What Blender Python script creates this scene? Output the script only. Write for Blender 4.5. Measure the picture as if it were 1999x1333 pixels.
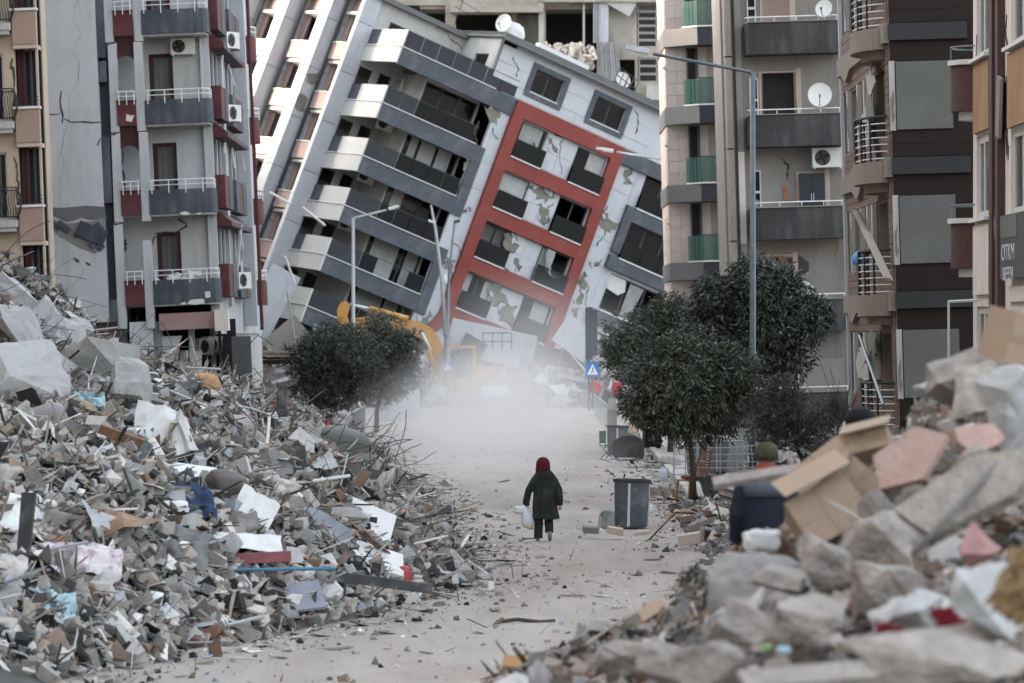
import bpy, bmesh, math, random
import numpy as np
from mathutils import Vector, Matrix, noise
R = math.radians
rnd = random.Random(7)
nrs = np.random.RandomState(5)
for o in list(bpy.data.objects): bpy.data.objects.remove(o)
sc = bpy.context.scene
C = sc.collection

# ---------------------------------------------------------------- camera
FPX = 7496.0; HZ = 642.0
CAMP = Vector((0, 0, 4.1))
cd = bpy.data.cameras.new('camera'); cam = bpy.data.objects.new('camera', cd); C.objects.link(cam)
cam.location = CAMP; cam.rotation_euler = (R(90), 0, 0)
cd.sensor_width = 36; cd.lens = 135; cd.shift_y = -24.5/1999; cd.clip_start = 0.5; cd.clip_end = 3000
cd.dof.use_dof = True; cd.dof.focus_distance = 80; cd.dof.aperture_fstop = 3.0
sc.camera = cam
# ---------------------------------------------------------------- light
SUN_EL, SUN_AZ = 11.0, 12.0           # azimuth: degrees beyond the left-hand side, away from the camera
sd = Vector((-math.cos(R(SUN_AZ))*math.cos(R(SUN_EL)), math.sin(R(SUN_AZ))*math.cos(R(SUN_EL)), math.sin(R(SUN_EL))))
w = bpy.data.worlds.new('World'); sc.world = w; w.use_nodes = True
nt = w.node_tree
sky = nt.nodes.new('ShaderNodeTexSky'); sky.sky_type = 'NISHITA'; sky.sun_disc = False
sky.sun_elevation = R(SUN_EL); sky.sun_rotation = math.atan2(sd.x, sd.y)
sky.air_density = 1.0; sky.dust_density = 5.0; sky.ozone_density = 1.0
bg = nt.nodes['Background']; bg.inputs['Strength'].default_value = 0.15
hsv = nt.nodes.new('ShaderNodeHueSaturation'); hsv.inputs['Saturation'].default_value = .42
nt.links.new(sky.outputs[0], hsv.inputs['Color']); nt.links.new(hsv.outputs[0], bg.inputs[0])
sl = bpy.data.lights.new('sun', 'SUN'); so = bpy.data.objects.new('sun', sl); C.objects.link(so)
sl.energy = 0.6; sl.angle = R(0.5); sl.color = (1.0, 0.72, 0.56)
so.rotation_euler = sd.to_track_quat('Z', 'Y').to_euler(); so.location = (-40, 60, 60)
sc.view_settings.view_transform = 'Standard'; sc.view_settings.look = 'None'
sc.view_settings.exposure = 3.12; sc.view_settings.gamma = 1
sc.render.engine = 'CYCLES'
sc.cycles.use_denoising = True
sc.cycles.max_bounces = 6; sc.cycles.diffuse_bounces = 3; sc.cycles.glossy_bounces = 2
sc.cycles.transparent_max_bounces = 12; sc.cycles.transmission_bounces = 2; sc.cycles.volume_bounces = 1
sc.cycles.volume_step_rate = 2.0; sc.cycles.volume_max_steps = 64

# ---------------------------------------------------------------- helpers
def ray(px, py): return Vector(((px-1000)/FPX, 1, (HZ-py)/FPX))
def W(px, py, D): return CAMP + ray(px, py)*D
def rotm(rx=0, ry=0, rz=0): return (Matrix.Rotation(R(rz), 4, 'Z') @ Matrix.Rotation(R(ry), 4, 'Y') @ Matrix.Rotation(R(rx), 4, 'X'))
def fmF(d): return lambda a, b, c: (a, d-b, c)
def fmL(d): return lambda a, b, c: (d-b, a, c)
def fmR(d): return lambda a, b, c: (d+b, a, c)

class MB:
    def __init__(s): s.v = []; s.f = []
    def add(s, vs, fs):
        n = len(s.v); s.v += [tuple(v) for v in vs]; s.f += [tuple(i+n for i in f) for f in fs]; return s
    def box(s, a0, a1, b0, b1, c0, c1, f=None):
        if f:
            p, q = f(a0, b0, c0), f(a1, b1, c1)
            a0, a1 = sorted((p[0], q[0])); b0, b1 = sorted((p[1], q[1])); c0, c1 = sorted((p[2], q[2]))
        return s.add([(a0,b0,c0),(a1,b0,c0),(a1,b1,c0),(a0,b1,c0),(a0,b0,c1),(a1,b0,c1),(a1,b1,c1),(a0,b1,c1)],
                     [(0,3,2,1),(4,5,6,7),(0,1,5,4),(1,2,6,5),(2,3,7,6),(3,0,4,7)])
    def obox(s, c, size, M=None):
        M = (M or Matrix.Identity(4)).to_3x3(); c = Vector(c); h = Vector(size)/2
        vs = [c + M @ Vector((x*h.x, y*h.y, z*h.z)) for z in (-1, 1) for x, y in ((-1,-1),(1,-1),(1,1),(-1,1))]
        return s.add(vs, [(0,3,2,1),(4,5,6,7),(0,1,5,4),(1,2,6,5),(2,3,7,6),(3,0,4,7)])
    def prism(s, poly, e0, e1, f):
        # poly: list of 2-tuples, f(p, q, e) -> xyz ; extruded from e0 to e1
        n = len(poly); vs = [f(p, q, e0) for p, q in poly] + [f(p, q, e1) for p, q in poly]
        return s.add(vs, [tuple(range(n))[::-1], tuple(range(n, 2*n))] + [(i, (i+1) % n, n+(i+1) % n, n+i) for i in range(n)])
    def tube(s, pts, r, n=6, caps=True, rr=None):
        pts = [Vector(p) for p in pts]; m = len(pts); vs = []
        up = None
        for i, p in enumerate(pts):
            t = (pts[min(i+1, m-1)] - pts[max(i-1, 0)])
            if t.length < 1e-9: t = Vector((0, 0, 1))
            t.normalize()
            if up is None:
                up = t.cross(Vector((0.31, 0.17, 0.93)))
                if up.length < 1e-3: up = t.cross(Vector((1, 0, 0)))
            up = (up - t*up.dot(t))
            if up.length < 1e-6: up = t.cross(Vector((1, 0, 0)))
            up.normalize(); side = t.cross(up)
            ri = (rr[i] if rr else r)
            rx, ry = ri if isinstance(ri, tuple) else (ri, ri)
            for k in range(n):
                a = 2*math.pi*k/n; vs.append(p + up*math.cos(a)*rx + side*math.sin(a)*ry)
        fs = [(i*n+k, i*n+(k+1) % n, (i+1)*n+(k+1) % n, (i+1)*n+k) for i in range(m-1) for k in range(n)]
        if caps: fs += [tuple(range(n))[::-1], tuple(range((m-1)*n, m*n))]
        return s.add(vs, fs)
    def rings(s, rings, n=16, cap=True):
        # rings: (cx, cy, z, rx, ry)
        vs = []
        for cx, cy, z, rx, ry in rings:
            for k in range(n):
                a = 2*math.pi*k/n; vs.append((cx+rx*math.cos(a), cy+ry*math.sin(a), z))
        m = len(rings)
        fs = [(i*n+k, i*n+(k+1) % n, (i+1)*n+(k+1) % n, (i+1)*n+k) for i in range(m-1) for k in range(n)]
        if cap: fs += [tuple(range(n))[::-1], tuple(range((m-1)*n, m*n))]
        return s.add(vs, fs)
    def disc(s, c, r, n, f, b0, b1):
        poly = [(c[0]+r*math.cos(2*math.pi*k/n), c[1]+r*math.sin(2*math.pi*k/n)) for k in range(n)]
        return s.prism(poly, b0, b1, lambda p, q, e: f(p, e, q))
    def xf(s, M):
        s.v = [tuple(M @ Vector(v)) for v in s.v]; return s

OFF = {}
def off(o): return OFF.get(o.name, Vector((0, 0, 0)))
def mesh_of(name, mb, m, smooth=False):
    me = bpy.data.meshes.new(name); me.from_pydata(mb.v, [], mb.f)
    if m: me.materials.append(m)
    if smooth: me.polygons.foreach_set('use_smooth', [True]*len(me.polygons))
    me.update(); return me
def part(name, mb, m, parent=None, smooth=False, label=None, kind=None, base=False):
    mk = getattr(mb, 'marks', [])
    if len(mk) > 1:                       # several separate cracks: an object each
        mk = mk+[(len(mb.v), len(mb.f))]
        for (v0, f0_), (v1, f1_) in zip(mk, mk[1:]):
            q = MB(); q.v = mb.v[v0:v1]; q.f = [tuple(i-v0 for i in f) for f in mb.f[f0_:f1_]]; o = part(name, q, m, parent, smooth)
        return o
    xs = np.array(mb.v); c = Vector(((xs.min(0)+xs.max(0))/2).tolist())
    if base: c.z = float(xs[:, 2].min())
    mb.v = [(v[0]-c.x, v[1]-c.y, v[2]-c.z) for v in mb.v]
    o = bpy.data.objects.new(name, mesh_of(name, mb, m, smooth)); C.objects.link(o)
    if parent: o.parent = parent; o.location = c - off(parent)
    else: o.location = c
    OFF[o.name] = c
    if label: o['label'] = label
    if kind: o['kind'] = kind
    return o
def inst(name, me, M, parent):
    o = bpy.data.objects.new(name, me); C.objects.link(o); o.parent = parent
    M = M.copy(); M.translation = M.translation - off(parent); o.matrix_local = M
    return o
def tag(o, label, cat, group=None):
    o['label'] = label; o['category'] = cat
    if group: o['group'] = group
    return o
def thing(name, label, cat, M=None, group=None):
    o = bpy.data.objects.new(name, None); o.empty_display_size = .2; C.objects.link(o)
    if M is not None: o.matrix_world = M
    OFF[o.name] = Vector((0, 0, 0))
    return tag(o, label, cat, group)
def solo(name, mb, m, label, cat, group=None, smooth=False, kind=None):
    o = part(name, mb, m, None, smooth, base=True)
    if kind: o['kind'] = kind
    else: tag(o, label, cat, group)
    return o
KIDS = {}
def copy_tree(o, parent=None):
    c = o.copy(); C.objects.link(c)
    if parent: c.parent = parent
    for k in [x for x in bpy.data.objects if x.parent == o]: copy_tree(k, c)
    return c
def struct(o): o['kind'] = 'structure'; return o
class Fr:
    def __init__(s, M): s.M = M; s.I = M.inverted(); s.o = s.I @ CAMP; s.R = s.I.to_3x3()
    def y(s, px, py, yl):
        d = s.R @ ray(px, py); return s.o + d*((yl-s.o.y)/d.y)
    def x(s, px, py, xl):
        d = s.R @ ray(px, py); return s.o + d*((xl-s.o.x)/d.x)
    def F(s, pts, yl=0): return [(q.x, q.z) for q in (s.y(px, py, yl) for px, py in pts)]

# ---------------------------------------------------------------- materials
def mat(name, col, rough=.8, var=.12, scale=3.0, bump=.15, bscale=40, metal=0, rand=0, dirt=None, dscale=1.5, damt=.5, spec=.3, hue=0, attr=False, streak=0):
    m = bpy.data.materials.new(name); m.use_nodes = True; t = m.node_tree; N = t.nodes; L = t.links
    b = N['Principled BSDF']; b.inputs['Roughness'].default_value = rough; b.inputs['Metallic'].default_value = metal
    b.inputs['Specular IOR Level'].default_value = spec
    tc = N.new('ShaderNodeTexCoord'); co = tc.outputs['Object']
    if rand:
        oi = N.new('ShaderNodeObjectInfo'); ad = N.new('ShaderNodeVectorMath'); ad.operation = 'MULTIPLY_ADD'
        L.new(oi.outputs['Random'], ad.inputs[0]); ad.inputs[1].default_value = (37, 51, 23); L.new(co, ad.inputs[2]); co = ad.outputs[0]
    nz = N.new('ShaderNodeTexNoise'); nz.inputs['Scale'].default_value = scale; nz.inputs['Detail'].default_value = 6; nz.inputs['Roughness'].default_value = .62
    L.new(co, nz.inputs['Vector'])
    if attr:
        at = N.new('ShaderNodeAttribute'); at.attribute_name = 'tint'; base = at.outputs['Color']
    else:
        rg = N.new('ShaderNodeRGB'); rg.outputs[0].default_value = (*col, 1); base = rg.outputs[0]
    mr = N.new('ShaderNodeMapRange'); mr.inputs[1].default_value = .25; mr.inputs[2].default_value = .75
    mr.inputs[3].default_value = 1-var*1.6; mr.inputs[4].default_value = 1+var
    L.new(nz.outputs['Fac'], mr.inputs[0])
    hs = N.new('ShaderNodeHueSaturation'); L.new(base, hs.inputs['Color']); L.new(mr.outputs[0], hs.inputs['Value'])
    if rand:
        mr2 = N.new('ShaderNodeMapRange'); mr2.inputs[3].default_value = 1-rand; mr2.inputs[4].default_value = 1+rand*.7
        L.new(oi.outputs['Random'], mr2.inputs[0]); mm = N.new('ShaderNodeMath'); mm.operation = 'MULTIPLY'
        L.new(mr.outputs[0], mm.inputs[0]); L.new(mr2.outputs[0], mm.inputs[1]); L.new(mm.outputs[0], hs.inputs['Value'])
        if hue:
            mr3 = N.new('ShaderNodeMapRange'); mr3.inputs[3].default_value = .5-hue; mr3.inputs[4].default_value = .5+hue
            fr = N.new('ShaderNodeMath'); fr.operation = 'FRACT'; m7 = N.new('ShaderNodeMath'); m7.operation = 'MULTIPLY'; m7.inputs[1].default_value = 7.3
            L.new(oi.outputs['Random'], m7.inputs[0]); L.new(m7.outputs[0], fr.inputs[0]); L.new(fr.outputs[0], mr3.inputs[0]); L.new(mr3.outputs[0], hs.inputs['Hue'])
    out = hs.outputs[0]
    if dirt:
        n2 = N.new('ShaderNodeTexNoise'); n2.inputs['Scale'].default_value = dscale; n2.inputs['Detail'].default_value = 8; n2.inputs['Roughness'].default_value = .7
        if streak:
            mp = N.new('ShaderNodeMapping'); mp.inputs['Scale'].default_value = (1, 1, streak); L.new(co, mp.inputs[0]); L.new(mp.outputs[0], n2.inputs['Vector'])
        else: L.new(co, n2.inputs['Vector'])
        cr = N.new('ShaderNodeMapRange'); cr.inputs[1].default_value = .5; cr.inputs[2].default_value = .68; cr.inputs[4].default_value = damt
        L.new(n2.outputs['Fac'], cr.inputs[0])
        mx = N.new('ShaderNodeMixRGB'); L.new(cr.outputs[0], mx.inputs[0]); L.new(out, mx.inputs[1]); mx.inputs[2].default_value = (*dirt, 1); out = mx.outputs[0]
    L.new(out, b.inputs['Base Color'])
    if bump:
        n3 = N.new('ShaderNodeTexNoise'); n3.inputs['Scale'].default_value = bscale; n3.inputs['Detail'].default_value = 4; L.new(co, n3.inputs['Vector'])
        bp = N.new('ShaderNodeBump'); bp.inputs['Strength'].default_value = bump; bp.inputs['Distance'].default_value = .03
        L.new(n3.outputs['Fac'], bp.inputs['Height']); L.new(bp.outputs[0], b.inputs['Normal'])
    return m
def glass(name, col, a, rough=.08):
    m = bpy.data.materials.new(name); m.use_nodes = True; t = m.node_tree; b = t.nodes['Principled BSDF']
    b.inputs['Base Color'].default_value = (*col, 1); b.inputs['Roughness'].default_value = rough
    tr = t.nodes.new('ShaderNodeBsdfTransparent'); mx = t.nodes.new('ShaderNodeMixShader'); mx.inputs[0].default_value = a
    t.links.new(tr.outputs[0], mx.inputs[1]); t.links.new(b.outputs[0], mx.inputs[2]); t.links.new(mx.outputs[0], t.nodes['Material Output'].inputs[0]); return m
DUST = (.40, .37, .34)
M_ = dict(
    clad=mat('pale_cladding', (.45, .465, .495), .6, .08, .8, .04, dirt=(.27,.27,.275), dscale=.7, damt=.6, streak=.25),
    cladw=mat('warm_white_render', (.42, .41, .395), .8, .08, 1, .08, dirt=(.26,.24,.22), dscale=.9, damt=.6, streak=.3),
    red=mat('brick_red_cladding', (.20, .040, .031), .6, .10, .7, .05, dirt=(.24,.07,.06), dscale=.8, damt=.5),
    grey=mat('slate_grey_cladding', (.070, .079, .094), .6, .10, .8, .05, dirt=(.2,.2,.21), dscale=.8, damt=.3),
    white=mat('white_metal_trim', (.62,.62,.62), .5, .04, 3, 0),
    parap=mat('white_parapet', (.56, .55, .52), .7, .06, 1.2, .05, dirt=(.45,.42,.38), dscale=.9, damt=.35, streak=.3),
    peach=mat('peach_render', (.42, .30, .26), .8, .08, 1, .08),
    cream=mat('cream_render', (.62, .56, .50), .85, .08, .8, .1, dirt=(.40,.34,.29), dscale=.6, damt=.5, streak=.3),
    black=mat('black_glass', (.009,.010,.011), .45, .1, 2, 0, spec=.15),
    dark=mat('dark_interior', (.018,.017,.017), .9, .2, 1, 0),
    darkframe=mat('anthracite_frame', (.05, .052, .058), .5, .1, 4, 0),
    olive=mat('exposed_insulation', (.19, .185, .15), .95, .22, 2.5, .5, 12),
    crack=mat('crack_shadow_filler', (.07, .065, .06), .95, .2, 4, .3),
    curtain=mat('curtain_fabric', (.34,.34,.335), .9, .12, 2, .1, rand=.15),
    roof=mat('grey_roof_trim', (.125,.13,.132), .7, .12, 1, .1),
    plaster=mat('dirty_white_plaster', (.44, .445, .455), .9, .07, .6, .12, dirt=(.27,.265,.265), dscale=.6, damt=.8, streak=.2),
    slate=mat('slate_paint', (.048, .056, .070), .7, .10, .9, .06, dirt=(.15,.155,.17), dscale=1.0, damt=.6, streak=.3),
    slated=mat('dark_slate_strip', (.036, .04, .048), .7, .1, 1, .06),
    burg=mat('burgundy_paint', (.080, .022, .025), .7, .14, 1.2, .06, dirt=(.17,.06,.06), dscale=1, damt=.4),
    burgd=mat('dark_burgundy_paint', (.045, .013, .014), .7, .14, 1.2, .06),
    conc=mat('raw_concrete', (.20, .19, .185), .95, .14, 2, .5, 14, dirt=(.18,.17,.16), dscale=2, damt=.5),
    pinkw=mat('pink_plaster', (.30, .19, .18), .9, .12, 1, .1, dirt=(.3,.22,.2), dscale=1.5, damt=.6),
    beige=mat('beige_render', (.44, .35, .27), .85, .08, 1, .1, dirt=(.26,.19,.15), dscale=1, damt=.6, streak=.2),
    peachp=mat('peach_panel', (.33, .235, .185), .85, .1, 1.5, .1, dirt=(.28,.18,.14), dscale=2.5, damt=.5, streak=.4),
    iron=mat('wrought_iron', (.025, .025, .026), .6, .2, 5, 0),
    wrail=mat('white_painted_rail', (.70, .70, .70), .5, .08, 6, 0),
    acw=mat('ac_casing', (.60, .59, .56), .5, .06, 4, 0, dirt=(.4,.37,.32), dscale=3, damt=.4),
    acd=mat('ac_fan_dark', (.05, .05, .05), .6, .1, 4, 0),
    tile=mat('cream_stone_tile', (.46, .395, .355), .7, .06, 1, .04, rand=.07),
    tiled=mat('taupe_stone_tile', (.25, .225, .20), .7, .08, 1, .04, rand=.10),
    bandg=mat('grey_stone_band', (.12, .12, .123), .6, .1, 1, .05, rand=.1),
    bandn=mat('navy_shaded_band', (.028, .031, .038), .5, .1, 1, .05, rand=.1),
    gglass=glass('green_glass', (.05, .12, .10), .55, .12),
    pane=glass('window_glass', (.02, .022, .025), .30, .04),
    beigeD=mat('grey_beige_render', (.255, .235, .215), .9, .07, .5, .12, dirt=(.17,.15,.135), dscale=.6, damt=.75, streak=.22),
    peachw=mat('bare_inner_plaster', (.50, .40, .34), .9, .1, 1, .12, dirt=(.34,.24,.2), dscale=1.2, damt=.5),
    balcD=mat('dark_grey_balcony', (.040, .040, .040), .85, .12, .8, .12, dirt=(.10,.098,.095), dscale=1.0, damt=.7, streak=.25),
    panelE=mat('grey_panel', (.115, .115, .11), .75, .05, .6, .03, dirt=(.17,.17,.17), dscale=.8, damt=.4),
    brownE=mat('dark_brown_wall', (.016, .0085, .0075), .75, .12, 1, .05),
    bandE=mat('charcoal_band', (.034, .034, .035), .8, .08, 1, .05),
    wavE=mat('taupe_render', (.225, .190, .160), .85, .08, 1, .08),
    plank=mat('rosewood_cladding_board', (.17, .108, .085), .75, .12, 3, .08, rand=.15),
    orange=mat('ochre_render', (.29, .17, .09), .85, .07, 1, .08, dirt=(.5,.3,.17), dscale=1, damt=.4, streak=.3),
    burgt=mat('burgundy_mosaic', (.075, .036, .034), .6, .25, 18, .4, 60),
    pvc=mat('white_plastic_frame', (.52,.52,.51), .4, .05, 5, 0, dirt=(.5,.47,.43), dscale=3, damt=.3),
    pole=mat('galvanised_steel', (.13, .155, .17), .5, .2, 3, .05, metal=.4, dirt=(.14,.16,.18), dscale=4, damt=.6),
    polew=mat('pale_steel', (.33, .34, .35), .5, .12, 3, .05, metal=.3),
    lampw=mat('lamp_housing', (.55, .56, .56), .5, .08, 5, 0),
    yellow=mat('excavator_yellow', (.50, .25, .06), .5, .12, 2, .05, dirt=(.4,.28,.16), dscale=2, damt=.5),
    blue=mat('sign_blue', (.03, .14, .38), .5, .06, 3, 0),
    signw=mat('sign_white', (.75, .75, .76), .5, .03, 3, 0),
    bark=mat('dusty_bark', (.075, .06, .052), .95, .25, 6, .5, 30),
)
def vcol(me, cols):
    a = me.attributes.new('tint', 'FLOAT_COLOR', 'FACE'); a.data.foreach_set('color', np.asarray(cols, dtype=np.float32).ravel())
def cyc(mb, path, r, n=5): mb.tube(path, r, n)

def wall(f, a0, a1, c0, c1, th, holes, mb=None):
    """a wall sheet of thickness th (behind the face) with real openings"""
    mb = mb or MB()
    xs = sorted(set([a0, a1] + [min(max(h[i], a0), a1) for h in holes for i in (0, 1)]))
    zs = sorted(set([c0, c1] + [min(max(h[i], c0), c1) for h in holes for i in (2, 3)]))
    for i in range(len(xs)-1):
        run = None
        for j in range(len(zs)-1):
            cx, cz = (xs[i]+xs[i+1])/2, (zs[j]+zs[j+1])/2
            hole = any(h[0] < cx < h[1] and h[2] < cz < h[3] for h in holes)
            if not hole:
                if run is None: run = zs[j]
            if (hole or j == len(zs)-2) and run is not None:
                top = zs[j] if hole else zs[j+1]
                mb.box(xs[i], xs[i+1], -th, 0, run, top, f); run = None
    return mb
CUR_D = .12
def window(root, f, a0, a1, c0, c1, fm=None, n=2, fw=.06, inset=.12, pane=True, trans=False, curtain=None, name='window', label=None):
    fm = fm or M_['darkframe']; mb = MB(); b1 = -inset; b0 = b1-.06
    mb.box(a0, a1, b0, b1, c0, c0+fw, f); mb.box(a0, a1, b0, b1, c1-fw, c1, f)
    mb.box(a0, a0+fw, b0, b1, c0+fw, c1-fw, f); mb.box(a1-fw, a1, b0, b1, c0+fw, c1-fw, f)
    for k in range(1, n):
        a = a0+(a1-a0)*k/n; mb.box(a-fw/2, a+fw/2, b0, b1-.004, c0+fw, c1-fw, f)
    if trans: mb.box(a0+fw, a1-fw, b0+.002, b1-.006, c0+(c1-c0)*.68, c0+(c1-c0)*.68+fw*.8, f)
    wo = part(name, mb, fm, root, label=label)
    if pane:
        for k in range(n):
            a = a0+(a1-a0)*k/n; e = a0+(a1-a0)*(k+1)/n
            part('pane', MB().box(a+fw/2, e-fw/2, b0+.02, b0+.03, c0+fw/2, c1-fw/2, f), M_['pane'], wo)
    if curtain:
        for ca, cb in curtain: drape(wo, f, ca, cb, c0+.05, c1-.05, inset+CUR_D)
    return wo
def drape(root, f, a0, a1, c0, c1, depth, m=None, name='curtain', amp=.03, taper=0):
    mb = MB(); n = max(6, int((a1-a0)/.05)); vs = []
    for j, c in enumerate((c1, (c0+c1)/2, c0)):
        for i in range(n+1):
            a = a0+(a1-a0)*i/n; a += (a0-a)*taper*j/2
            vs.append(f(a, -depth+amp*math.sin(i*1.9)+amp*.5*math.sin(i*.77), c))
    fs = [(j*(n+1)+i, j*(n+1)+i+1, (j+1)*(n+1)+i+1, (j+1)*(n+1)+i) for j in range(2) for i in range(n)]
    mb.add(vs, fs); return part(name, mb, m or M_['curtain'], root, smooth=True)
def blob(poly, jit=.06, sub=3, seed=0):
    r = random.Random(seed+len(poly)); out = []
    for i, (x, z) in enumerate(poly):
        x2, z2 = poly[(i+1) % len(poly)]
        L = math.hypot(x2-x, z2-z)
        for k in range(sub):
            t = k/sub; out.append((x+(x2-x)*t+r.uniform(-1, 1)*jit*min(1, L), z+(z2-z)*t+r.uniform(-1, 1)*jit*min(1, L)))
    return out
def earclip(poly):
    bm = bmesh.new(); vs = [bm.verts.new((p[0], p[1], 0)) for p in poly]; fc = bm.faces.new(vs)
    res = bmesh.ops.triangulate(bm, faces=[fc]); bm.verts.index_update()
    idx = {v: i for i, v in enumerate(vs)}; tr = [tuple(idx[v] for v in t.verts) for t in bm.faces]; bm.free(); return tr
def patch(mb, poly, f, b0, b1):
    """irregular flat plate lying on a wall"""
    n = len(poly); vs = [f(p, b0, q) for p, q in poly]+[f(p, b1, q) for p, q in poly]
    tr = earclip(poly); mb.add(vs, [(a+n, b+n, c+n) for a, b, c in tr] + [(i, (i+1) % n, n+(i+1) % n, n+i) for i in range(n)]); return mb
def crack(mb, pts, f, w=.02, b=.006, sub=4, seed=0):
    r = random.Random(seed); path = []; mb.marks = getattr(mb, 'marks', []) + [(len(mb.v), len(mb.f))]
    for i in range(len(pts)-1):
        (x, z), (x2, z2) = pts[i], pts[i+1]; L = math.hypot(x2-x, z2-z)
        for k in range(sub): t = k/sub; path.append((x+(x2-x)*t+r.uniform(-.08, .08)*L, z+(z2-z)*t+r.uniform(-.08, .08)*L))
    path.append(pts[-1])
    for i in range(len(path)-1):
        (x, z), (x2, z2) = path[i], path[i+1]; L = math.hypot(x2-x, z2-z) or 1e-3; ww = w*r.uniform(.4, 1.6)
        nx, nz = -(z2-z)/L*ww/2, (x2-x)/L*ww/2
        q = [(x+nx, z+nz), (x-nx, z-nz), (x2-nx, z2-nz), (x2+nx, z2+nz)]
        mb.prism(q, 0, b, lambda p, qq, e: f(p, e, qq))
    return mb
AC_N = 0
def ac_unit(M, label, w=.8, h=.58, d=.3, group=None):
    """outdoor unit; local -y is the front, origin at centre bottom"""
    t = thing('air_conditioner', label, 'air conditioner', M, group)
    ident = fmF(0)
    mb = MB().box(-w/2, w/2, -d/2, d/2, .04, h)
    part('casing', mb, M_['acw'], t)
    g = MB(); cx, cz, rr = -w*.16, h*.53, h*.38
    g.disc((cx, cz), rr, 20, lambda a, b, c: (a, -d/2-b, c), .001, .008)
    go = part('fan_grille', g, M_['acd'], t)
    h2 = MB()
    for k in range(4):
        a = k*math.pi/2+.4; h2.obox((cx+math.cos(a)*rr*.5, -d/2-.014, cz+math.sin(a)*rr*.5), (rr*.8, .008, rr*.28), rotm(0, -math.degrees(a), 0))
    part('fan_blade', h2, M_['dark'], go)
    b = MB(); b.box(-w/2+.05, -w/2+.09, -d/2, d/2+.1, 0, .038); b.box(w/2-.09, w/2-.05, -d/2, d/2+.1, 0, .038); part('bracket', b, M_['white'], t)
    return t
def dish(M, r, label, group=None):
    """satellite dish; opens towards local -y, origin at mast foot"""
    t = thing('satellite_dish', label, 'satellite dish', M, group)
    mb = MB(); n = 28; vs = [(0, .10, 0)]; rings_ = 4
    for j in range(1, rings_+1):
        q = j/rings_
        for k in range(n):
            a = 2*math.pi*k/n; vs.append((r*q*math.cos(a)*.93, .10-.16*r*q*q*1.4, r*q*math.sin(a)))
    fs = [(0, 1+k, 1+(k+1) % n) for k in range(n)]
    for j in range(rings_-1): fs += [(1+j*n+k, 1+(j+1)*n+k, 1+(j+1)*n+(k+1) % n, 1+j*n+(k+1) % n) for k in range(n)]
    T = Matrix.Translation((0, 0, r*1.25)) @ rotm(-18, 0, 0)
    mb.add([tuple(T @ Vector(v)) for v in vs], fs); part('reflector', mb, M_['acw'], t, smooth=True)
    part('feed_arm', MB().tube([(0, .05, r*.35), (0, -r*.55, r*.45), (0, -r*.95, r*1.1)], .014, 5), M_['darkframe'], t)
    part('receiver', MB().obox((0, -r*.95, r*1.12), (.05, .10, .06), rotm(30)), M_['darkframe'], t)
    part('mast', MB().tube([(0, .12, 0), (0, .12, r*1.2)], .02, 6).tube([(-.2, .12, .1), (.2, .12, .1)], .012, 4), M_['white'], t)
    return t
def TR(v, *a): return Matrix.Translation(v) @ rotm(*a)
CUR_D = -.035
# ================================================================ the leaning block
Mt = Matrix.Translation(W(860, 610, 222)) @ rotm(0, 20) @ rotm(-5.5) @ rotm(0, 0, 28)
T = Fr(Mt)
tb = thing('leaning_apartment_block', 'pale panelled apartment block leaning over at the end of the street, with red frame', 'apartment building', Mt)
f0 = fmF(0); r5 = random.Random(5)
SILL = [0.62, 3.78, 6.88, 10.02]
XE = 17.0; ZB, ZT = -6.5, 16.15
# facade walls (thin sheets with real openings)
holes = []
for s in SILL: holes += [(.68, 2.62, s+.02, s+2.2), (4.78, 6.86, s+.02, s+2.2)]
part('wall', wall(f0, -1.15, 9.12, ZB, ZT, .25, holes + [(.45, 2.45, 13.95, 15.35), (4.82, 6.95, 13.95, 15.4), (1.2, 5.2, ZB, -1.2)]), M_['clad'], tb)
hr = [(9.75, XE-.5, s+.05, s+2.25) for s in (3.85, 7.1, 10.25)] + [(9.75, XE-.5, .3, 2.6), (9.4, XE-.5, -5, -.5)]
part('wall', wall(f0, 9.13, XE, ZB, ZT+.15, .25, hr), M_['clad'], tb)
# body behind, floors, side and back walls, roof
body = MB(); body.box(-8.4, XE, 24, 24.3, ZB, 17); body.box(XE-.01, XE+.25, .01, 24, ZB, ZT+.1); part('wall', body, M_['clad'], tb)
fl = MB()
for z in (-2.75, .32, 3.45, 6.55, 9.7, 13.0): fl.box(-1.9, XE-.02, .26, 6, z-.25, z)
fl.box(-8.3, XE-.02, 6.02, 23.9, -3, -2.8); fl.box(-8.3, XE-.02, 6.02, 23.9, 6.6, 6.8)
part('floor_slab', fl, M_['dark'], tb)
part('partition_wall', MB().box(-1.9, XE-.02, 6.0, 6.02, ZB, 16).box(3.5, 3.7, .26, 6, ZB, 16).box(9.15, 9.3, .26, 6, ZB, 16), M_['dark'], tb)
rf = MB(); rf.box(-2.45, XE+.3, -.35, 24.3, 16.32, 16.5); rf.box(-2.45, XE+.3, -.42, -.3, 16.12, 16.5); rf.box(-2.45, -2.2, -.3, 6, 16.2, 16.48); rf.box(-9.3, -2.4, 4.3, 24.3, 16.0, 16.3)
part('roof', rf, M_['roof'], tb)
gt = part('gutter', MB().tube([(-2.4, -.5, 16.1), (XE, -.5, 16.12)], .09, 8), M_['roof'], tb)
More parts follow.
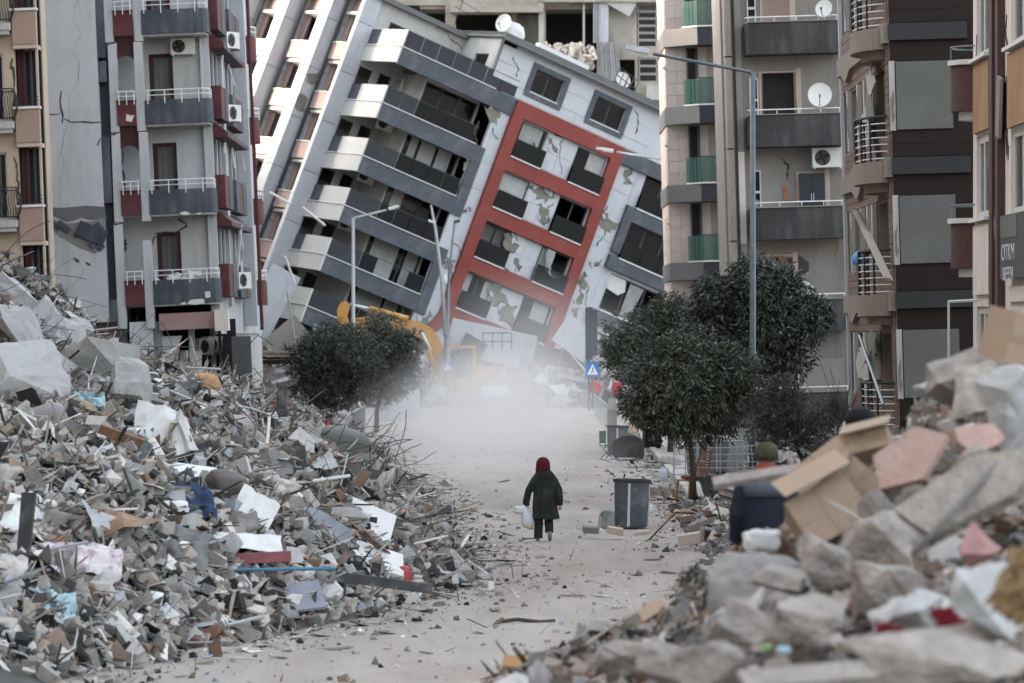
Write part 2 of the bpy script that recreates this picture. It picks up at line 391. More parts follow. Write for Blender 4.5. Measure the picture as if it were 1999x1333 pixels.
# upper grey framed windows
for a0, a1, c0, c1 in ((.45, 2.45, 13.95, 15.35), (4.82, 6.95, 13.95, 15.4)):
    m = MB(); e = .3
    m.box(a0-e, a1+e, .0, .1, c1, c1+e, f0); m.box(a0-e, a1+e, 0, .1, c0-e, c0, f0); m.box(a0-e, a0, 0, .1, c0, c1, f0); m.box(a1, a1+e, 0, .1, c0, c1, f0)
    part('window_surround', m, M_['grey'], tb)
    window(tb, f0, a0, a1, c0, c1, n=2, fw=.07)
    part('sill', MB().box(a0, a1, -.1, .12, c0-.03, c0+.03, f0), M_['white'], tb)
# red frame: two uprights and five beams, all pieces proud of the wall
RX0, RX1 = -.12, 7.66
for a0, a1 in ((RX0, .62), (6.92, RX1)): part('red_upright', MB().box(a0, a1, 0, .32, 0.0, 13.2, f0), M_['red'], tb)
for c0, c1 in ((-.45, .6), (2.86, 3.76), (5.98, 6.86), (9.12, 10.0), (12.3, 13.205)):
    part('red_beam', MB().box(.622, 6.918, 0, .318, c0, c1, f0), M_['red'], tb)
part('red_foot', MB().prism([(RX0, 0), (.62, 0), (.62, -.45), (-.6, -1.9), (-.95, -1.9)], 0, .3, lambda p, q, e: f0(p, e, q)), M_['red'], tb)
part('red_foot', MB().prism([(6.92, 0), (RX1, 0), (RX1, .0), (RX1-.1, -.65), (6.3, -.9), (5.2, -.8), (3.9, -.46), (6.92, -.45)], 0, .3, lambda p, q, e: f0(p, e, q)), M_['red'], tb)
# windows, black parapets inside the red frame
k = 0
for s in SILL:
    for a0, a1 in ((.68, 2.62), (4.78, 6.86)):
        cur = [[(.75, 1.2), (2.1, 2.55)], [(5.6, 6.7)], [(.75, 1.6)], [(4.9, 5.5)], [(.8, 2.5)], [(5.3, 6.3)], [(.9, 2.3)], [(5.7, 6.8)]][k]
        window(tb, f0, a0, a1, s+.02, s+2.2, n=2, fw=.08, curtain=cur if k not in (2, 5) else None, pane=(k not in (1, 3, 5)))
        part('balustrade_panel', MB().box(a0-.04, a1+.12, .335, .375, s+.03, s+1.05, f0), M_['black'], tb)
        part('sill', MB().box(a0-.05, a1+.1, .322, .40, s-.07, s+.0, f0), M_['white'], tb)
        k += 1
# striped roller blinds seen in two windows
def blind(root, f, a0, a1, c0, c1, dep, n):
    for i in range(n):
        c = c0+(c1-c0)*i/n; part('blind_slat', MB().box(a0, a1, -dep-.02, -dep, c, c+(c1-c0)/n*.62, f), M_['parap'], root)
blind(tb, f0, .78, 1.6, SILL[1]+1.1, SILL[1]+2.1, .3, 8); blind(tb, f0, 1.7, 2.5, SILL[1]+1.1, SILL[1]+2.1, .3, 8)
# torn curtain blown out of the window
mb = MB(); vs = []; P = [(5.05, 2.1, 5.6), (5.0, 1.7, 5.65), (5.2, 1.2, 5.6), (5.45, .7, 5.95), (5.9, .62, 6.35)]
for j, (a, c, b) in enumerate(P):
    for i in range(6): t = i/5; vs.append(f0(a+(b-a)*t, .36+.08*math.sin(i*2+j), SILL[1]+c+.12*t*(j > 2)))
mb.add(vs, [(j*6+i, j*6+i+1, (j+1)*6+i+1, (j+1)*6+i) for j in range(4) for i in range(5)]); part('torn_curtain', mb, M_['curtain'], tb, smooth=True)
# grey bands and frames left of the red frame
part('grey_band', MB().box(-8.15, RX0-.002, 0, .16, 12.2, 13.22, f0), M_['grey'], tb)
BT = [9.8, 6.55, 3.52, .48, -2.62]
for i, z in enumerate(BT):
    xe = -1.5 if i < 1 else -.95
    part('grey_band', MB().box(-8.15, -.95 if i in (0, 2) else -1.62, 0, .14, z-.98, z-.0, f0), M_['grey'], tb)
# frames' right uprights: 9.8 down to 5.55 and 3.5 down to -.55
part('grey_upright', MB().box(-1.6, -.952, 0, .138, 5.57, 8.815, f0), M_['grey'], tb)
part('grey_upright', MB().box(-1.6, -.952, 0, .138, -.5, 2.535, f0), M_['grey'], tb)
part('wall', wall(f0, -1.6, -1.152, ZB, 8.8, .2, []), M_['clad'], tb)
# floors, parapets, glass on the loggias
YR = 4.7
lv = [13.22] + BT
for i, z in enumerate(lv):
    part('balcony_slab', MB().box(-8.1, -1.65 if i else -2.25, .002, YR, z-.2, z-.01), M_['cladw'], tb)
    part('balcony_side', MB().box(-8.25, -8.11, -.13, YR, z-.95, z-.01), M_['parap'], tb)       # lower white fascia
    part('ledge', MB().box(-8.32, -8.08, -.2, YR, z, z+.05).box(-8.07, -1.7, -.2, -.1, z, z+.05), M_['white'], tb)
    part('parapet', MB().box(-8.2, -8.12, -.05, YR-1.4, z+.06, z+1.05), M_['parap'], tb)
    part('parapet', MB().box(-8.2, -8.12, YR-1.38, YR, z+.06, z+1.02), M_['grey'], tb)
    xr = -2.0 if i else .0
    n = 6 if i else 7; X0 = -8.1; X1 = -1.75 if i else -.3
    for k in range(n):
        if i == 4 and k in (3, 4): continue
        a = X0+(X1-X0)*k/n; b = X0+(X1-X0)*(k+1)/n
        part('glass_panel', MB().box(a+.02, b-.02, -.03, 0, z+.06, z+1.0), M_['black'] if (k >= 2 and i) else M_['bandn'], tb)
    part('handrail', MB().box(X0, X1, -.05, -.02, z+1.005, z+1.04), M_['darkframe'], tb)
    part('ceiling_lamp', MB().tube([(-6.2, 2.4, z-.21), (-6.2, 2.4, z-.27)], .12, 10), M_['white'], tb)
# recessed wall of the loggias and terrace: fills x -8.4..-2.2 at depth 4.7
f5 = fmF(YR)
h5 = [(-7.2, -5.1, 13.3, 15.1)] + [(-8.05, -7.15, z+.2, z+2.2) for z in BT] + [(-6.7, -5.9, z+.06, z+2.3) for z in BT]
part('wall', wall(f5, -8.38, -2.2, ZB, 16.0, .2, h5), M_['cladw'], tb)
window(tb, f5, -7.2, -5.1, 13.3, 15.1, n=2)
part('terrace_wall', wall(fmL(-2.2), .25, YR, 13.3, 16.2, .2, [(1.2, 2.9, 13.3, 15.2)]), M_['cladw'], tb)
window(tb, fmL(-2.2), 1.2, 2.9, 13.35, 15.2, n=1)
for i, z in enumerate(BT):
    window(tb, f5, -8.05, -7.15, z+.2, z+2.2, n=1); window(tb, f5, -6.7, -5.9, z+.06, z+2.3, n=1)
    # living-room box with the wide window
    fw = fmF(1.2)
    part('room_wall', wall(fw, -5.45, -1.63, z+.02, z+2.75, .2, [(-5.35, -1.75, z+.15, z+2.42)]), M_['cladw'], tb)
    part('room_wall', MB().box(-5.45, -5.3, 1.41, YR-.01, z+.02, z+2.75), M_['cladw'], tb)
    part('room_back', MB().box(-5.28, -1.63, 3.4, 3.45, z+.02, z+2.75), M_['dark'], tb)
    cur = [[], [(-5.0, -4.5), (-4.3, -3.3), (-3.1, -2.2)], [(-4.9, -4.2)], [(-5.0, -3.3), (-2.7, -1.9)], [(-4.9, -3.2), (-3.0, -2.1)]][i]
    window(tb, fw, -5.35, -1.75, z+.15, z+2.42, n=3, fw=.08, inset=.06, curtain=cur)
blind(tb, fmF(1.2), -5.2, -4.2, 3.52+1.3, 3.52+2.3, .2, 7)
# swagged curtain
mb = MB()
for q in range(7):
    rr = .12+q*.09; mb.tube([(-3.6+rr*math.cos(a)*1.2, 1.35, 3.52+2.3+rr*math.sin(a)*1.3) for a in [math.pi+math.pi*k/10 for k in range(11)]], .03, 4)
part('swag_curtain', mb, M_['curtain'], tb)
# broad vertical piers of the left wing and its zigzag side
xw = -8.4
part('wall', wall(fmL(xw), 4.72, 24, ZB, 17.2, .2, [(a, b, z+.1, z+1.9) for (a, b) in ((5.3, 7.3), (9.9, 13.2), (16.0, 19.3)) for z in (-2.5, .6, 3.7, 6.8, 9.9, 13.0)]), M_['peach'], tb)
for y0, y1, x0 in ((4.55, 4.75, -9.25), (7.8, 9.1, -9.75), (13.9, 15.2, -9.75), (20.0, 21.3, -9.75)):
    z = -7.2; kk = 0
    while z < 17.3:
        h = 3.08; part('cladding_panel', MB().box(x0, xw-.004 if y0 > 5 else -8.2, y0, y1, z, z+h-.035), M_['clad'], tb); z += h
    part('pier_core', MB().box(x0+.03, xw-.002, y0+.04, y1-.04, -7.2, 17.2), M_['grey'], tb)
part('lit_edge_strip', MB().box(-9.34, -9.26, 4.42, 4.8, -7, 17.2), M_['white'], tb)  # white strip paints the sunlit edge of the corner pier
for ya, yb in ((5.3, 7.3), (9.9, 13.2), (16.0, 19.3)):
    for z in (-2.5, .6, 3.7, 6.8, 9.9, 13.0):
        if ya > 14 and z < 3: continue
        fs = fmL(xw)
        window(tb, fs, ya, yb, z+.1, z+1.9, n=2, fw=.08, inset=.1, pane=r5.random() > .3)
        part('parapet', MB().box(ya-.3, yb+.3, .002, .5, z-.95, z+.05, fs), M_['peach'], tb)
        part('ledge', MB().box(ya-.34, yb+.34, .002, .56, z+.052, z+.12, fs), M_['parap'], tb)
        part('lintel', MB().box(ya-.3, yb+.3, .002, .35, z+1.92, z+2.1, fs), M_['parap'], tb)
    part('downpipe', MB().tube([(xw-.5, yb+.35, -6), (xw-.5, yb+.35, 17)], .12, 6), M_['darkframe'], tb)
# right-hand grey frames
for a in (('grey_upright', 9.12, 9.68, 6.5, 10.15), ): part(a[0], MB().box(a[1], a[2], 0, .3, a[3]+.8, a[4]-.8, f0), M_['grey'], tb)
for c0, c1 in ((9.35, 10.2), (6.3, 7.1), (12.3, 13.2), (3.0, 3.75), (-.3, .3)):
    part('grey_band', MB().box(9.12 if c0 < 12 else 7.663, XE, 0, .3, c0, c1, f0), M_['grey'], tb)
for i, s in enumerate((3.85, 7.1, 10.25, .3)):
    window(tb, f0, 9.75, XE-.5, s+.05, s+2.25, n=5, fw=.09, inset=.2, pane=i != 0)
    part('sill', MB().box(9.7, XE-.3, .302, .36, s-.08, s, f0), M_['white'], tb)
    if i:
        for k in range(5):
            a = 9.7+k*1.36; part('glass_panel', MB().box(a+.02, a+1.34, .33, .37, s+.02, s+1.0, f0), M_['black'], tb)
for p in [[(9.8, 2.2), (10.9, 2.2), (11.1, 1.55), (10.7, 1.2), (9.8, 1.35)]]:
    part('fallen_blind', patch(MB(), [(a, 3.85+c) for a, c in p], f0, -.1, -.06), M_['parap'], tb)
drape(tb, f0, 11.3, 12.3, 3.95, 6.0, .15, taper=.3)
# cladding panels on the pale strips: left of the red frame, between its windows, right of it
def panels(x0, x1, z0, z1, nx, hz, f=f0, skip=(), t=.02):
    nz_ = max(1, round((z1-z0)/hz)); n = 0
    for j in range(nz_):
        for i in range(nx):
            n += 1
            if n in skip: continue
            a = x0+(x1-x0)*i/nx; b = x0+(x1-x0)*(i+1)/nx; c = z0+(z1-z0)*j/nz_; d = z0+(z1-z0)*(j+1)/nz_
            tt = t+r5.uniform(0, .015)
            part('cladding_panel', MB().box(a+.012, b-.012, .003, tt, c+.014, d-.014, f), M_['clad'], tb)
panels(-.92, -.16, -2, 12.15, 1, 1.57)
for s in SILL: panels(2.7, 4.7, s+.05, s+2.2, 2, 1.1)
panels(7.7, 9.08, -1.2, 12.2, 1, 1.5)
panels(-1.1, 8.9, 13.3, 13.85, 4, .55); panels(2.8, 4.5, 13.9, 15.9, 1, 1.0); panels(7.3, 9.3, 13.9, 15.9, 1, 1.0); panels(-2.1, .1, 13.9, 15.9, 1, 1.0)
# exposed insulation where render has fallen, with peeling flakes and cracks
def damage(pxs, seed, yl=0, flakes=2, b=.042):
    poly = blob(T.F(pxs, yl), .26, 4, seed); f = fmF(yl)
    cx = sum(p[0] for p in poly)/len(poly); cz = sum(p[1] for p in poly)/len(poly); poly = [(cx+(p[0]-cx)*.86, cz+(p[1]-cz)*.86) for p in poly]
    o = part('damage_patch', patch(MB(), poly, f, b-.003, b+.004), M_['olive'], tb)
    cx = sum(p[0] for p in poly)/len(poly); cz = sum(p[1] for p in poly)/len(poly); r = random.Random(seed)
    k_ = random.Random(seed).randrange(len(poly)//2); m = MB(); crack(m, poly[k_:k_+len(poly)//3], f, .05, b+.008, 2, seed); part('crack', m, M_['crack'], tb)
    for i in range(1):
        p = r.choice(poly); s = r.uniform(.10, .2); pl = [(p[0]+s*math.cos(t+r.random())*r.uniform(.6, 1.2), p[1]+s*math.sin(t)*r.uniform(.7, 1.3)) for t in (0, 1.3, 2.5, 3.8, 5)]
        part('render_flake', patch(MB(), pl, f, b+.01, b+.05), M_['clad'], tb)
for i, pl in enumerate([
    [(942,208),(960,205),(978,222),(972,243),(952,232)], [(905,318),(912,300),(920,328),(908,342)], [(888,398),(912,408),(920,402),(902,424)],
    [(862,505),(884,500),(888,530),(868,528)], [(850,600),(838,640),(812,650),(818,625)], [(1068,262),(1082,272),(1088,300),(1072,285)],
    [(1030,358),(1062,372),(1092,380),(1070,398),(1040,385)], [(1050,395),(1066,405),(1075,432),(1060,438),(1052,415)],
    [(988,450),(1012,478),(1008,498),(988,485)], [(1008,500),(1018,520),(1012,532)], [(950,560),(978,560),(995,590),(972,598),(952,580)],
    [(972,600),(1008,600),(1000,640),(978,625)], [(1168,430),(1176,405),(1206,440),(1190,458),(1172,445)], [(1130,540),(1142,522),(1145,560),(1132,572)],
    [(1148,508),(1180,505),(1165,520),(1150,518)], [(1118,600),(1135,595),(1128,650),(1105,660),(1110,620)], [(1215,340),(1232,322),(1228,350),(1238,362),(1220,368)],
    [(1098,680),(1130,660),(1140,690),(1118,696)], [(1128,545),(1140,538),(1138,590),(1128,600)]]): damage(pl, i+20)
for i, pl in enumerate([[(598,160),(600,145),(625,138),(622,158),(608,165)], [(575,205),(588,182),(600,190),(595,220),(580,215)]]):
    o = [(q.x, q.z) for q in (T.y(px, py, 7.8) for px, py in pl)]
    part('damage_patch', patch(MB(), blob(o, .12, 3, i), fmF(7.8), .01, .02), M_['olive'], tb)
cr = MB(); crack(cr, T.F([(848,48),(870,57),(880,78),(897,86),(902,98)], YR), fmF(YR), .06, .012, 4, 3)
crack(cr, T.F([(963,250),(962,262),(972,270)]), f0, .04, .045); crack(cr, T.F([(918,300),(935,312),(925,325),(910,330)]), f0, .05, .045)
crack(cr, T.F([(1095,275),(1092,300),(1096,340)]), f0, .04, .045, 4, 2); crack(cr, T.F([(1080,262),(1105,268)]), f0, .05, .045); crack(cr, T.F([(880,470),(895,480),(900,500)]), f0, .04, .045)
part('crack', cr, M_['crack'], tb)
for i, pl in enumerate([[(1012,432),(1004,452),(1010,470)], [(1080,398),(1066,408),(1072,430)], [(985,520),(1000,540),(996,560)], [(1186,400),(1176,425),(1182,452),(1165,480)], [(1150,560),(1142,590),(1150,620)],
     [(935,235),(925,260),(935,285)], [(900,350),(892,375),(905,395)], [(860,545),(875,560),(868,590)], [(1040,280),(1050,310),(1046,330)], [(1120,480),(1128,505),(1118,530)], [(1000,110),(1012,135),(1008,150)], [(1240,215),(1248,240),(1240,262)]]):
    part('crack', crack(MB(), T.F(pl), f0, .05+.01*(i % 3), .046, 4, i+60), M_['crack'], tb)
# slanting pole braces below the balconies on the left
for a, b in (((527,375),(568,398)), ((592,405),(635,440)), ((557,500),(575,552))):
    part('metal_strut', MB().tube([T.y(*a, -.3), T.y(*b, -.1)], .07, 6), M_['white'], tb)
# AC units on the loggia walls
for (px, py), lab in zip(((750, 246), (713, 348), (676, 441)), ('beige air conditioner on the leaning block, highest of its column', 'beige air conditioner on the leaning block, middle of its column', 'beige air conditioner on the leaning block, lowest of its column')):
    q = T.y(px, py, 3.0); ac_unit(Mt @ Matrix.Translation((q.x, 2.9, q.z-.3)) @ rotm(0, 0, -20), lab, 1.0, .72, .35)
# shop floor wreckage at the foot: crushed panels (parts of this block)
for i, (px, py, w_, h_, rx, ry, m) in enumerate([(690,680,5,1.6,20,14,'clad'),(560,662,2.4,1.6,40,-40,'beigeD'),(500,640,1.8,7.4,8,28,'clad'),(548,668,3.4,1.4,30,4,'beigeD'),(630,690,4,1,10,-20,'conc'),(910,700,1.4,2.6,0,30,'darkframe'),
        (960,672,5,2.0,10,12,'clad'),(1010,700,3,1.2,30,-25,'conc'),(1125,660,2.2,1.8,0,35,'clad'),(1100,700,3,1,20,10,'conc'),(780,690,4,2.6,10,20,'dark'),(1180,700,5,1.2,20,8,'grey')]):
    Mx = Matrix.Translation(W(px, py, 216+(i % 4))) @ rotm(rx*.4, ry, 10); part('fallen_panel', MB().obox((0,0,0), (w_, .22, h_), None).xf(Mt.inverted() @ Mx), M_[m], tb)
# dishes and tank on its roof
for (px, py), rr, ry, lab in (((985, 72), .55, -30, 'white satellite dish on the roof edge of the leaning block near its white water tank'), ((1222, 172), .5, 25, 'white satellite dish at the low right end of the leaning roof')):
    q = T.y(px, py, .6); d_ = dish(Matrix.Translation(Mt @ Vector((q.x, .8, 16.5))) @ rotm(0, 0, ry), rr, lab)
q = T.y(940, 55, 1.2)
tk = solo('water_tank', MB().rings([(0,0,0,.75,.45),(0,0,.5,.8,.5),(0,0,.9,.55,.35)], 4).xf(TR(Mt @ Vector((-1.4, .8, 16.5)), 0, 22, 30)), M_['white'], 'white box water tank tipped on the leaning roof', 'water tank')
mb = MB().obox((0,0,0), (3.6, .5, .25)); mb.xf(Mt @ Matrix.Translation((2.0, .5, 16.75)))
solo('metal_duct', mb, M_['white'], 'long white metal duct lying along the leaning roof', 'duct')
mb = MB()
for k in range(5): mb.tube([(k*.5-1, 0, 0), (k*.5-1, 0, 1.0)], .03, 4)
for z in (.1, .5, 1.0): mb.tube([(-1, 0, z), (1, 0, z)], .03, 4)
mb.xf(Mt @ Matrix.Translation((6.6, .6, 16.5)) @ rotm(0, 5, 20)); solo('metal_rack', mb, M_['iron'], 'rusty dark metal rack standing on the leaning roof', 'metal rack')
mb = MB().tube([(0,0,0),(0,0,2.0)], .03, 4).tube([(-.6,0,1.8),(1.3,0,1.6)], .02, 4).tube([(-.4,0,1.3),(.6,0,1.2)], .02, 4).xf(Mt @ Matrix.Translation((-3.2, 4.9, 16.3)))
solo('tv_antenna', mb, M_['iron'], 'thin television antenna above the leaning roof beside the white tank', 'antenna')

# ================================================================ wrecked cream building behind
M_['creamb'] = mat('stained_cream_render', (.34, .31, .265), .9, .15, .6, .2, dirt=(.16,.14,.12), dscale=.5, damt=.7, streak=.4)
DB = 262
Bk = Fr(Matrix.Translation(W(1085, 642, DB))); bk = thing('wrecked_cream_building', 'cream apartment building behind the leaning block with its front rooms torn open', 'apartment building', Bk.M)
def BP(px, py): q = Bk.y(px, py, 0); return q.x, q.z
sx = DB/FPX
def bx(px): return (px-1085)*sx
def bz(py): return (642-py)*sx
hb = [(bx(700), bx(770), bz(95), bz(-10)), (bx(790), bx(870), bz(60), bz(10)), (bx(890), bx(975), bz(95), bz(28)), (bx(978), bx(1052), bz(95), bz(22)), (bx(1066), bx(1166), bz(95), bz(10)), (bx(1100), bx(1236), bz(215), bz(118)), (bx(1192), bx(1240), bz(190), bz(116)),
      (bx(1244), bx(1283), bz(92), bz(8)), (bx(1246), bx(1284), bz(160), bz(112))]
part('wall', wall(fmF(0), bx(660), bx(1330), -3, bz(-60), .3, [(a, b, min(c, d), max(c, d)) for a, b, c, d in hb]), M_['creamb'], bk)
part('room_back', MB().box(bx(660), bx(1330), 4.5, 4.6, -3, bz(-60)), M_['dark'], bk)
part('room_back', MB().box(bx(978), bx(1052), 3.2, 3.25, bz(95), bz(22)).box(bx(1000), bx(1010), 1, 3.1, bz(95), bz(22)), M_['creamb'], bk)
for z in (bz(100), bz(8), bz(220)): part('floor_slab', MB().box(bx(820), bx(1330), .3, 4.4, z-.3, z), M_['creamb'], bk)
part('broken_slab', MB().box(bx(880), bx(1060), -1.1, -.02, bz(26), bz(14)).box(bx(1060), bx(1300), -.9, -.02, bz(6), bz(-4)), M_['creamb'], bk)
part('pillar', MB().box(bx(1052), bx(1062), -.5, -.01, bz(100), bz(8)).box(bx(1138), bx(1142), -.5, -.1, bz(100), bz(2)), M_['cladw'], bk)
part('pillar', MB().box(bx(1168), bx(1188), -.6, -.05, bz(85), bz(0)), M_['clad'], bk)
drape(bk, fmF(0), bx(1165), bx(1205), bz(160), bz(84), -.8, taper=-.2, amp=.1); drape(bk, fmF(0), bx(1158), bx(1172), bz(85), bz(5), -.65, amp=.08)
drape(bk, fmF(0), bx(1172), bx(1178), bz(150), bz(90), -.9, m=M_['cladw'], amp=.1)
for i in range(6): window(bk, fmF(0), bx(1246), bx(1282), bz(92)+i*(bz(8)-bz(92))/6+.02, bz(92)+(i+1)*(bz(8)-bz(92))/6-.02, M_['cladw'], n=1, fw=.05, inset=.05)
for i in range(3): window(bk, fmF(0), bx(1248), bx(1283), bz(160)+i*.55+.02, bz(160)+i*.55+.53, M_['cladw'], n=1, fw=.05, inset=.05)
part('fallen_panel', MB().obox((bx(1212), -.7, bz(8)), (1.9, .1, 1.0), rotm(0, 30)), M_['cladw'], bk)
part('service_box', MB().box(bx(1262), bx(1290), -.8, -.02, bz(196), bz(168)), M_['cladw'], bk)
rr = random.Random(3)
mb = MB()
for i in range(90):
    px = rr.uniform(1065, 1160); py = 108+rr.uniform(-22, 18)+abs(px-1110)*.1
    mb.obox((bx(px), -rr.uniform(.1, 1.4), bz(py)), (rr.uniform(.15, .7), rr.uniform(.1, .5), rr.uniform(.05, .3)), rotm(rr.uniform(0, 180), rr.uniform(0, 180), rr.uniform(0, 180)))
part('rubble_heap', mb, M_['cream'], bk, kind='stuff')
mb = MB()
for i in range(14):
    px = rr.uniform(1100, 1165); z = bz(rr.uniform(115, 165)); mb.obox((bx(px), -rr.uniform(.1, .7), z), (rr.uniform(.2, .5), .1, rr.uniform(.4, 1.2)), rotm(0, rr.uniform(-30, 30), 0))
part('torn_cloth', mb, M_['olive'], bk)
CUR_D = .12
# ================================================================ left: white and slate block with burgundy boxes
MA = Matrix.Translation(W(250, 642, 127)) @ rotm(0, -2.6)
A = Fr(MA); ab = thing('slate_balcony_block', 'white apartment block with slate grey balconies and burgundy boxes, cracked and leaning a little', 'apartment building', MA)
ZG = -4.6; ZTA = 13.0
# blank gable wall on the left (thin render panels with a fallen strip)
part('gable_wall', wall(f0, -2.62, -.6, .26, ZTA, .3, []), M_['plaster'], ab)
part('gable_wall', MB().box(-2.62, -2.35, .31, 22, -3, ZTA), M_['plaster'], ab)
P = lambda pts: T_A(pts)
def T_A(pts, y=0): return A.F(pts, y)
m = MB(); patch(m, blob(T_A([(88,404),(205,403),(208,424),(180,428),(160,424),(130,432),(106,418),(92,420)]), .05, 3, 2), f0, .004, .05); part('broken_band', m, M_['bandg'], ab)
m = MB(); patch(m, blob(T_A([(92,424),(130,434),(180,432),(207,428),(208,455),(196,482),(188,494),(150,478),(120,462),(100,446)]), .07, 4, 3), f0, .004, .03); part('exposed_concrete', m, M_['conc'], ab)
m = MB()
for i in range(16):
    px, py = r5.uniform(110, 205), r5.uniform(440, 485)
    if py > 430+(px-88)*.55: continue
    q = A.y(px, py, 0); m.obox((q.x, -.05, q.z), (r5.uniform(.1, .5), .06, r5.uniform(.08, .3)), rotm(r5.uniform(-30, 30), r5.uniform(0, 180), 0))
part('broken_plaster', m, M_['slate'], ab)
part('hanging_slab', MB().obox((A.y(180, 455, 0).x, -.12, A.y(180, 455, 0).z), (1.0, .1, .5), rotm(10, 25, 5)), M_['slate'], ab)
m = MB(); crack(m, T_A([(75,223),(117,222)]), f0, .03, .006); crack(m, T_A([(117,180),(122,240)]), f0, .045, .008); crack(m, T_A([(122,235),(198,238)]), f0, .04, .006); crack(m, T_A([(190,285),(195,272),(210,271)]), f0, .03, .006)
crack(m, T_A([(144,503),(155,512)]), f0, .07, .006); crack(m, T_A([(168,512),(177,518)]), f0, .06, .006); crack(m, T_A([(155,0),(150,120),(125,300),(118,390)]), f0, .008, .004, 6, 9)
part('crack', m, M_['crack'], ab)
# dark slate strips between gable and piers
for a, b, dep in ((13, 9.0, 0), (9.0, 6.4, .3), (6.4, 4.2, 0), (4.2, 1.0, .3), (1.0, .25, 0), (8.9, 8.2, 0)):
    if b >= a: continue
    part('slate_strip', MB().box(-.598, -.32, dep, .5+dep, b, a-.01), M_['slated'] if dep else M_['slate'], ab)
# piers, dropped and cracked at each floor
ztop = [1.56+2.98*k for k in range(5)]
for k, zt in enumerate(ztop):
    for x0, x1 in ((-.31, -.03), (.62, .90)):
        if x0 > 0 and k == 0:
            part('pier', MB().box(x0, x1, -.02, .3, -.02, 2.9), M_['plaster'], ab); continue
        zz = zt-1.55 if k == 0 else zt-1.0; part('pier', MB().box(x0, x1, -.02, .3, zz, zt+1.95 if k < 4 else ZTA).xf(rotm(0, r5.uniform(-.5, .5) if k else 0)), M_['plaster'], ab)
    part('crack', crack(MB(), [(-.31, zt+1.9), (0, zt+1.95)], fmF(-.02), .05, .012, 3, k), M_['crack'], ab)
    # burgundy box
    bxp = part('burgundy_parapet', MB().box(-.025, .615, -.06, .08, zt-.8, zt), M_['burg'], ab)
    part('coping', MB().box(-.05, .64, -.1, .12, zt, zt+.03), M_['burgd'], ab)
    # box railing
    def rail(a0, a1, z, d=-.1, n=3, curve=0, h=.32):
        mb = MB(); pts = [(a0, d, z+h), (a1-curve, d, z+h)]
        if curve: pts += [(a1-curve*.3, d+curve*.3, z+h), (a1, d+curve, z+h), (a1, d+1.2, z+h)]
        mb.tube(pts, .018, 5); mb.tube([(x, y, zz-h*.5) for x, y, zz in pts], .014, 5)
        for i in range(n+1): x = a0+.06+(a1-curve-a0-.1)*i/n; mb.tube([(x, d, z+h), (x, d, z-.12)], .016, 5)
        if curve: mb.tube([(a1, d+curve, z+h), (a1, d+curve, z-.1)], .016, 5); mb.tube([(a1, d+1.0, z+h), (a1, d+1.0, z-.1)], .016, 5)
        return mb
    part('railing', rail(0, .6, zt, n=2), M_['wrail'], ab)
    # slate balcony with rounded corner
    plan = [(.905, 1.2), (.905, -.05), (2.75, -.05), (2.95, .02), (3.06, .16), (3.08, .35), (3.08, 1.2)]
    part('balcony_parapet', MB().prism(plan, zt-.80, zt, lambda p, q, e: (p, q, e)), M_['slate'], ab)
    part('balcony_soffit', MB().prism([(.905,1.25),(.905,.02),(2.75,.02),(2.95,.1),(3.02,.3),(3.02,1.25)], zt-.86, zt-.802, lambda p, q, e: (p, q, e)), M_['plaster'], ab)
    part('railing', rail(.95, 3.04, zt, n=3, curve=.3), M_['wrail'], ab)
    # recessed wall, door
    fr = fmF(1.3)
    part('wall', wall(fr, -.3, 2.95, zt-.85, zt+2.12, .2, [(.97, 1.77, zt-.75, zt+1.62)] if k != 5 else []), M_['cladw'] if k in (0, 2) else M_['plaster'], ab)
    window(ab, fr, .97, 1.77, zt-.75, zt+1.62, M_['burgd'], n=1, fw=.12, inset=.04, curtain=[(1.1, 1.65)], name='door')
    # arch of the narrow box bay
    if k in (1, 2, 3):
        a0, a1 = -.02, .61; mb = MB(); zc = zt+1.3; n = 10
        arc = [(a0+(a1-a0)*(1-math.cos(math.pi*i/n))/2, zc+.22*math.sin(math.pi*i/n)) for i in range(n+1)]
        for i in range(n):
            (x0, z0), (x1, z1) = arc[i], arc[i+1]
            mb.prism([(x0, z0), (x1, z1), (x1, zt+2.17), (x0, zt+2.17)], .12, .2, lambda p, q, e: (p, e, q))
        part('arch_header', mb, M_['burgd'], ab)
part('body', MB().box(-2.3, 2.9, 5.5, 23, -3.2, ZTA), M_['plaster'], ab)
part('room_back', MB().box(-.3, 2.9, 4.0, 4.1, -4.5, ZTA), M_['dark'], ab)
m = MB(); crack(m, A.F([(350,425),(365,440),(352,450),(305,458),(290,490)], 1.3), fmF(1.3), .05, .01, 4, 4); crack(m, A.F([(238,290),(240,340),(245,370)], 1.3), fmF(1.3), .05, .01, 4, 5)
crack(m, A.F([(232,440),(242,470),(238,520)], 1.3), fmF(1.3), .16, .012, 5, 6); crack(m, A.F([(280,500),(305,452)], 1.3), fmF(1.3), .05, .012, 3, 7)
part('crack', m, M_['crack'], ab)
for i, pl in enumerate([[(372,586),(398,583),(400,592),(380,595),(366,592)], [(400,570),(410,568),(412,580),(402,582)], [(352,592),(362,589),(364,594),(354,595)], [(352,415),(362,412),(372,416),(366,420),(354,419)], [(384,416),(392,414),(394,418),(386,419)], [(248,222),(256,226),(262,224),(258,238),(246,236)]]):
    part('chipped_paint', patch(MB(), blob(T_A(pl, -.06), .04, 3, i), fmF(-.06), .004, .012), M_['parap'], ab)
# torn door awning rubble on the lowest balcony
m = MB()
for i in range(14): m.obox((r5.uniform(1, 2.4), r5.uniform(.1, .8), 1.56+r5.uniform(-.1, .2)), (r5.uniform(.1, .5), .1, r5.uniform(.05, .25)), rotm(0, r5.uniform(-40, 40), r5.uniform(0, 90)))
part('balcony_rubble', m, M_['parap'], ab, kind='stuff')
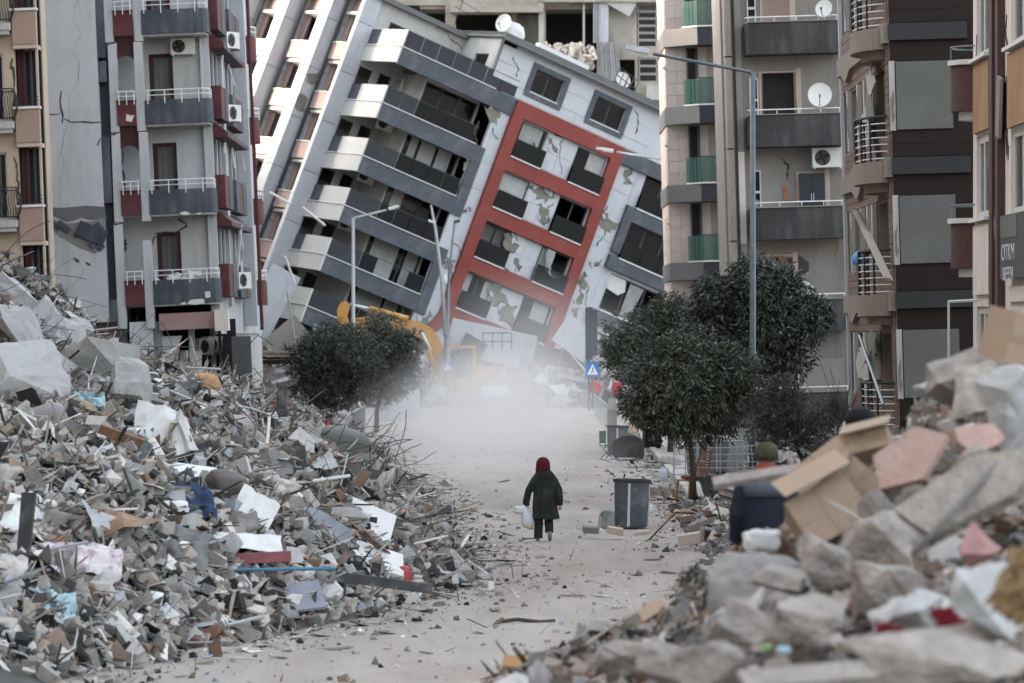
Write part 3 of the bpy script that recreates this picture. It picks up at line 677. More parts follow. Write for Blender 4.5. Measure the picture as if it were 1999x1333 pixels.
# street side, receding: alternating parapet panels, windows, awning blocks
XS = 3.0; fr = fmR(XS)
yb = [1.3, 3.0, 4.7, 6.4, 8.1, 9.8, 11.4]
cols = ['burg', 'slate', None, 'slate', 'burg', 'slate']
sideholes = []
for k, zt in enumerate(ztop[:4]+[ztop[4]]):
    for i in range(6):
        y0, y1 = yb[i], yb[i+1]
        sideholes.append((y0+.15, y1-.15, zt+.5, zt+1.75))
        if cols[i]:
            part('parapet_panel', MB().box(y0+.02, y1-.02, .002, .34+.02*(i % 2), zt-.62, zt+.48, fr), M_[cols[i]], ab)
        else: part('parapet_panel', MB().box(y0+.3, y1-.3, .002, .12, zt-.9, zt+2.1, fr), M_['plaster'], ab)
        # awning wedge
        mcol = M_[['burg', 'slate', 'burg', 'slate', 'slate', 'burg'][i]]
        if k < 4:
            part('awning', MB().prism([(.002, zt+2.3), (.5, zt+1.88), (.5, zt+1.74), (.002, zt+1.74)], y0+.04, y1-.04, lambda p, q, e: (XS+p, e, q)), mcol, ab)
        # vertical slats in the windows
        for j in range(4):
            y = y0+.2+(y1-y0-.4)*(j+.5)/4
            part('window_slat', MB().box(y-.11, y+.11, -.1, -.04, zt+.5, zt+1.74, fr), M_[['burgd', 'slated', 'burgd', 'darkframe'][j]], ab)
        if r5.random() < .4:
            L_ = r5.uniform(.3, .8); part('torn_strip', MB().obox((XS+.3, r5.uniform(y0, y1), zt+1.6-L_/2), (.05, .22, L_), rotm(r5.uniform(-16, 16), r5.uniform(-25, 10), 0)), M_['parap'], ab)
part('wall', wall(fr, 1.2, 22, -.3, ZTA, .25, sideholes), M_['plaster'], ab)
part('torn_strip', MB().obox((XS+.35, 6.2, 2.6), (.08, .6, 1.7), rotm(6, 8, 0)), M_['plaster'], ab)
part('hanging_cable', MB().tube([(XS+.5, 5.2, 3.2), (XS+.55, 5.4, 2.6), (XS+.45, 5.9, 2.2), (XS+.5, 5.6, 1.3)], .03, 5), M_['white'], ab)
part('corner_pipe', MB().tube([(2.72, 1.2, 0), (2.72, 1.2, ZTA)], .04, 6).tube([(2.9, 1.25, .5), (2.9, 1.25, ZTA)], .03, 6), M_['plaster'], ab)
for k in range(5): part('pier', MB().box(XS+.02, XS+.5, 12.0, 12.5, -.05+k*2.6, -.05+(k+1)*2.6-.015), M_['clad'], ab)
part('downpipe', MB().tube([(XS+.6, 12.9, -.2), (XS+.6, 12.9, ZTA)], .07, 8), M_['burg'], ab)
for k, zt in enumerate(ztop):
    zt += .1; arc = [(XS+.35+.42*math.cos(a), 14.2+.9*math.sin(a)) for a in [math.pi*(-.5+i/10) for i in range(11)]]
    part('round_parapet', MB().prism([(XS+.3, 15.1), (XS+.3, 13.3)]+arc, zt-.95, zt-.03, lambda p, q, e: (p, q, e)), M_['burg'], ab)
    m = MB(); m.tube([(p[0], p[1], zt+.3) for p in arc], .03, 5); m.tube([(p[0], p[1], zt+.12) for p in arc], .02, 5)
    for p in arc[::2]: m.tube([(p[0], p[1], zt+.3), (p[0], p[1], zt-.1)], .02, 4)
    part('railing', m, M_['wrail'], ab)
# ground floor: broken pink wall, column, shop fascia
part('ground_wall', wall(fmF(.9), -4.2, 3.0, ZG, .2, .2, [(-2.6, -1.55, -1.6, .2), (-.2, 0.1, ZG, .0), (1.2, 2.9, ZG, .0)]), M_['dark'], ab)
part('painted_wall', patch(MB(), blob(T_A([(146,668),(182,626),(244,626),(246,725),(170,722),(160,700)], .8), .04, 3, 8), fmF(.8), .003, .09), M_['pinkw'], ab)
part('column', MB().box(.05, .82, .1, .75, ZG, .22), M_['clad'], ab)
part('column', MB().box(-.3, -.05, .2, .75, ZG, .2), M_['slate'], ab)
part('column', MB().box(.84, 1.1, .2, .6, ZG, .2), M_['conc'], ab)
part('shop_fascia', MB().box(1.05, 3.0, -.05, .2, -.1, .45), M_['pinkw'], ab)
part('fascia_end', MB().box(2.9, 3.35, -.3, .4, -.2, .5), M_['cream'], ab)
part('curved_wall', MB().prism([(1.1, -.3), (1.75, -.3), (1.5, -.9), (1.42, -1.6), (1.42, ZG), (1.1, ZG)], .3, .5, lambda p, q, e: (p, e, q)), M_['cladw'], ab)
for i, x in enumerate((1.9, 2.45, 2.95)): part('shop_pillar', MB().box(x, x+.18, 1.2+i*2, 1.5+i*2, ZG, .0), M_['clad'], ab)
part('dark_shop', MB().box(1.1, 3.3, 3.6, 3.8, ZG, .2).box(3.0, 3.3, 1.5, 11, ZG, -.4), M_['dark'], ab)
for px, py, D, lab in ((373, 702, 128.6, 'dusty air conditioner on the ground beneath the slate balconies, nearest the white column'), (398, 678, 129.5, 'air conditioner under the slate balconies, middle of three'), (414, 674, 130, 'air conditioner under the slate balconies, nearest the rubble heap')):
    ac_unit(Matrix.Translation(W(px, py+16, D)) @ rotm(0, 0, 55), lab)
q = MA @ Vector((2.15, 1.12, 9.03)); ac_unit(Matrix.Translation(q) @ rotm(0, -2.6), 'white air conditioner under the second slate balcony, beside the glazed burgundy door')
for yy, zz, lab in ((5.0, 9.45, 'white slatted air conditioner high on the receding side of the slate balcony block'), (4.2, 6.9, 'opened air conditioner frame on the side of the slate block at mid height'), (5.5, 1.2, 'broken air conditioner casing low on the side of the slate block')):
    ac_unit(MA @ Matrix.Translation((XS+.45, yy, zz)) @ rotm(0, 0, 62), lab, .8, .6, .3)

# ================================================================ far left: beige block with iron balconies
MBm = Matrix.Translation(W(90, 642, 118)) @ rotm(0, -2.2)
B = Fr(MBm); bb = thing('beige_balcony_block', 'beige apartment block with black wrought iron balconies beside the blank white gable', 'apartment building', MBm)
zb = [.75+3.02*k for k in range(5)]
hol = []
for z in zb: hol += [(-.64, .0, z+.08, z+1.98), (-1.75, -1.0, z-.35, z+1.7)]
part('wall', wall(f0, -4, .06, -4.7, 13, .25, hol), M_['beige'], bb)
part('body', MB().box(-4, -3.8, -45, -.01, -4.7, 16).box(-14, .0, 1.8, 3, -4.7, 16), M_['beige'], bb)
part('body', MB().box(-16, -4.02, -115, 13.5, -4.7, 26), M_['beige'], bb)  # unseen bulk, stretched along the street to block the sun
part('dark_recess', MB().box(-4, .05, 1.0, 1.1, -4.7, 13), M_['dark'], bb)
for k, z in enumerate(zb):
    part('peach_panel', MB().box(-.66, .07, -.2, -.005, z-1.05, z-.02), M_['peachp'], bb)
    part('ledge', MB().box(-.72, .12, -.26, .1, z-.018, z+.05), M_['white'], bb)
    part('soffit', MB().box(-.66, .06, -.16, .98, z-1.18, z-1.055), M_['peachw'], bb)
    m = MB()
    for j in range(3): m.tube([(-.66, -.15, z+.12+j*.11), (.07, -.15, z+.12+j*.11)], .014, 4)
    part('railing', m, M_['iron'], bb)
    drape(bb, f0, -.62, -.35, z+.1, z+1.95, .35, m=M_['burgd']); part('post', MB().box(-.2, -.14, .2, .26, z, z+2), M_['slate'], bb)
    part('balcony_slab', MB().box(-2.0, -.7, -.55, .0, z-.62, z-.40).box(-1.95, -.75, -.48, 0, z-.75, z-.62), M_['cladw'], bb)
    m = MB()
    def prof(t): return -.55-.16*math.sin(t*math.pi)*(1-t*.3)
    for j in range(17):
        x = -2.0+1.28*j/16; m.tube([(x+.03*math.sin(t*8), prof(1-t), z-.35+t*.95) for t in [q/6 for q in range(7)]], .013, 4)
    for j in range(6):
        y = -.55+.5*j/5; m.tube([(-.70+.14*math.sin(t*math.pi), y, z-.35+t*.95) for t in [q/6 for q in range(7)]], .013, 4)
    for zz in (z-.3, z+.5, z+.6): m.tube([(-2.0, -.56, zz), (-.70, -.56, zz), (-.70, 0, zz)], .018, 4)
    part('iron_railing', m, M_['iron'], bb)
    window(bb, f0, -1.75, -1.0, z-.35, z+1.7, M_['pvc'], n=2, curtain=[(-1.7, -1.2)])
    m = MB(); crack(m, [(-.75, z+1.5), (-.68, z+.9), (-.72, z+.3), (-.66, z-.1)], f0, .07, .01, 4, k); part('crack', m, M_['crack'], bb)

# unseen blocks added behind the slate block to keep the street in shade
def plain_block(name, x0, x1, y0, y1, z1, label, m):
    t = thing(name, label, 'apartment building', Matrix.Translation((x1, y0, 0))); W_, D_ = x1-x0, y1-y0
    hs = [(2+4*i, 3.6+4*i, z, z+1.5) for i in range(int(D_/4)-1) for z in [1.2+3*k for k in range(int((z1-2)/3))]]
    part('wall', wall(fmR(0), 0, D_, -.1, z1, .3, hs), m, t); part('body', MB().box(-W_, -.31, 0, D_, -.1, z1), M_['dark'], t); part('roof', MB().box(-W_-.3, .3, -.3, D_+.3, z1+.005, z1+.3), M_['roof'], t)
plain_block('shade_block', -44, -30, 158, 229, 33, 'tall unseen block added behind the slate balcony block to shade the street', M_['beigeD'])
plain_block('shade_block', -44, -30, 229.5, 251, 16.5, 'lower unseen block added to shade the lower part of the leaning block', M_['cream'])
plain_block('shade_block', -44, -30, 251.5, 305, 36, 'tall unseen block added at the back to shade the wrecked cream building', M_['beigeD'])
plain_block('shade_block', -30, -17, 151, 157, 12.5, 'small unseen block added behind the slate balcony block to shade the gap', M_['cream'])
# ================================================================ right: cream tile block with green glass
MC = Matrix.Translation(W(1310, 642, 144)) @ rotm(0, -1.6)
Cf = Fr(MC); cb = thing('green_glass_block', 'cream stone clad apartment block with green glass balconies and grey bands', 'apartment building', MC)
zc_ = [-.45+2.92*k for k in range(-1, 6)]     # tops of the bands
part('body', MB().box(.12, 3.4, .3, 7, -4.7, 14.5), M_['cream'], cb)
TM = {}
def tile_mesh(w_, h_, m, key):
    if key not in TM:
        mb = MB().box(-w_/2+.006, w_/2-.006, -.03, .0, -h_/2+.006, h_/2-.006); TM[key] = mesh_of('stone_tile', mb, m)
    return TM[key]
hh = 1.95
for zt in zc_:
    zb0 = zt
    n = 5; th = (2.92-.68)/n
    for j in range(n):
        zz = zb0+(j+.5)*th
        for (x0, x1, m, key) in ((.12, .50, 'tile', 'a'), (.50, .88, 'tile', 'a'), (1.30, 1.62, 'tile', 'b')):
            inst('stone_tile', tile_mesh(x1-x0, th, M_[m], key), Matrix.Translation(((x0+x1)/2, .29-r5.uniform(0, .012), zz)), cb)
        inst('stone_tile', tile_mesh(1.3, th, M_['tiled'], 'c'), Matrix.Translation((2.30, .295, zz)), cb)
        for i in range(7): inst('stone_tile', tile_mesh(.9, th, M_['tile'], 'd'), Matrix.Translation((.11, .8+i*.92, zz)) @ rotm(0, 0, -90), cb)
    part('door', MB().box(.9, 1.28, .2, .28, zb0+.01, zt+2.2), M_['black'], cb); part('door_frame', MB().box(.885, .93, .15, .29, zb0, zt+2.22).box(1.2, 1.30, .15, .29, zb0, zt+2.22), M_['darkframe'], cb)
    plan = [(.04, .28), (.04, .0), (1.25, -1.0), (1.25, .28)]
    part('grey_band', MB().prism(plan, zt-.66, zt-.01, lambda p, q, e: (p, q, e)), M_['bandg'], cb)
    part('shaded_band', MB().box(1.26, 2.95, -1.01, .28, zt-.67, zt-.012), M_['bandn'], cb)  # darker copy of the band stone: front face's shade put into the colour
    part('band_return', MB().box(.03, .11, .3, 6.9, zt-.66, zt-.01), M_['bandg'], cb)
    part('coping', MB().prism([(.7, -.52), (1.22, -1.06), (2.98, -1.06), (2.98, -.9), (1.3, -.9), (.8, -.45)], zt-.008, zt+.045, lambda p, q, e: (p, q, e)), M_['parap'], cb)
    for x0, x1 in ((1.27, 1.72), (1.74, 2.93)): part('glass_panel', MB().box(x0, x1, -1.0, -.98, zt+.06, zt+1.0), M_['gglass'], cb)
    for i in range(4):
        a, b = i/4, (i+1)/4-.03
        p = lambda t: (.72+(1.24-.72)*t, -.52-(1.0-.52)*t)
        (x0, y0), (x1, y1) = p(a), p(b)
        part('glass_panel', MB().prism([(x0, y0), (x1, y1), (x1, y1+.02), (x0, y0+.02)], zt+.06, zt+.98, lambda p, q, e: (p, q, e)), M_['gglass'], cb)
    m = MB().tube([(1.25, -1.0, zt+1.01), (2.95, -1.0, zt+1.01), (2.95, .2, zt+1.01)], .018, 5)
    for x in (1.25, 1.73, 2.93): m.tube([(x, -1.0, zt), (x, -1.0, zt+1.02)], .02, 5)
    part('handrail', m, M_['darkframe'], cb)
    part('wall_lamp', MB().rings([(0,0,-.09,.05,.05),(0,0,0,.08,.08),(0,0,.05,.02,.02)], 8).xf(TR((.03, .15, zt+1.5), 90)), M_['peachw'], cb)
    part('balcony_side_wall', MB().box(2.96, 3.4, -.4, .28, zt-.6, zt+.95), M_['beigeD'], cb)
for (px, py, D, r_, rz, lab) in ((1437, 80, 142.2, .52, -60, 'satellite dish at the top, seen nearly edge-on between the green glass and the dark balcony'), (1452, 400, 142.2, .42, -55, 'grey satellite dish half hidden behind the tall street lamp pole')):
    dish(Matrix.Translation(W(px, py, D)) @ rotm(0, 0, rz), r_, lab)
q = W(1430, 250, 142.5)
m = MB().tube([(0,0,-.5),(.3,0,.4)], .04, 6)
solo('signboard', MB().obox((0,0,0), (.95, .06, .9), rotm(0, 3)).xf(Matrix.Translation(W(1437, 224, 142.3))), M_['beigeD'], 'pale blank board hung below the second green glass balcony', 'board')

# ================================================================ right: grey-beige block with dark balconies
MD = Matrix.Translation(W(1493, 642, 122)) @ rotm(0, -1.7)
Df = Fr(MD); db = thing('dark_balcony_block', 'grey beige apartment block with plain charcoal balconies and satellite dishes', 'apartment building', MD)
zt4 = [.9+2.95*k for k in range(-1, 5)]
fw = fmF(1.2); hd = []
for k, z in enumerate(zt4):
    hd.append([(.2, 1.2, z-.6, z+1.3), (.2, 1.05, z-.6, z+1.42), (1.3, 2.15, z-.6, z+1.1), (.2, 1.32, z-.6, z+1.4), (.3, 1.2, z-.6, z+1.5), (.3, 1.2, z-.6, z+1.5)][k])
    hd.append((-.15, .08, z+.3, z+1.2))
part('wall', wall(fw, -.95, 2.8, -4.7, 14, .25, hd), M_['beigeD'], db)
part('room_back', MB().box(-.9, 2.7, 2.6, 2.7, -4.7, 14), M_['peachw'], db)
part('body', MB().box(-.94, 9, 3.2, 8, -4.7, 14.3), M_['beigeD'], db)
for k, z in enumerate(zt4):
    plan = [(-.32, 1.19), (-.32, .25), (-.22, .06), (0, 0), (2.66, 0), (2.66, 1.19)]
    part('balcony', MB().prism(plan, z-1.02, z-.012, lambda p, q, e: (p, q, e)), M_['balcD'], db)
    part('coping', MB().prism([(-.34, .3), (-.24, .02), (0, -.05), (2.7, -.05), (2.7, .1), (0, .12)], z-.01, z+.02, lambda p, q, e: (p, q, e)), M_['beigeD'], db)
    m = MB(); m.tube([(-.3, .9, z+.16), (-.3, .2, z+.16), (0, .03, z+.16), (2.6, .03, z+.16)], .022, 5)
    for x in (0, .6, 1.3, 2.0, 2.58): m.tube([(x, .03, z), (x, .03, z+.16)], .015, 4)
    part('rail', m, M_['wrail'], db)
    m = MB(); m.box(-.95, -.75, .6, 1.19, z-1, z+1.9); part('pilaster', m, M_['beigeD'], db)
    part('pilaster', MB().box(-.62, -.42, .9, 1.19, z-1.1, z+1.84), M_['cream' if k == 2 else 'beigeD'], db)
    part('window_box', MB().box(-.15, .08, 1.22, 1.26, z+.3, z+1.2), M_['black'], db)
    m = MB(); m.box(-.19, -.15, 1.12, 1.19, z-.3, z+1.24); m.box(.06, .10, 1.12, 1.19, z-.3, z+1.24); m.box(-.15, .06, 1.12, 1.19, z+.5, z+.58); m.box(-.15, .06, 1.12, 1.19, z+1.2, z+1.24)
    part('window', m, M_['pvc'], db)
    m = MB()
    h = hd[2*k]; m.box(h[0]-.06, h[0], 1.17, 1.22, h[2], h[3]); m.box(h[1], h[1]+.16, 1.17, 1.42, h[2], h[3]+.12); m.box(h[0]-.06, h[1], 1.17, 1.22, h[3], h[3]+.05)
    part('door_frame', m, M_['peachw'], db)
part('doorway_wall', MB().box(.3, 1.3, 1.9, 1.95, 6.2, 8.3), M_['balcD'], db)
m = MB(); 
wd = part('wardrobe', MB().box(1.32, 1.72, .95, 1.16, 3.3, 4.93).box(1.735, 2.13, .95, 1.16, 3.3, 4.93), M_['bandn'], db)
part('door_handle', MB().tube([(1.69, .93, 4.0), (1.69, .93, 4.3)], .014, 4).tube([(1.76, .93, 4.0), (1.76, .93, 4.3)], .014, 4), M_['white'], wd)
m = MB(); patch(m, blob(Df.F([(1535,505),(1560,498),(1580,512),(1578,530),(1560,540),(1545,530)], 1.2), .06, 3, 5), fmF(1.19), 0, .01); part('broken_hole', m, M_['crack'], db)
m = MB(); patch(m, blob(Df.F([(1500,504),(1532,498),(1528,506),(1502,512)], 1.2), .02, 2, 5), fmF(1.18), 0, .012); patch(m, blob(Df.F([(1527,365),(1533,362),(1545,385),(1538,398),(1530,385)], 1.2), .03, 2, 1), fmF(1.18), 0, .012); part('bare_brick_patch', m, mat('bare_brick', (.30, .15, .10), .95, .2, 3, .3), db)
m = MB(); crack(m, Df.F([(1525,310),(1537,322),(1538,350)], 1.2), fmF(1.19), .05, .01, 4, 5); part('crack', m, M_['crack'], db)
m = MB()
for px in (1590, 1632): 
    q = Df.y(px, 492, 1.2); crack(m, [(q.x, q.z+.5), (q.x+.02, q.z-.35)], fmF(1.19), .045, .004, 5, px)
part('rust_stain', m, M_['orange'], db)
part('drainpipe', MB().tube([(2.78, .9, -4), (2.78, .9, 14)], .05, 8), M_['clad'], db)
part('ground_door', MB().box(1.0, 2.6, 1.0, 1.15, -4.7, -1.0), M_['beigeD'], db)
part('arched_iron_gate', MB().tube([(.9, .9, -4.2), (.9, .9, -1.2), (1.1, .9, -.9), (1.3, .9, -1.2), (1.3, .9, -4.2)], .04, 5).tube([(1.1, .9, -4.2), (1.1, .9, -.9)], .03, 5).tube([(.5, .9, -4.2), (.5, .9, -1.2), (.7, .9, -.9), (.9, .9, -1.2)], .04, 5), M_['peachw'], db)
part('wall', MB().box(.5, 1.5, 1.1, 1.16, -4.7, -.9), M_['dark'], db)
for px, py, r_, rz, lab in ((1608, 38, .29, -20, 'small white satellite dish on the topmost dark balcony'), (1601, 216, .40, -5, 'large round white satellite dish on the rail of a dark balcony'), ):
    dish(Matrix.Translation(W(px, py, 121.9)) @ rotm(0, 0, rz), r_*1.02, lab)
ds = dish(Matrix.Translation(W(1572, 592, 121.9)), .32, 'white satellite dish with dark lettering just above the dark tree')
def text_mesh(s, size, name, m, M, parent=None, ext=.003, label=None):
    cu = bpy.data.curves.new(name, 'FONT'); cu.body = s; cu.size = size; cu.align_x = 'CENTER'; cu.align_y = 'CENTER'; cu.extrude = ext
    tmp = bpy.data.objects.new('tmp', cu); C.objects.link(tmp); dg = bpy.context.evaluated_depsgraph_get(); dg.update()
    me = bpy.data.meshes.new_from_object(tmp.evaluated_get(dg)); bpy.data.objects.remove(tmp); me.materials.clear(); me.materials.append(m); me.name = name
    o = bpy.data.objects.new(name, me); C.objects.link(o)
    if parent: o.parent = parent
    o.matrix_local = M; return o
text_mesh('Digiturk', .13, 'lettering', M_['darkframe'], Matrix.Translation((0, -.09, .50)) @ rotm(72), ds)
ac_unit(MD @ Matrix.Translation((2.2, .7, 5.06)), 'white air conditioner with large round fan below the big satellite dish', .95, .66, .35)

# ================================================================ right: brown block with grey panels
ME = Matrix.Translation(W(1752, 642, 85)) @ rotm(0, -1.6)
E_ = Fr(ME); eb = thing('brown_panel_block', 'dark brown apartment block with flat grey panels and rosewood cladding boards', 'apartment building', ME)
ze = [.82+2.97*k for k in range(-1, 4)]
part('wall', MB().box(.002, 1.9, 0.0, .2, -5, 9), M_['brownE'], eb)
part('body', MB().box(1.0, 8, .3, 12, -5, 9.2), M_['brownE'], eb)
fs = fmL(0.0); hs_ = []
for k, z in enumerate(ze):
    part('charcoal_band', MB().box(-.02, 1.72, -.12, -.002, z-.37, z), M_['bandE'], eb)
    part('grey_panel', MB().box(.12, 1.36, -.06, -.003, z+.62, z+2.12), M_['panelE'], eb)
    part('brown_board', MB().box(.0, 1.78, -.012, -.004, z+.02, z+.3), M_['brownE'], eb); part('brown_board', MB().box(.0, 1.78, -.012, -.004, z+.31, z+.6), M_['brownE'], eb)
    part('corner_strip', MB().box(-.02, .1, -.03, .12, z+.6, z+2.14), M_['cladw'], eb)
    part('corner_damage', patch(MB(), blob([(.0, z+1.3), (.07, z+1.5), (.05, z+1.1), (.08, z+.9), (.03, z+.75), (-.01, z+.95)], .03, 2, k), f0, .035, .045), M_['olive'], eb)
    # taupe band along the street side, wavy lower edge
    ys = [i*.5 for i in range(25)]
    dz = [(.24*math.sin((y-6.5)/2.2*math.pi) if 6.4 < y < 10.9 else 0) for y in ys]
    top = [(y, z+.02+(max(0, -d)*.0 if k % 2 else max(0, d))) for y, d in zip(ys, dz)]; bot = [(y, z-.42-(max(0, d) if k % 2 == 0 else max(0, -d))) for y, d in zip(ys, dz)]
    m = MB()
    for i in range(24): m.prism([bot[i], bot[i+1], top[i+1], top[i]], .14, .0, lambda p, q, e: (-e-.001, p, q))
    part('taupe_band', m, M_['wavE'], eb)
    # boards (joints are real gaps)
    for (zz0, n) in ((z+.03, 3), (z+2.1, 3)):
        for j in range(n):
            for i in range(4):
                y0 = .15+i*2.95; part('board', MB().box(y0+.01, y0+2.94, .001, .03+r5.uniform(0, .01), zz0+j*.17+.006, zz0+(j+1)*.17-.006, fs), M_['plank'], eb)
    # corner pier boards and mid pier boards
    for j in range(9):
        for (y0, y1) in ((.12, .85), (3.6, 4.0)):
            part('board', MB().box(y0, y1, .001, .04, z+.57+j*.17, z+.57+(j+1)*.17-.012, fs), M_['plank'], eb)
    hs_ += [(.95, 3.5, z-.05, z+2.05), (4.2, 5.2, z+.6, z+2.05), (5.6, 6.9, z+.6, z+2.05), (7.3, 9.6, z+.6, z+2.05), (10, 11.6, z+.6, z+2.05)]
    for i, y in enumerate((4.05, 5.25, 6.95, 9.65)):
        part('window_reveal', MB().box(y, y+.3, .002, .10, z+.58, z+2.07, fs), M_['cladw'], eb)
        if r5.random() < .7: part('damage_patch', patch(MB(), blob([(y, z+.9), (y+.25, z+1.2), (y+.2, z+1.8), (y+.02, z+1.6)], .06, 3, i+k), fs, .101, .108), M_['olive'], eb)
    drape(eb, fs, 1.2, 3.3, z-.02, z+2, .5, m=M_['panelE'])
    window(eb, fs, 7.3, 9.6, z+.6, z+2.05, M_['pvc'], n=3)
    window(eb, fs, 5.6, 6.9, z+.6, z+2.05, M_['pvc'], n=2)
    # round balcony
    cy_ = 2.1; n = 14; arc = [(-.58*math.sin(math.pi*i/n)-.05, cy_+1.55*math.cos(math.pi*i/n)) for i in range(n+1)]
    part('round_slab', MB().prism([(-.002, cy_+1.55)]+arc+[(-.002, cy_-1.55)], z-.52, z-.05, lambda p, q, e: (p*1.06, q, e)), M_['wavE'], eb)
    part('round_corbel', MB().prism([(-.002, cy_+1.2)]+[(p[0]*.7, cy_+(p[1]-cy_)*.75) for p in arc]+[(-.002, cy_-1.2)], z-.72, z-.522, lambda p, q, e: (p, q, e)), M_['wavE'], eb)
    rl = part('railing', MB().tube([(p[0]*.95, p[1], z+.95) for p in arc], .035, 6), M_['iron'], eb)
    m = MB()
    for j in range(6): m.tube([(p[0]*.95, p[1], z+.02+j*.155) for p in arc], .014, 5)
    part('rail_ring', m, M_['white'], rl)
    m = MB()
    for i in (2, 5, 6, 9, 11): m.tube([(arc[i][0]*.95, arc[i][1], z-.04), (arc[i][0]*.95, arc[i][1], z+.95)], .03, 6)
    part('baluster', m, M_['iron'], rl)
part('wall', wall(fs, 0.02, 12, -5, 9, .2, hs_), M_['wavE'], eb)
part('far_corner', MB().box(-.10, -.01, 11.6, 11.8, -5, 9), M_['clad'], eb)
# fallen board, rag, torn curtain on its front windows
q1, q2 = E_.x(1672, 412, -.5), E_.x(1735, 545, -.9); part('hanging_board', MB().tube([q1, q2], .1, 4, rr=[(.11, .03), (.11, .03)]), M_['wavE'], eb)
q1, q2 = E_.x(1678, 655, -.5), E_.x(1725, 790, -.9); part('hanging_bar', MB().tube([q1, q2], .035, 5), M_['pole'], eb)
for i, (px, py) in enumerate(((1686, 210), (1678, 240), (1683, 270), (1690, 300), (1688, 160), (1675, 690), (1690, 670), (1668, 720), (1680, 740))):
    q = E_.x(px, py, -.35); part('torn_sheet', patch(MB(), blob([(q.y-1.1, q.z-.2), (q.y+.4, q.z-.25), (q.y+1.0, q.z+.15), (q.y-.2, q.z+.35)], .12, 3, i), fs, .2, .23), M_['cladw'] if i % 3 else M_['olive'], eb)
q = E_.x(1675, 505, -.25); solo('blue_bag', MB().rings([(0,0,0,.10,.16),(0,0,.12,.16,.2),(0,0,.25,.10,.12),(0,0,.33,.03,.04)], 10).xf(Matrix.Translation(ME @ Vector((-.25, q.y, q.z-.15)))), mat('blue_plastic', (.10, .28, .55), .5, .1, 6), 'crumpled blue plastic bag on a window ledge of the brown block', 'plastic bag', smooth=True)

# ================================================================ far right: ochre and cream block
MF = Matrix.Translation(W(1900, 642, 75)); Fb = Fr(MF)
fb = thing('ochre_window_block', 'cream and ochre apartment block with white framed windows and burgundy downpipe shafts', 'apartment building', MF)
fs = fmL(0.0)
def yy(px): # local y of a column seen at pixel px on the side plane
    return 9.0*FPX/(px-1000)-75
cols_ = [(1906, 1936), (1973, 2030)]
hF = []
spec = []
for ci, (pa, pb) in enumerate(cols_):
    y1, y0 = yy(pa), yy(pb); sc_ = FPX/(75+(y0+y1)/2)
    for (p0, p1) in (((-200, 110), (262, 425), (598, 760)), ((-200, 78), (243, 415), (640, 800)))[ci]:
        z0, z1 = (642-p1)/sc_, (642-p0)/sc_; hF.append((y0+.05, y1-.05, z0, z1)); spec.append((y0+.05, y1-.05, z0, z1))
part('wall', wall(fs, -20, -.02, -5, 9.5, .25, hF), M_['cream'], fb)
part('wall', MB().box(.01, 8, -.26, -.02, -5, 9.5), M_['cream'], fb)
part('room_back', MB().box(1.2, 1.3, -20, -.3, -5, 9.5), M_['dark'], fb)
for (y0, y1, z0, z1) in spec:
    window(fb, fs, y0, y1, z0, z1, M_['pvc'], n=2 if y1-y0 < 2.2 else 3, fw=.14, inset=.05, curtain=[(y0+.2, y1-.3)], trans=False)
    part('sill', MB().box(y0-.15, y1+.1, .0, .16, z0-.07, z0-.005, fs), M_['white'], fb)
for ci, ((pa, pb), pans) in enumerate(zip(cols_, (((112, 256, 'orange'), (430, 575, 'cream')), ((82, 240, 'orange'), (548, 588, 'cream'))))):
    y1, y0 = yy(pa), yy(pb); sc_ = FPX/(75+(y0+y1)/2)
    for p0, p1, m in pans: part('spandrel_panel', MB().box(y0, y1, .002, .07, (642-p1)/sc_, (642-p0)/sc_-.08, fs), M_[m], fb)
ya, yb_ = yy(1962), yy(1938)
part('burgundy_shaft', MB().box(ya, yb_, .003, .02, -5, 9.5, fs), M_['burgd'], fb)
part('burgundy_rib', MB().box(ya+.0, ya+.35, .021, .14, -5, 9.5, fs), M_['burgt'], fb); part('burgundy_rib', MB().box(yb_-.55, yb_-.1, .021, .09, -5, 9.5, fs), M_['burgt'], fb)
part('shaft_damage', patch(MB(), blob([(ya+.4, 3.0), (ya+1.1, 2.9), (ya+1.3, 1.9), (ya+.9, 1.1), (ya+.5, 1.5)], .15, 3, 2), fs, .022, .05), M_['conc'], fb)
m = MB()
for px, p0, p1, w_ in ((1966, 150, 260, .30), (1966, 30, 90, .1), (1907, 60, 250, .05), (1968, 270, 300, .2)):
    y = yy(px); s_ = FPX/(75+y); crack(m, [(y, (642-p0)/s_), (y+.2, (642-(p0+p1)/2)/s_), (y-.1, (642-p1)/s_)], fs, w_, .012, 5, px+p0)
part('crack', m, M_['crack'], fb)
part('split_board', MB().obox((-.12, yy(1963), 4.05), (.06, .5, 1.1), rotm(12)), M_['wavE'], fb)
y1, y0 = yy(1974), yy(2030); s_ = FPX/(75+y1)
sg = part('shop_sign', MB().box(y0, y1, .1, .2, (642-545)/s_, (642-422)/s_, fs), mat('sign_charcoal', (.05, .055, .06), .5, .1, 2), fb)
def onside(y, z): # text on a -x facing plane, reading from far to near
    return Matrix.Translation((-.205-off(sg).x, y-off(sg).y, z-off(sg).z)) @ Matrix(((0, 0, -1, 0), (-1, 0, 0, 0), (0, 1, 0, 0), (0, 0, 0, 1)))
tx = text_mesh('OTKM', .42, 'sign_lettering', M_['lampw'], onside(y1-1.1, 1.35) @ Matrix.Diagonal((1.5, 1, 1, 1)), sg); text_mesh('BEFEN', .34, 'sign_lettering', M_['lampw'], onside(y1-1.1, .97) @ Matrix.Diagonal((1.5, 1, 1, 1)), sg)
part('sign_picture', MB().box(y1-2.3, y1-.2, .201, .21, 1.62, 2.0, fs), M_['panelE'], sg)
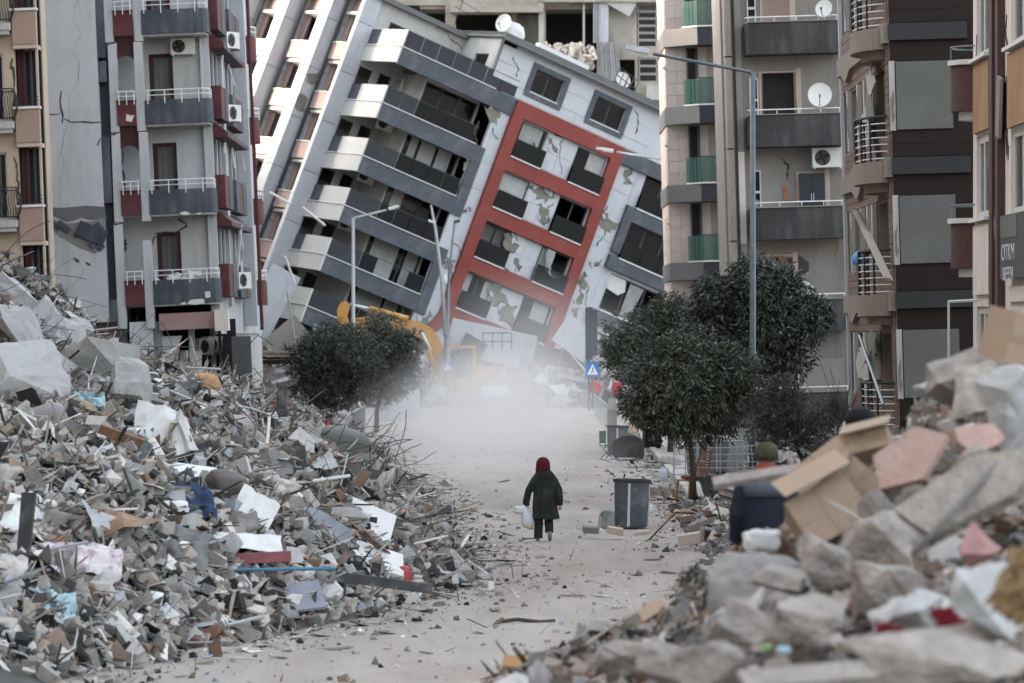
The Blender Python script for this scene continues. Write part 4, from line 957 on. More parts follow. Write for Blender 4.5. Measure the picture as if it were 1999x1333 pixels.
part('pvc_frame', MB().box(.0, 0, 0, 0, 0, 0).tube([(-.5, -.2, .53), (-.5, -.2, -2), ], .03, 4).tube([(-.5, -.2, .53), (-.1, -1.6, .55)], .03, 4), M_['pvc'], fb)
# burgundy mosaic balconies bulging from its rear corner
for k, (zt, zb_) in enumerate(((5.15, 4.25), (2.06, 1.18))):
    arc = [(.12-.52*math.sin(math.pi*i/14), .3+.62*math.cos(math.pi*i/14)) for i in range(15)]
    part('round_parapet', MB().prism(arc, zb_, zt, lambda p, q, e: (p, q, e)), M_['burgt'], fb)
    part('coping', MB().prism([(.12+(p[0]-.12)*1.12, .3+(p[1]-.3)*1.08) for p in arc], zt+.002, zt+.1, lambda p, q, e: (p, q, e)), M_['parap'], fb)
    part('corbel', MB().prism([(.12+(p[0]-.12)*.7, .3+(p[1]-.3)*.7) for p in arc], zb_-.16, zb_-.002, lambda p, q, e: (p, q, e)), M_['parap'], fb)
    part('handrail', MB().tube([(p[0], p[1], zt+.36) for p in arc], .02, 6).tube([(arc[6][0], arc[6][1], zt+.1), (arc[6][0], arc[6][1], zt+.36)], .015, 4), M_['pole'], fb)
# ================================================================ ground, kerbs, pavement
def ground_mat(name, c1, c2, c3, s1=.5, s2=9, bump=.5, streak=False):
    m = bpy.data.materials.new(name); m.use_nodes = True; t = m.node_tree; N = t.nodes; L = t.links; b = N['Principled BSDF']; b.inputs['Roughness'].default_value = .95
    b.inputs['Specular IOR Level'].default_value = .15
    tc = N.new('ShaderNodeTexCoord'); co = tc.outputs['Object']
    n1 = N.new('ShaderNodeTexNoise'); n1.inputs['Scale'].default_value = s1; n1.inputs['Detail'].default_value = 8; n1.inputs['Roughness'].default_value = .68; mpp = N.new('ShaderNodeMapping'); mpp.inputs['Scale'].default_value = (1, .12, 1) if streak else (1, 1, 1); L.new(co, mpp.inputs[0]); L.new(mpp.outputs[0], n1.inputs['Vector'])
    n2 = N.new('ShaderNodeTexNoise'); n2.inputs['Scale'].default_value = s2; n2.inputs['Detail'].default_value = 8; n2.inputs['Roughness'].default_value = .7; L.new(co, n2.inputs['Vector'])
    r1 = N.new('ShaderNodeMapRange'); r1.inputs[1].default_value = .38; r1.inputs[2].default_value = .62; L.new(n1.outputs['Fac'], r1.inputs[0])
    r2 = N.new('ShaderNodeMapRange'); r2.inputs[1].default_value = .55; r2.inputs[2].default_value = .72; r2.inputs[4].default_value = .75; L.new(n2.outputs['Fac'], r2.inputs[0])
    a = N.new('ShaderNodeMixRGB'); a.inputs[1].default_value = (*c1, 1); a.inputs[2].default_value = (*c2, 1); L.new(r1.outputs[0], a.inputs[0])
    if streak:
        n4 = N.new('ShaderNodeTexNoise'); n4.inputs['Scale'].default_value = .16; n4.inputs['Detail'].default_value = 7; n4.inputs['Roughness'].default_value = .72; L.new(co, n4.inputs['Vector'])
        r4 = N.new('ShaderNodeMapRange'); r4.inputs[1].default_value = .50; r4.inputs[2].default_value = .66; r4.inputs[4].default_value = .8; L.new(n4.outputs['Fac'], r4.inputs[0])
        a2 = N.new('ShaderNodeMixRGB'); a2.inputs[2].default_value = (.30, .235, .205, 1); L.new(a.outputs[0], a2.inputs[1]); L.new(r4.outputs[0], a2.inputs[0]); a = a2
    c = N.new('ShaderNodeMixRGB'); c.inputs[2].default_value = (*c3, 1); L.new(a.outputs[0], c.inputs[1]); L.new(r2.outputs[0], c.inputs[0]); L.new(c.outputs[0], b.inputs['Base Color'])
    bp = N.new('ShaderNodeBump'); bp.inputs['Strength'].default_value = bump; bp.inputs['Distance'].default_value = .05; L.new(n2.outputs['Fac'], bp.inputs['Height']); L.new(bp.outputs[0], b.inputs['Normal'])
    return m
MG = ground_mat('dusty_road', (.395, .355, .32), (.31, .275, .245), (.21, .175, .155), .9, 6, streak=True)
MGS = ground_mat('rubble_gap_shade', (.13, .125, .12), (.08, .077, .073), (.045, .043, .042), 1.2, 7, .8)  # dark tones stand in for shade in the gaps between pieces
MPV = ground_mat('pavement_slab', (.42, .39, .36), (.36, .33, .31), (.28, .25, .23), .9, 9, .3)
def grid(x0, x1, y0, y1, nx, ny, zf):
    xs = np.linspace(x0, x1, nx); ys = np.linspace(y0, y1, ny); vs = [(x, y, zf(x, y)) for y in ys for x in xs]
    fs = [(j*nx+i, j*nx+i+1, (j+1)*nx+i+1, (j+1)*nx+i) for j in range(ny-1) for i in range(nx-1)]
    return MB().add(vs, fs)
o = part('ground', grid(-900, 900, -200, 1500, 4, 4, lambda x, y: -.12), MG); struct(o)
def nz(x, y, s=1.0, o=0.0): return noise.noise(Vector((x*s, y*s, o)))
o = part('road', grid(-14, 12, 25, 235, 60, 320, lambda x, y: .012+.03*nz(x, y, .45)+.012*nz(x, y, 2.2)), MG, smooth=True); struct(o)
# pavement on the right with kerbstones
def kx(y): return 4.1 + (y-80)*.010
pv = part('pavement', MB().add([(kx(y)+.2, y, .13) for y in range(70, 215, 5)]+[(9.5, y, .13) for y in range(70, 215, 5)], [(i, i+1, 29+i+1, 29+i) for i in range(28)][::1]), MPV); struct(pv)
kb = MB(); ks = mesh_of('kerbstone', MB().box(-.1, .1, -.48, .48, 0, .17), mat('kerb_concrete', (.44, .40, .37), .95, .15, 4, .3, rand=.15))
for i in range(96):
    y = 82+i*1.0
    ko = inst('kerbstone', ks, Matrix.Translation((kx(y)+.1+r5.uniform(-.02, .02), y, 0)) @ rotm(0, r5.uniform(-2, 2), r5.uniform(-2, 2)-.6), pv)
# ---------------------------------------------------------------- rubble heightfields
def lerp_t(tab, v):
    if v <= tab[0][0]: return tab[0][1]
    for (a, b), (c, d) in zip(tab, tab[1:]):
        if v <= c: return b+(d-b)*(v-a)/(c-a)
    return tab[-1][1]
EDGE = [(30, -5.6), (44.5, -5.2), (49, -3.9), (52, -3.0), (55, -2.0), (61, -.75), (66, -.75), (71, -1.15), (81, -1.7), (95, -2.6), (103, -3.2), (118, -4.4), (135, -5.6), (150, -7.5)]
def ss(t): t = min(1, max(0, t)); return t*t*(3-2*t)
def hL(x, y):
    d = lerp_t(EDGE, y)+.35*nz(x, y, .5, 3)-x
    if d < 0: return -.09
    h = 3.15*(1-math.exp(-d/3.1))
    if y > 112: h *= 1-ss((y-112)/26)*.85
    if y < 54: h *= .42+.58*ss((y-42)/12)
    h += 2.5*math.exp(-((x+12.0)/2.3)**2-((y-86)/11)**2)+.7*math.exp(-((x+6.6)/1.6)**2-((y-66)/7)**2)
    k = min(1, d/1.2)
    return h+k*(.35*nz(x, y, .42, 9)+.20*nz(x, y, 1.1, 2)+.09*nz(x, y, 2.7, 4))
CREST = [(-400, 1560), (850, 1520), (930, 1440), (980, 1345), (1100, 1312), (1200, 1275), (1300, 1232), (1370, 1175), (1430, 1140), (1500, 1090), (1600, 1010), (1700, 920), (1780, 868), (1830, 800), (1870, 745), (1999, 715), (2200, 640), (3500, 560)]
def hF_(x, y):
    yy_ = max(y, 15.0); px = 1000+FPX*x/max(yy_, 1); px = max(-400, min(3400, px)); yc = lerp_t(CREST, px)
    Dm = 30.0
    t = min(1, (min(yy_, Dm)-15)/14.2); py = 1560+(yc-1560)*t**.8
    z = 4.1-(py-642)*min(yy_, Dm)/FPX
    z += (.10*nz(x, y, 1.0, 1)+.05*nz(x, y, 3, 5))*(1 if yy_ < 32 else .5)
    if y > Dm: z = z*(1-ss((y-Dm)/9))
    return max(z, -.09)
def hR(x, y):
    d = x-(kx(y)-.5)
    h = 0
    if 66 < y < 92: h = .30*ss(d+.2)*ss((y-66)/5)*ss((92-y)/8)
    if y > 88 and x > 5.6: h = max(h, ss((x-5.6)/2.2)*.8*ss((y-88)/6)*(1-.6*ss((y-118)/12)))
    return h*(1+.5*nz(x, y, 1.2, 6)) if h > 0 else 0
def hB(x, y):   # wreckage at the foot of the leaning block
    if y < 196: return 0
    e = ss((y-196)/14)
    return e*(1.6+1.0*nz(x, y, .3, 2)+.5*nz(x, y, .9, 7))*(.35+.65*ss(abs(x-.5)/7))
o = part('rubble_gap_ground', grid(-17, .4, 36, 150, 110, 500, hL), MGS, smooth=False); o['kind'] = 'structure'; o.name = 'rubble_terrain'
o = part('rubble_terrain', grid(-3, 9, 2, 41, 120, 220, hF_), MGS); struct(o)
o = part('rubble_terrain', grid(3, 12, 64, 130, 70, 240, lambda x, y: hR(x, y)+.02 if hR(x, y) > .01 else -.09), MGS); struct(o)
o = part('rubble_terrain', grid(-22, 16, 196, 232, 80, 60, lambda x, y: hB(x, y)-.09), MGS); struct(o)
def hit(px, py, hf, d0=16, d1=150):
    D = d0
    while D < d1:
        p = W(px, py, D)
        if p.z < hf(p.x, p.y): return p
        D += .12
    return W(px, py, d1)
def nrm(hf, x, y):
    e = .25; return Vector((hf(x-e, y)-hf(x+e, y), hf(x, y-e)-hf(x, y+e), 2*e)).normalized()

# ---------------------------------------------------------------- debris pieces
def chunk(seed, n=13, sq=(1, 1, 1), jag=.0):
    r = random.Random(seed); bm = bmesh.new()
    for _ in range(n):
        v = Vector((r.gauss(0, 1), r.gauss(0, 1), r.gauss(0, 1))).normalized()*r.uniform(.8, 1.05)
        mx = max(abs(v.x), abs(v.y), abs(v.z)); v = v.lerp(v/mx, .7)
        bm.verts.new((v.x*sq[0]*.5, v.y*sq[1]*.5, v.z*sq[2]*.5))
    bmesh.ops.convex_hull(bm, input=bm.verts[:])
    for v in [v for v in bm.verts if not v.link_faces]: bm.verts.remove(v)
    mb = MB(); bm.verts.index_update(); bmesh.ops.triangulate(bm, faces=bm.faces[:]); mb.v = [tuple(v.co) for v in bm.verts]; mb.f = [tuple(v.index for v in f.verts) for f in bm.faces]; bm.free(); return mb
def rough_chunk(seed, n=13, sq=(1, 1, 1), lv=2, amp=.05):
    mb = chunk(seed, n, sq); bm = bmesh.new(); vs = [bm.verts.new(v) for v in mb.v]
    for f in mb.f: bm.faces.new([vs[i] for i in f])
    bmesh.ops.subdivide_edges(bm, edges=bm.edges[:], cuts=lv, use_grid_fill=True); bmesh.ops.triangulate(bm, faces=bm.faces[:])
    for v in bm.verts:
        n_ = noise.noise(v.co*3.1+Vector((seed, 0, 0)))*amp+noise.noise(v.co*9+Vector((0, seed, 0)))*amp*.5; v.co += v.co.normalized()*n_
    bm.verts.index_update(); o_ = MB(); o_.v = [tuple(v.co) for v in bm.verts]; o_.f = [tuple(v.index for v in f.verts) for f in bm.faces]; bm.free(); return o_
MRB = {
 'concrete': mat('rubble_concrete', (.36, .355, .35), .95, .14, 3, .6, 16, rand=.45, dirt=(.22,.21,.20), dscale=3, damt=.6, hue=.01),
 'pale': mat('rubble_plaster', (.46, .445, .43), .95, .10, 3, .4, 16, rand=.25, dirt=(.3,.28,.26), dscale=4, damt=.6),
 'pinkish': mat('rubble_pinkish', (.42, .31, .28), .95, .12, 3, .4, 16, rand=.25, dirt=(.4,.38,.36), dscale=3, damt=.7),
 'brick': mat('hollow_brick', (.33, .17, .12), .95, .2, 5, .4, 20, rand=.25, dirt=(.38,.34,.31), dscale=3, damt=.8),
 'wood': mat('broken_wood', (.15, .10, .07), .85, .25, 3, .3, 20, rand=.45, dirt=(.34,.31,.28), dscale=3, damt=.7, hue=.015),
 'sheet': mat('bent_sheet', (.46, .47, .48), .6, .12, 2, .15, 8, rand=.4, dirt=(.33,.31,.30), dscale=2.5, damt=.7, hue=.02),
 'dark': mat('dark_debris', (.07, .07, .075), .8, .25, 3, .3, 14, rand=.5, dirt=(.25,.24,.23), dscale=3, damt=.6, hue=.04),
 'steel': mat('rebar_steel', (.10, .085, .075), .75, .25, 8, .2, rand=.4),
 'pipe': mat('plastic_pipe', (.48, .49, .50), .55, .12, 4, .05, rand=.35, dirt=(.33,.31,.30), dscale=4, damt=.5),
 'cloth': mat('dusty_cloth', (.45, .42, .40), .95, .18, 3, .7, 9, rand=.5, dirt=(.3,.28,.27), dscale=2, damt=.5),
 'card': mat('cardboard', (.37, .275, .20), .85, .08, 1.5, .06, rand=.12, dirt=(.33,.23,.15), dscale=1.5, damt=.5),
}
MTN = mat('small_debris', (.3, .3, .3), .95, .15, 6, .4, 20, attr=True)
PALETTE = np.array([(.31,.305,.295),(.40,.385,.37),(.50,.47,.44),(.22,.21,.20),(.38,.33,.295),(.66,.65,.635),(.12,.115,.11),(.28,.215,.175),(.19,.125,.09),(.40,.43,.47),(.035,.035,.037),(.36,.31,.26)])
PALETTE = PALETTE*.88*np.array([1.0, .975, .95])
PALW = np.array([.16,.13,.09,.15,.06,.09,.12,.045,.03,.05,.10,.06]); PALW = PALW/PALW.sum()
WARM = PALETTE*np.array([.86, .80, .75])
def rot_batch(n, tilt=1.0):
    q = nrs.randn(n, 4); q[:, 1:3] *= tilt; q /= np.linalg.norm(q, axis=1)[:, None]; w_, x, y, z = q.T
    return np.stack([1-2*(y*y+z*z), 2*(x*y-z*w_), 2*(x*z+y*w_), 2*(x*y+z*w_), 1-2*(x*x+z*z), 2*(y*z-x*w_), 2*(x*z-y*w_), 2*(y*z+x*w_), 1-2*(x*x+y*y)], 1).reshape(n, 3, 3)
CH = []
def chip(seed):
    r = random.Random(seed); bm = bmesh.new(); cut = r.randrange(8); cut2 = r.randrange(8)
    for i in range(8):
        x, y, z = [(-.5 if not (i >> k) & 1 else .5)*r.uniform(.62, 1.0) for k in range(3)]
        if i in (cut,): x *= .7; y *= .65
        if i == cut2: z *= .6
        bm.verts.new((x+r.uniform(-.1, .1), y+r.uniform(-.1, .1), z))
    bmesh.ops.convex_hull(bm, input=bm.verts[:]); bmesh.ops.triangulate(bm, faces=bm.faces[:]); bm.verts.index_update()
    mb = MB(); mb.v = [tuple(v.co) for v in bm.verts]; mb.f = [tuple(v.index for v in f.verts) for f in bm.faces]; bm.free(); return mb
for s in range(12):
    m = chip(s+100); CH.append((np.array(m.v), np.array(m.f)))
def scatter(name, pts, sizes, kindw=(.5, .3, .2), pal=None, palw=None, tilt=1.0, material=None, flat=.35):
    """stuff: thousands of chips, slabs and splinters, joined"""
    n = len(pts); Rm = rot_batch(n, tilt); VV = []; FF = []; TT = []; base = 0
    kinds = nrs.choice(3, n, p=np.array(kindw)/sum(kindw)); pal = PALETTE if pal is None else pal; palw = PALW if palw is None else palw
    col = pal[nrs.choice(len(pal), n, p=palw)]*nrs.uniform(.75, 1.2, (n, 1))
    for ci in range(len(CH)):
        idx = np.where(nrs.randint(0, len(CH), n) == ci)[0] if False else np.arange(n)[np.arange(n) % len(CH) == ci]
        if len(idx) == 0: continue
        v, f = CH[ci]; S = np.ones((len(idx), 3))
        k = kinds[idx]; S[k == 1] = np.stack([nrs.uniform(.9, 2.4, (k == 1).sum()), nrs.uniform(.6, 1.4, (k == 1).sum()), nrs.uniform(.04, .13, (k == 1).sum())], 1)
        S[k == 2] = np.stack([nrs.uniform(2.2, 7.0, (k == 2).sum()), nrs.uniform(.07, .25, (k == 2).sum()), nrs.uniform(.05, .13, (k == 2).sum())], 1)
        S[k == 0] *= nrs.uniform(.6, 1.2, ((k == 0).sum(), 3))
        vs = v[None]*S[:, None]*np.asarray(sizes)[idx][:, None, None]
        vs = np.einsum('nij,nkj->nki', Rm[idx], vs)+np.asarray(pts)[idx][:, None]
        VV.append(vs.reshape(-1, 3)); FF.append((f[None]+(np.arange(len(idx))*len(v))[:, None, None]+base).reshape(-1, 3)); base += len(idx)*len(v)
        TT.append(np.repeat(col[idx], len(f), 0))
    V = np.concatenate(VV).astype(np.float32); Fc = np.concatenate(FF).astype(np.int32); T_ = np.concatenate(TT)
    me = bpy.data.meshes.new(name); me.vertices.add(len(V)); me.vertices.foreach_set('co', V.ravel())
    me.loops.add(len(Fc)*3); me.loops.foreach_set('vertex_index', Fc.ravel()); me.polygons.add(len(Fc)); me.polygons.foreach_set('loop_start', np.arange(len(Fc), dtype=np.int32)*3)
    me.polygons.foreach_set('use_smooth', np.zeros(len(Fc), dtype=bool)); me.update(calc_edges=True); vcol(me, np.concatenate([T_, np.ones((len(T_), 1))], 1)); me.materials.append(material or MTN)
    o = bpy.data.objects.new(name, me); C.objects.link(o); o['kind'] = 'stuff'; return o
def sample(hf, x0, x1, y0, y1, n, minh=.03, ybias=1.0, up=.05):
    out = []
    while len(out) < n:
        x = rnd.uniform(x0, x1); y = y0+(y1-y0)*rnd.random()**ybias
        # keep to what lies inside (a little beyond) the view cone
        if abs(x)*FPX/max(y, 1) > 1120: continue
        h = hf(x, y)
        if h < minh: continue
        out.append((x, y, h+rnd.uniform(-.02, up)))
    return out
def szs(n, lo, hi, p=2.2): return lo+(hi-lo)*nrs.random_sample(n)**p
scatter('small_rubble', sample(hL, -17, .5, 44, 112, 90000, .02, 1.35, .16), szs(90000, .025, .27, 2.2), kindw=(.34, .50, .16), tilt=.38)
scatter('small_rubble', sample(hL, -17, .5, 100, 150, 6000, .02, 1.2, .15), szs(6000, .10, .45), kindw=(.4, .4, .2), tilt=.4)
scatter('small_rubble', sample(hF_, -1, 6, 13, 36, 14000, .5, .8, .09), szs(14000, .03, .18), kindw=(.6, .33, .07), tilt=.5, pal=WARM, palw=PALW)
scatter('small_rubble', sample(hF_, -1, 6, 13, 36, 9000, .5, .8, .10), szs(9000, .015, .09), kindw=(.6, .33, .07), tilt=.5, pal=WARM, palw=PALW)
scatter('small_rubble', sample(hR, 3, 12, 64, 126, 7000, .02, 1.3, .06), szs(7000, .05, .26), kindw=(.5, .38, .12), tilt=.3)
scatter('small_rubble', sample(hB, -22, 14, 197, 230, 5000, .1, 1.0, .3), szs(5000, .15, 1.1), kindw=(.3, .35, .35))
# crumbs on the road: along the edges dense, in the middle sparse
def crumbs(n):
    out = []
    while len(out) < n:
        y = 38+rnd.random()**1.2*95; e = lerp_t(EDGE, y); side = rnd.random()
        if side < .5: x = e+abs(rnd.gauss(0, .7))
        elif side < .82: x = kx(y)+.1-abs(rnd.gauss(0, .7))
        else: x = rnd.uniform(e, kx(y)+5)
        if y < 66 and rnd.random() < .3: x = rnd.uniform(e, 7)
        out.append((x, y, .02+.03*nz(x, y, .45)))
    return out
scatter('road_grit', crumbs(7500), szs(7500, .015, .13, 3.5), kindw=(.55, .3, .15), tilt=.4)

scatter('flat_scraps', [(p[0], p[1], p[2]+.01) for p in crumbs(1000)], szs(1000, .06, .28, 2.8), kindw=(0, .7, .3), tilt=.06)
# countable pieces --------------------------------------------------------
CHM = [mesh_of('concrete_chunk', rough_chunk(s, 9+s % 6, [(1,1,1),(1.3,.9,.6),(1.1,1,.45),(1.5,.7,.55)][s % 4], 1, .05), MRB['concrete']) for s in range(12)]
def slabm(seed):
    r = random.Random(seed); n = r.choice((5, 6, 7)); poly = [(.5*math.cos(2*math.pi*i/n+r.uniform(-.3, .3))*r.uniform(.8, 1.2), .5*math.sin(2*math.pi*i/n+r.uniform(-.3, .3))*r.uniform(.7, 1.1)) for i in range(n)]
    poly = blob(poly, .03, 2, seed); mb = MB(); patch(mb, poly, lambda a, b, c: (a, c, b), 0, .13); nn = len(poly); t = earclip(poly); k = len(mb.v)
    mb.add([(p[0], p[1], 0) for p in poly], [(a, c, b) for a, b, c in t]); return mb
SLM = [slabm(s) for s in range(8)]
def bent_sheet(seed):
    r = random.Random(seed); nx, ny = 7, 5; a, b, c = r.uniform(-.25, .25), r.uniform(-.5, .5), r.uniform(.5, 2)
    vs = []
    for zt in (0, .012):
        for j in range(ny):
            for i in range(nx):
                x, y = i/(nx-1)-.5, (j/(ny-1)-.5)*.7; z = a*x*x*4+b*x*y*3+.08*abs(math.sin(x*c*5+seed))+.03*r.random(); vs.append((x+r.uniform(-.02, .02), y+r.uniform(-.02, .02), z+zt))
    q = nx*ny; fs = [(j*nx+i, j*nx+i+1, (j+1)*nx+i+1, (j+1)*nx+i) for j in range(ny-1) for i in range(nx-1)]
    return MB().add(vs, fs)
def board(seed):
    r = random.Random(seed); mb = MB().box(-.5, .5, -.09, .09, -.018, .018); v = [list(p) for p in mb.v]
    for p in v:
        if p[0] > 0: p[0] += r.uniform(-.06, .06); p[1] *= r.uniform(.5, 1.2)
    mb.v = [tuple(p) for p in v]; return mb
def wire(seed, n=9, k=.18):
    r = random.Random(seed); p = Vector((0, 0, -.1)); d = Vector((r.uniform(-.4, .4), r.uniform(-.4, .4), 1)).normalized(); pts = [p.copy()]; cv = Vector((r.uniform(-1, 1), r.uniform(-1, 1), r.uniform(-.8, .2)))*k
    for i in range(n):
        p = p+d*.13; d = (d+cv+Vector((r.gauss(0, .07), r.gauss(0, .07), r.gauss(0, .07)))).normalized(); pts.append(p.copy())
        if i == n//2: cv = cv*r.uniform(-1.5, 1)
    return MB().tube(pts, .008, 4)
def brickm():
    mb = MB(); L, H, Wd = .5, .19, .19          # hollow brick: outer shell with open cells
    for i in range(4): z = -H/2+i*(H-.015)/3; mb.box(-L/2, L/2, -Wd/2, Wd/2, z, z+.015)
    for i in range(3): y = -Wd/2+i*(Wd-.015)/2; mb.box(-L/2+.001, L/2-.001, y, y+.015, -H/2+.015, H/2-.015)
    return mb
MRB['warm'] = mat('warm_rubble', (.31, .275, .245), .95, .2, 4, .9, 22, rand=.4, dirt=(.15,.13,.115), dscale=5, damt=.7, hue=.01)
CHW = [mesh_of('stone_lump', rough_chunk(s+40, 9+s % 5, [(1,1,1),(1.3,.9,.6),(1.1,1,.45),(1.5,.7,.55)][s % 4], 2, .09), MRB['warm']) for s in range(10)]
SETS = {
 'stone_lump': (CHW, 'warm', 'stone'),
 'concrete_chunk': (CHM, 'concrete', 'piece of rubble'),
 'plaster_slab': ([mesh_of('plaster_slab', m, MRB['pale']) for m in SLM], 'pale', 'slab'),
 'pinkish_slab': ([mesh_of('pinkish_slab', m, MRB['pinkish']) for m in [MB().add(q.v, q.f) for q in SLM[:4]]], 'pinkish', 'slab'),
 'metal_sheet': ([mesh_of('metal_sheet', bent_sheet(s), MRB['sheet']) for s in range(8)], 'sheet', 'metal sheet'),
 'wooden_board': ([mesh_of('wooden_board', board(s), MRB['wood']) for s in range(5)], 'wood', 'board'),
 'dark_board': ([mesh_of('dark_board', board(s+9), MRB['dark']) for s in range(5)], 'dark', 'board'),
 'plastic_pipe': ([mesh_of('plastic_pipe', MB().tube([(-.5, 0, 0), (-.1, .02, .01*s), (.5, .05*s-.1, 0)], .022, 6), MRB['pipe']) for s in range(4)], 'pipe', 'pipe'),
 'hollow_brick': ([mesh_of('hollow_brick', brickm(), MRB['brick'])], 'brick', 'brick'),
 'bent_rebar': ([mesh_of('bent_rebar', wire(s, 8+s % 5, .10+.05*(s % 4)), MRB['steel']) for s in range(12)], 'steel', 'reinforcing bar'),
 'crumpled_cloth': ([mesh_of('crumpled_cloth', rough_chunk(s+50, 11, (1.2, .9, .5), 3, .22), MRB['cloth'], True) for s in range(5)], 'cloth', 'cloth'),
 'loose_wire': ([mesh_of('loose_wire', MB().tube([(q.x*1.2, q.y*1.2, q.z*.5) for q in [Vector(v) for v in [(math.cos(t*.7+s)*(.3+.04*t), math.sin(t*.8)*(.3+.05*s), .05*t) for t in range(14)]]], .008, 4), MRB['dark']) for s in range(5)], 'dark', 'wire'),
}
def debris(kind, n, hf, reg, size, label, group, tilt=35, up=.1, p=1.8, ybias=1.3, minh=.08, sink=.2):
    meshes, _, cat = SETS[kind]; pts = sample(hf, *reg, n, minh, ybias, up)
    for x, y, z in pts:
        s = size[0]+(size[1]-size[0])*rnd.random()**p
        o = bpy.data.objects.new(kind, rnd.choice(meshes)); C.objects.link(o)
        if kind == 'concrete_chunk': e = (rnd.uniform(0, 360), rnd.uniform(0, 360), rnd.uniform(0, 360))
        else: e = (rnd.gauss(0, tilt), rnd.gauss(0, tilt), rnd.uniform(0, 360))
        if kind != 'bent_rebar' and kind != 'concrete_chunk' and rnd.random() < .6: e = (e[0]+25, e[1], rnd.gauss(0, 40))   # lean towards the road
        o.rotation_euler = [R(a) for a in e]; o.location = (x, y, z+s*(.12-sink*rnd.random() if kind != 'bent_rebar' else -.05))
        if kind in ('wooden_board', 'dark_board', 'plastic_pipe'): o.scale = (s, s**.4, s**.4)
        elif kind == 'bent_rebar': o.scale = (s, s, s)
        elif kind == 'hollow_brick': o.scale = (s, s*.9, s*.9)
        elif kind == 'metal_sheet': o.scale = (s, s*rnd.uniform(.6, 1.2), s*.8)
        else: o.scale = (s*rnd.uniform(.8, 1.3), s*rnd.uniform(.8, 1.2), s*rnd.uniform(.6, 1))
        tag(o, label, cat, group)

RL = (-17, .5, 45, 100)
debris('concrete_chunk', 200, hL, RL, (.20, .70), 'jagged grey concrete chunk in the large heap along the road edge', 'concrete chunks in the large heap', up=.12, p=1.3)
debris('plaster_slab', 150, hL, RL, (.22, .6), 'flat pale plaster slab lying among the mixed debris of the large heap', 'pale plaster slabs in the large heap', up=.18)
debris('pinkish_slab', 26, hL, RL, (.25, .6), 'dull pink plaster fragment in the large heap', 'pink plaster fragments in the large heap', up=.18)
debris('metal_sheet', 120, hL, RL, (.25, .75), 'bent pale sheet sticking out of the large heap', 'bent sheets in the large heap', up=.25)
debris('wooden_board', 90, hL, RL, (.3, 1.1), 'splintered brown board in the large heap', 'broken boards in the large heap', up=.2)
debris('dark_board', 120, hL, RL, (.4, 1.4), 'dark broken board or strip in the large heap', 'dark strips in the large heap', up=.2)
debris('plastic_pipe', 70, hL, RL, (.5, 1.7), 'thin pale pipe poking out of the large heap', 'thin pale pipes in the large heap', up=.25, tilt=12)
debris('hollow_brick', 60, hL, (-12, .5, 45, 95), (.5, .9), 'broken red hollow brick in the large heap', 'hollow bricks in the large heap', up=.1)
debris('bent_rebar', 110, hL, (-17, 0, 56, 112), (.4, 1.4), 'rusty bent reinforcing bar curling out of the large heap', 'bent bars in the large heap', tilt=70, up=.05)
debris('loose_wire', 50, hL, (-14, 0, 50, 100), (.5, 1.4), 'tangled dark wire loop on the large heap', 'wire tangles on the large heap', tilt=50, up=.25)
debris('crumpled_cloth', 80, hL, RL, (.25, .85), 'dusty crumpled cloth on the large heap', 'crumpled cloths on the large heap', up=.15)
RF = (-1, 6, 15, 31.5)
debris('stone_lump', 200, hF_, RF, (.09, .40), 'blurred beige grey lump in the near heap', 'lumps in the near heap', up=.05, ybias=.7, minh=.6, p=1.5)
debris('plaster_slab', 60, hF_, RF, (.15, .42), 'blurred pale slab in the near heap', 'pale slabs in the near heap', up=.08, ybias=.7, minh=.6)
debris('pinkish_slab', 22, hF_, RF, (.15, .36), 'blurred pink slab in the near heap', 'pink slabs in the near heap', up=.08, ybias=.7, minh=.6)
debris('plastic_pipe', 5, hF_, RF, (.15, .4), 'blurred pale stick in the near heap', 'pale sticks in the near heap', up=.1, ybias=.7, minh=.6)
debris('wooden_board', 16, hF_, RF, (.2, .5), 'blurred brown board in the near heap', 'brown boards in the near heap', up=.08, ybias=.7, minh=.6)
debris('crumpled_cloth', 24, hF_, RF, (.15, .45), 'blurred pale crumpled sack in the near heap', 'crumpled sacks in the near heap', up=.05, ybias=.7, minh=.6)
RR_ = (3.6, 9, 67, 116)
debris('concrete_chunk', 35, hR, RR_, (.15, .5), 'grey concrete piece strewn on the pavement', 'concrete pieces on the pavement', up=.03, minh=.03)
debris('plaster_slab', 60, hR, RR_, (.2, .6), 'pale broken slab strewn on the pavement', 'pale slabs on the pavement', up=.06, minh=.03, tilt=15)
debris('wooden_board', 40, hR, RR_, (.4, 1.2), 'broken board strewn on the pavement', 'boards on the pavement', up=.1, minh=.03, tilt=14)
debris('metal_sheet', 22, hR, RR_, (.3, .8), 'bent pale sheet lying in the rubble of the pavement', 'bent sheets on the pavement', up=.1, minh=.05)
debris('crumpled_cloth', 14, hR, RR_, (.3, .7), 'dusty cloth lying in the rubble of the pavement', 'cloths on the pavement', up=.08, minh=.05)
debris('hollow_brick', 22, hR, (3.6, 7, 67, 95), (.5, .8), 'red hollow brick dropped on the pavement', 'bricks on the pavement', up=.02, minh=.03, tilt=20)
debris('bent_rebar', 26, hR, (5.2, 9, 84, 116), (.4, 1.1), 'bent bar standing in the rubble of the pavement', 'bent bars on the pavement', up=.02, minh=.05)
debris('concrete_chunk', 35, hB, (-22, 14, 198, 222), (.5, 2.0), 'grey broken concrete at the foot of the leaning block', 'concrete at the foot of the leaning block', up=.2, minh=.2)
debris('plaster_slab', 60, hB, (-22, 14, 198, 222), (.8, 2.6), 'pale broken panel at the foot of the leaning block', 'panels at the foot of the leaning block', up=.4, minh=.2)
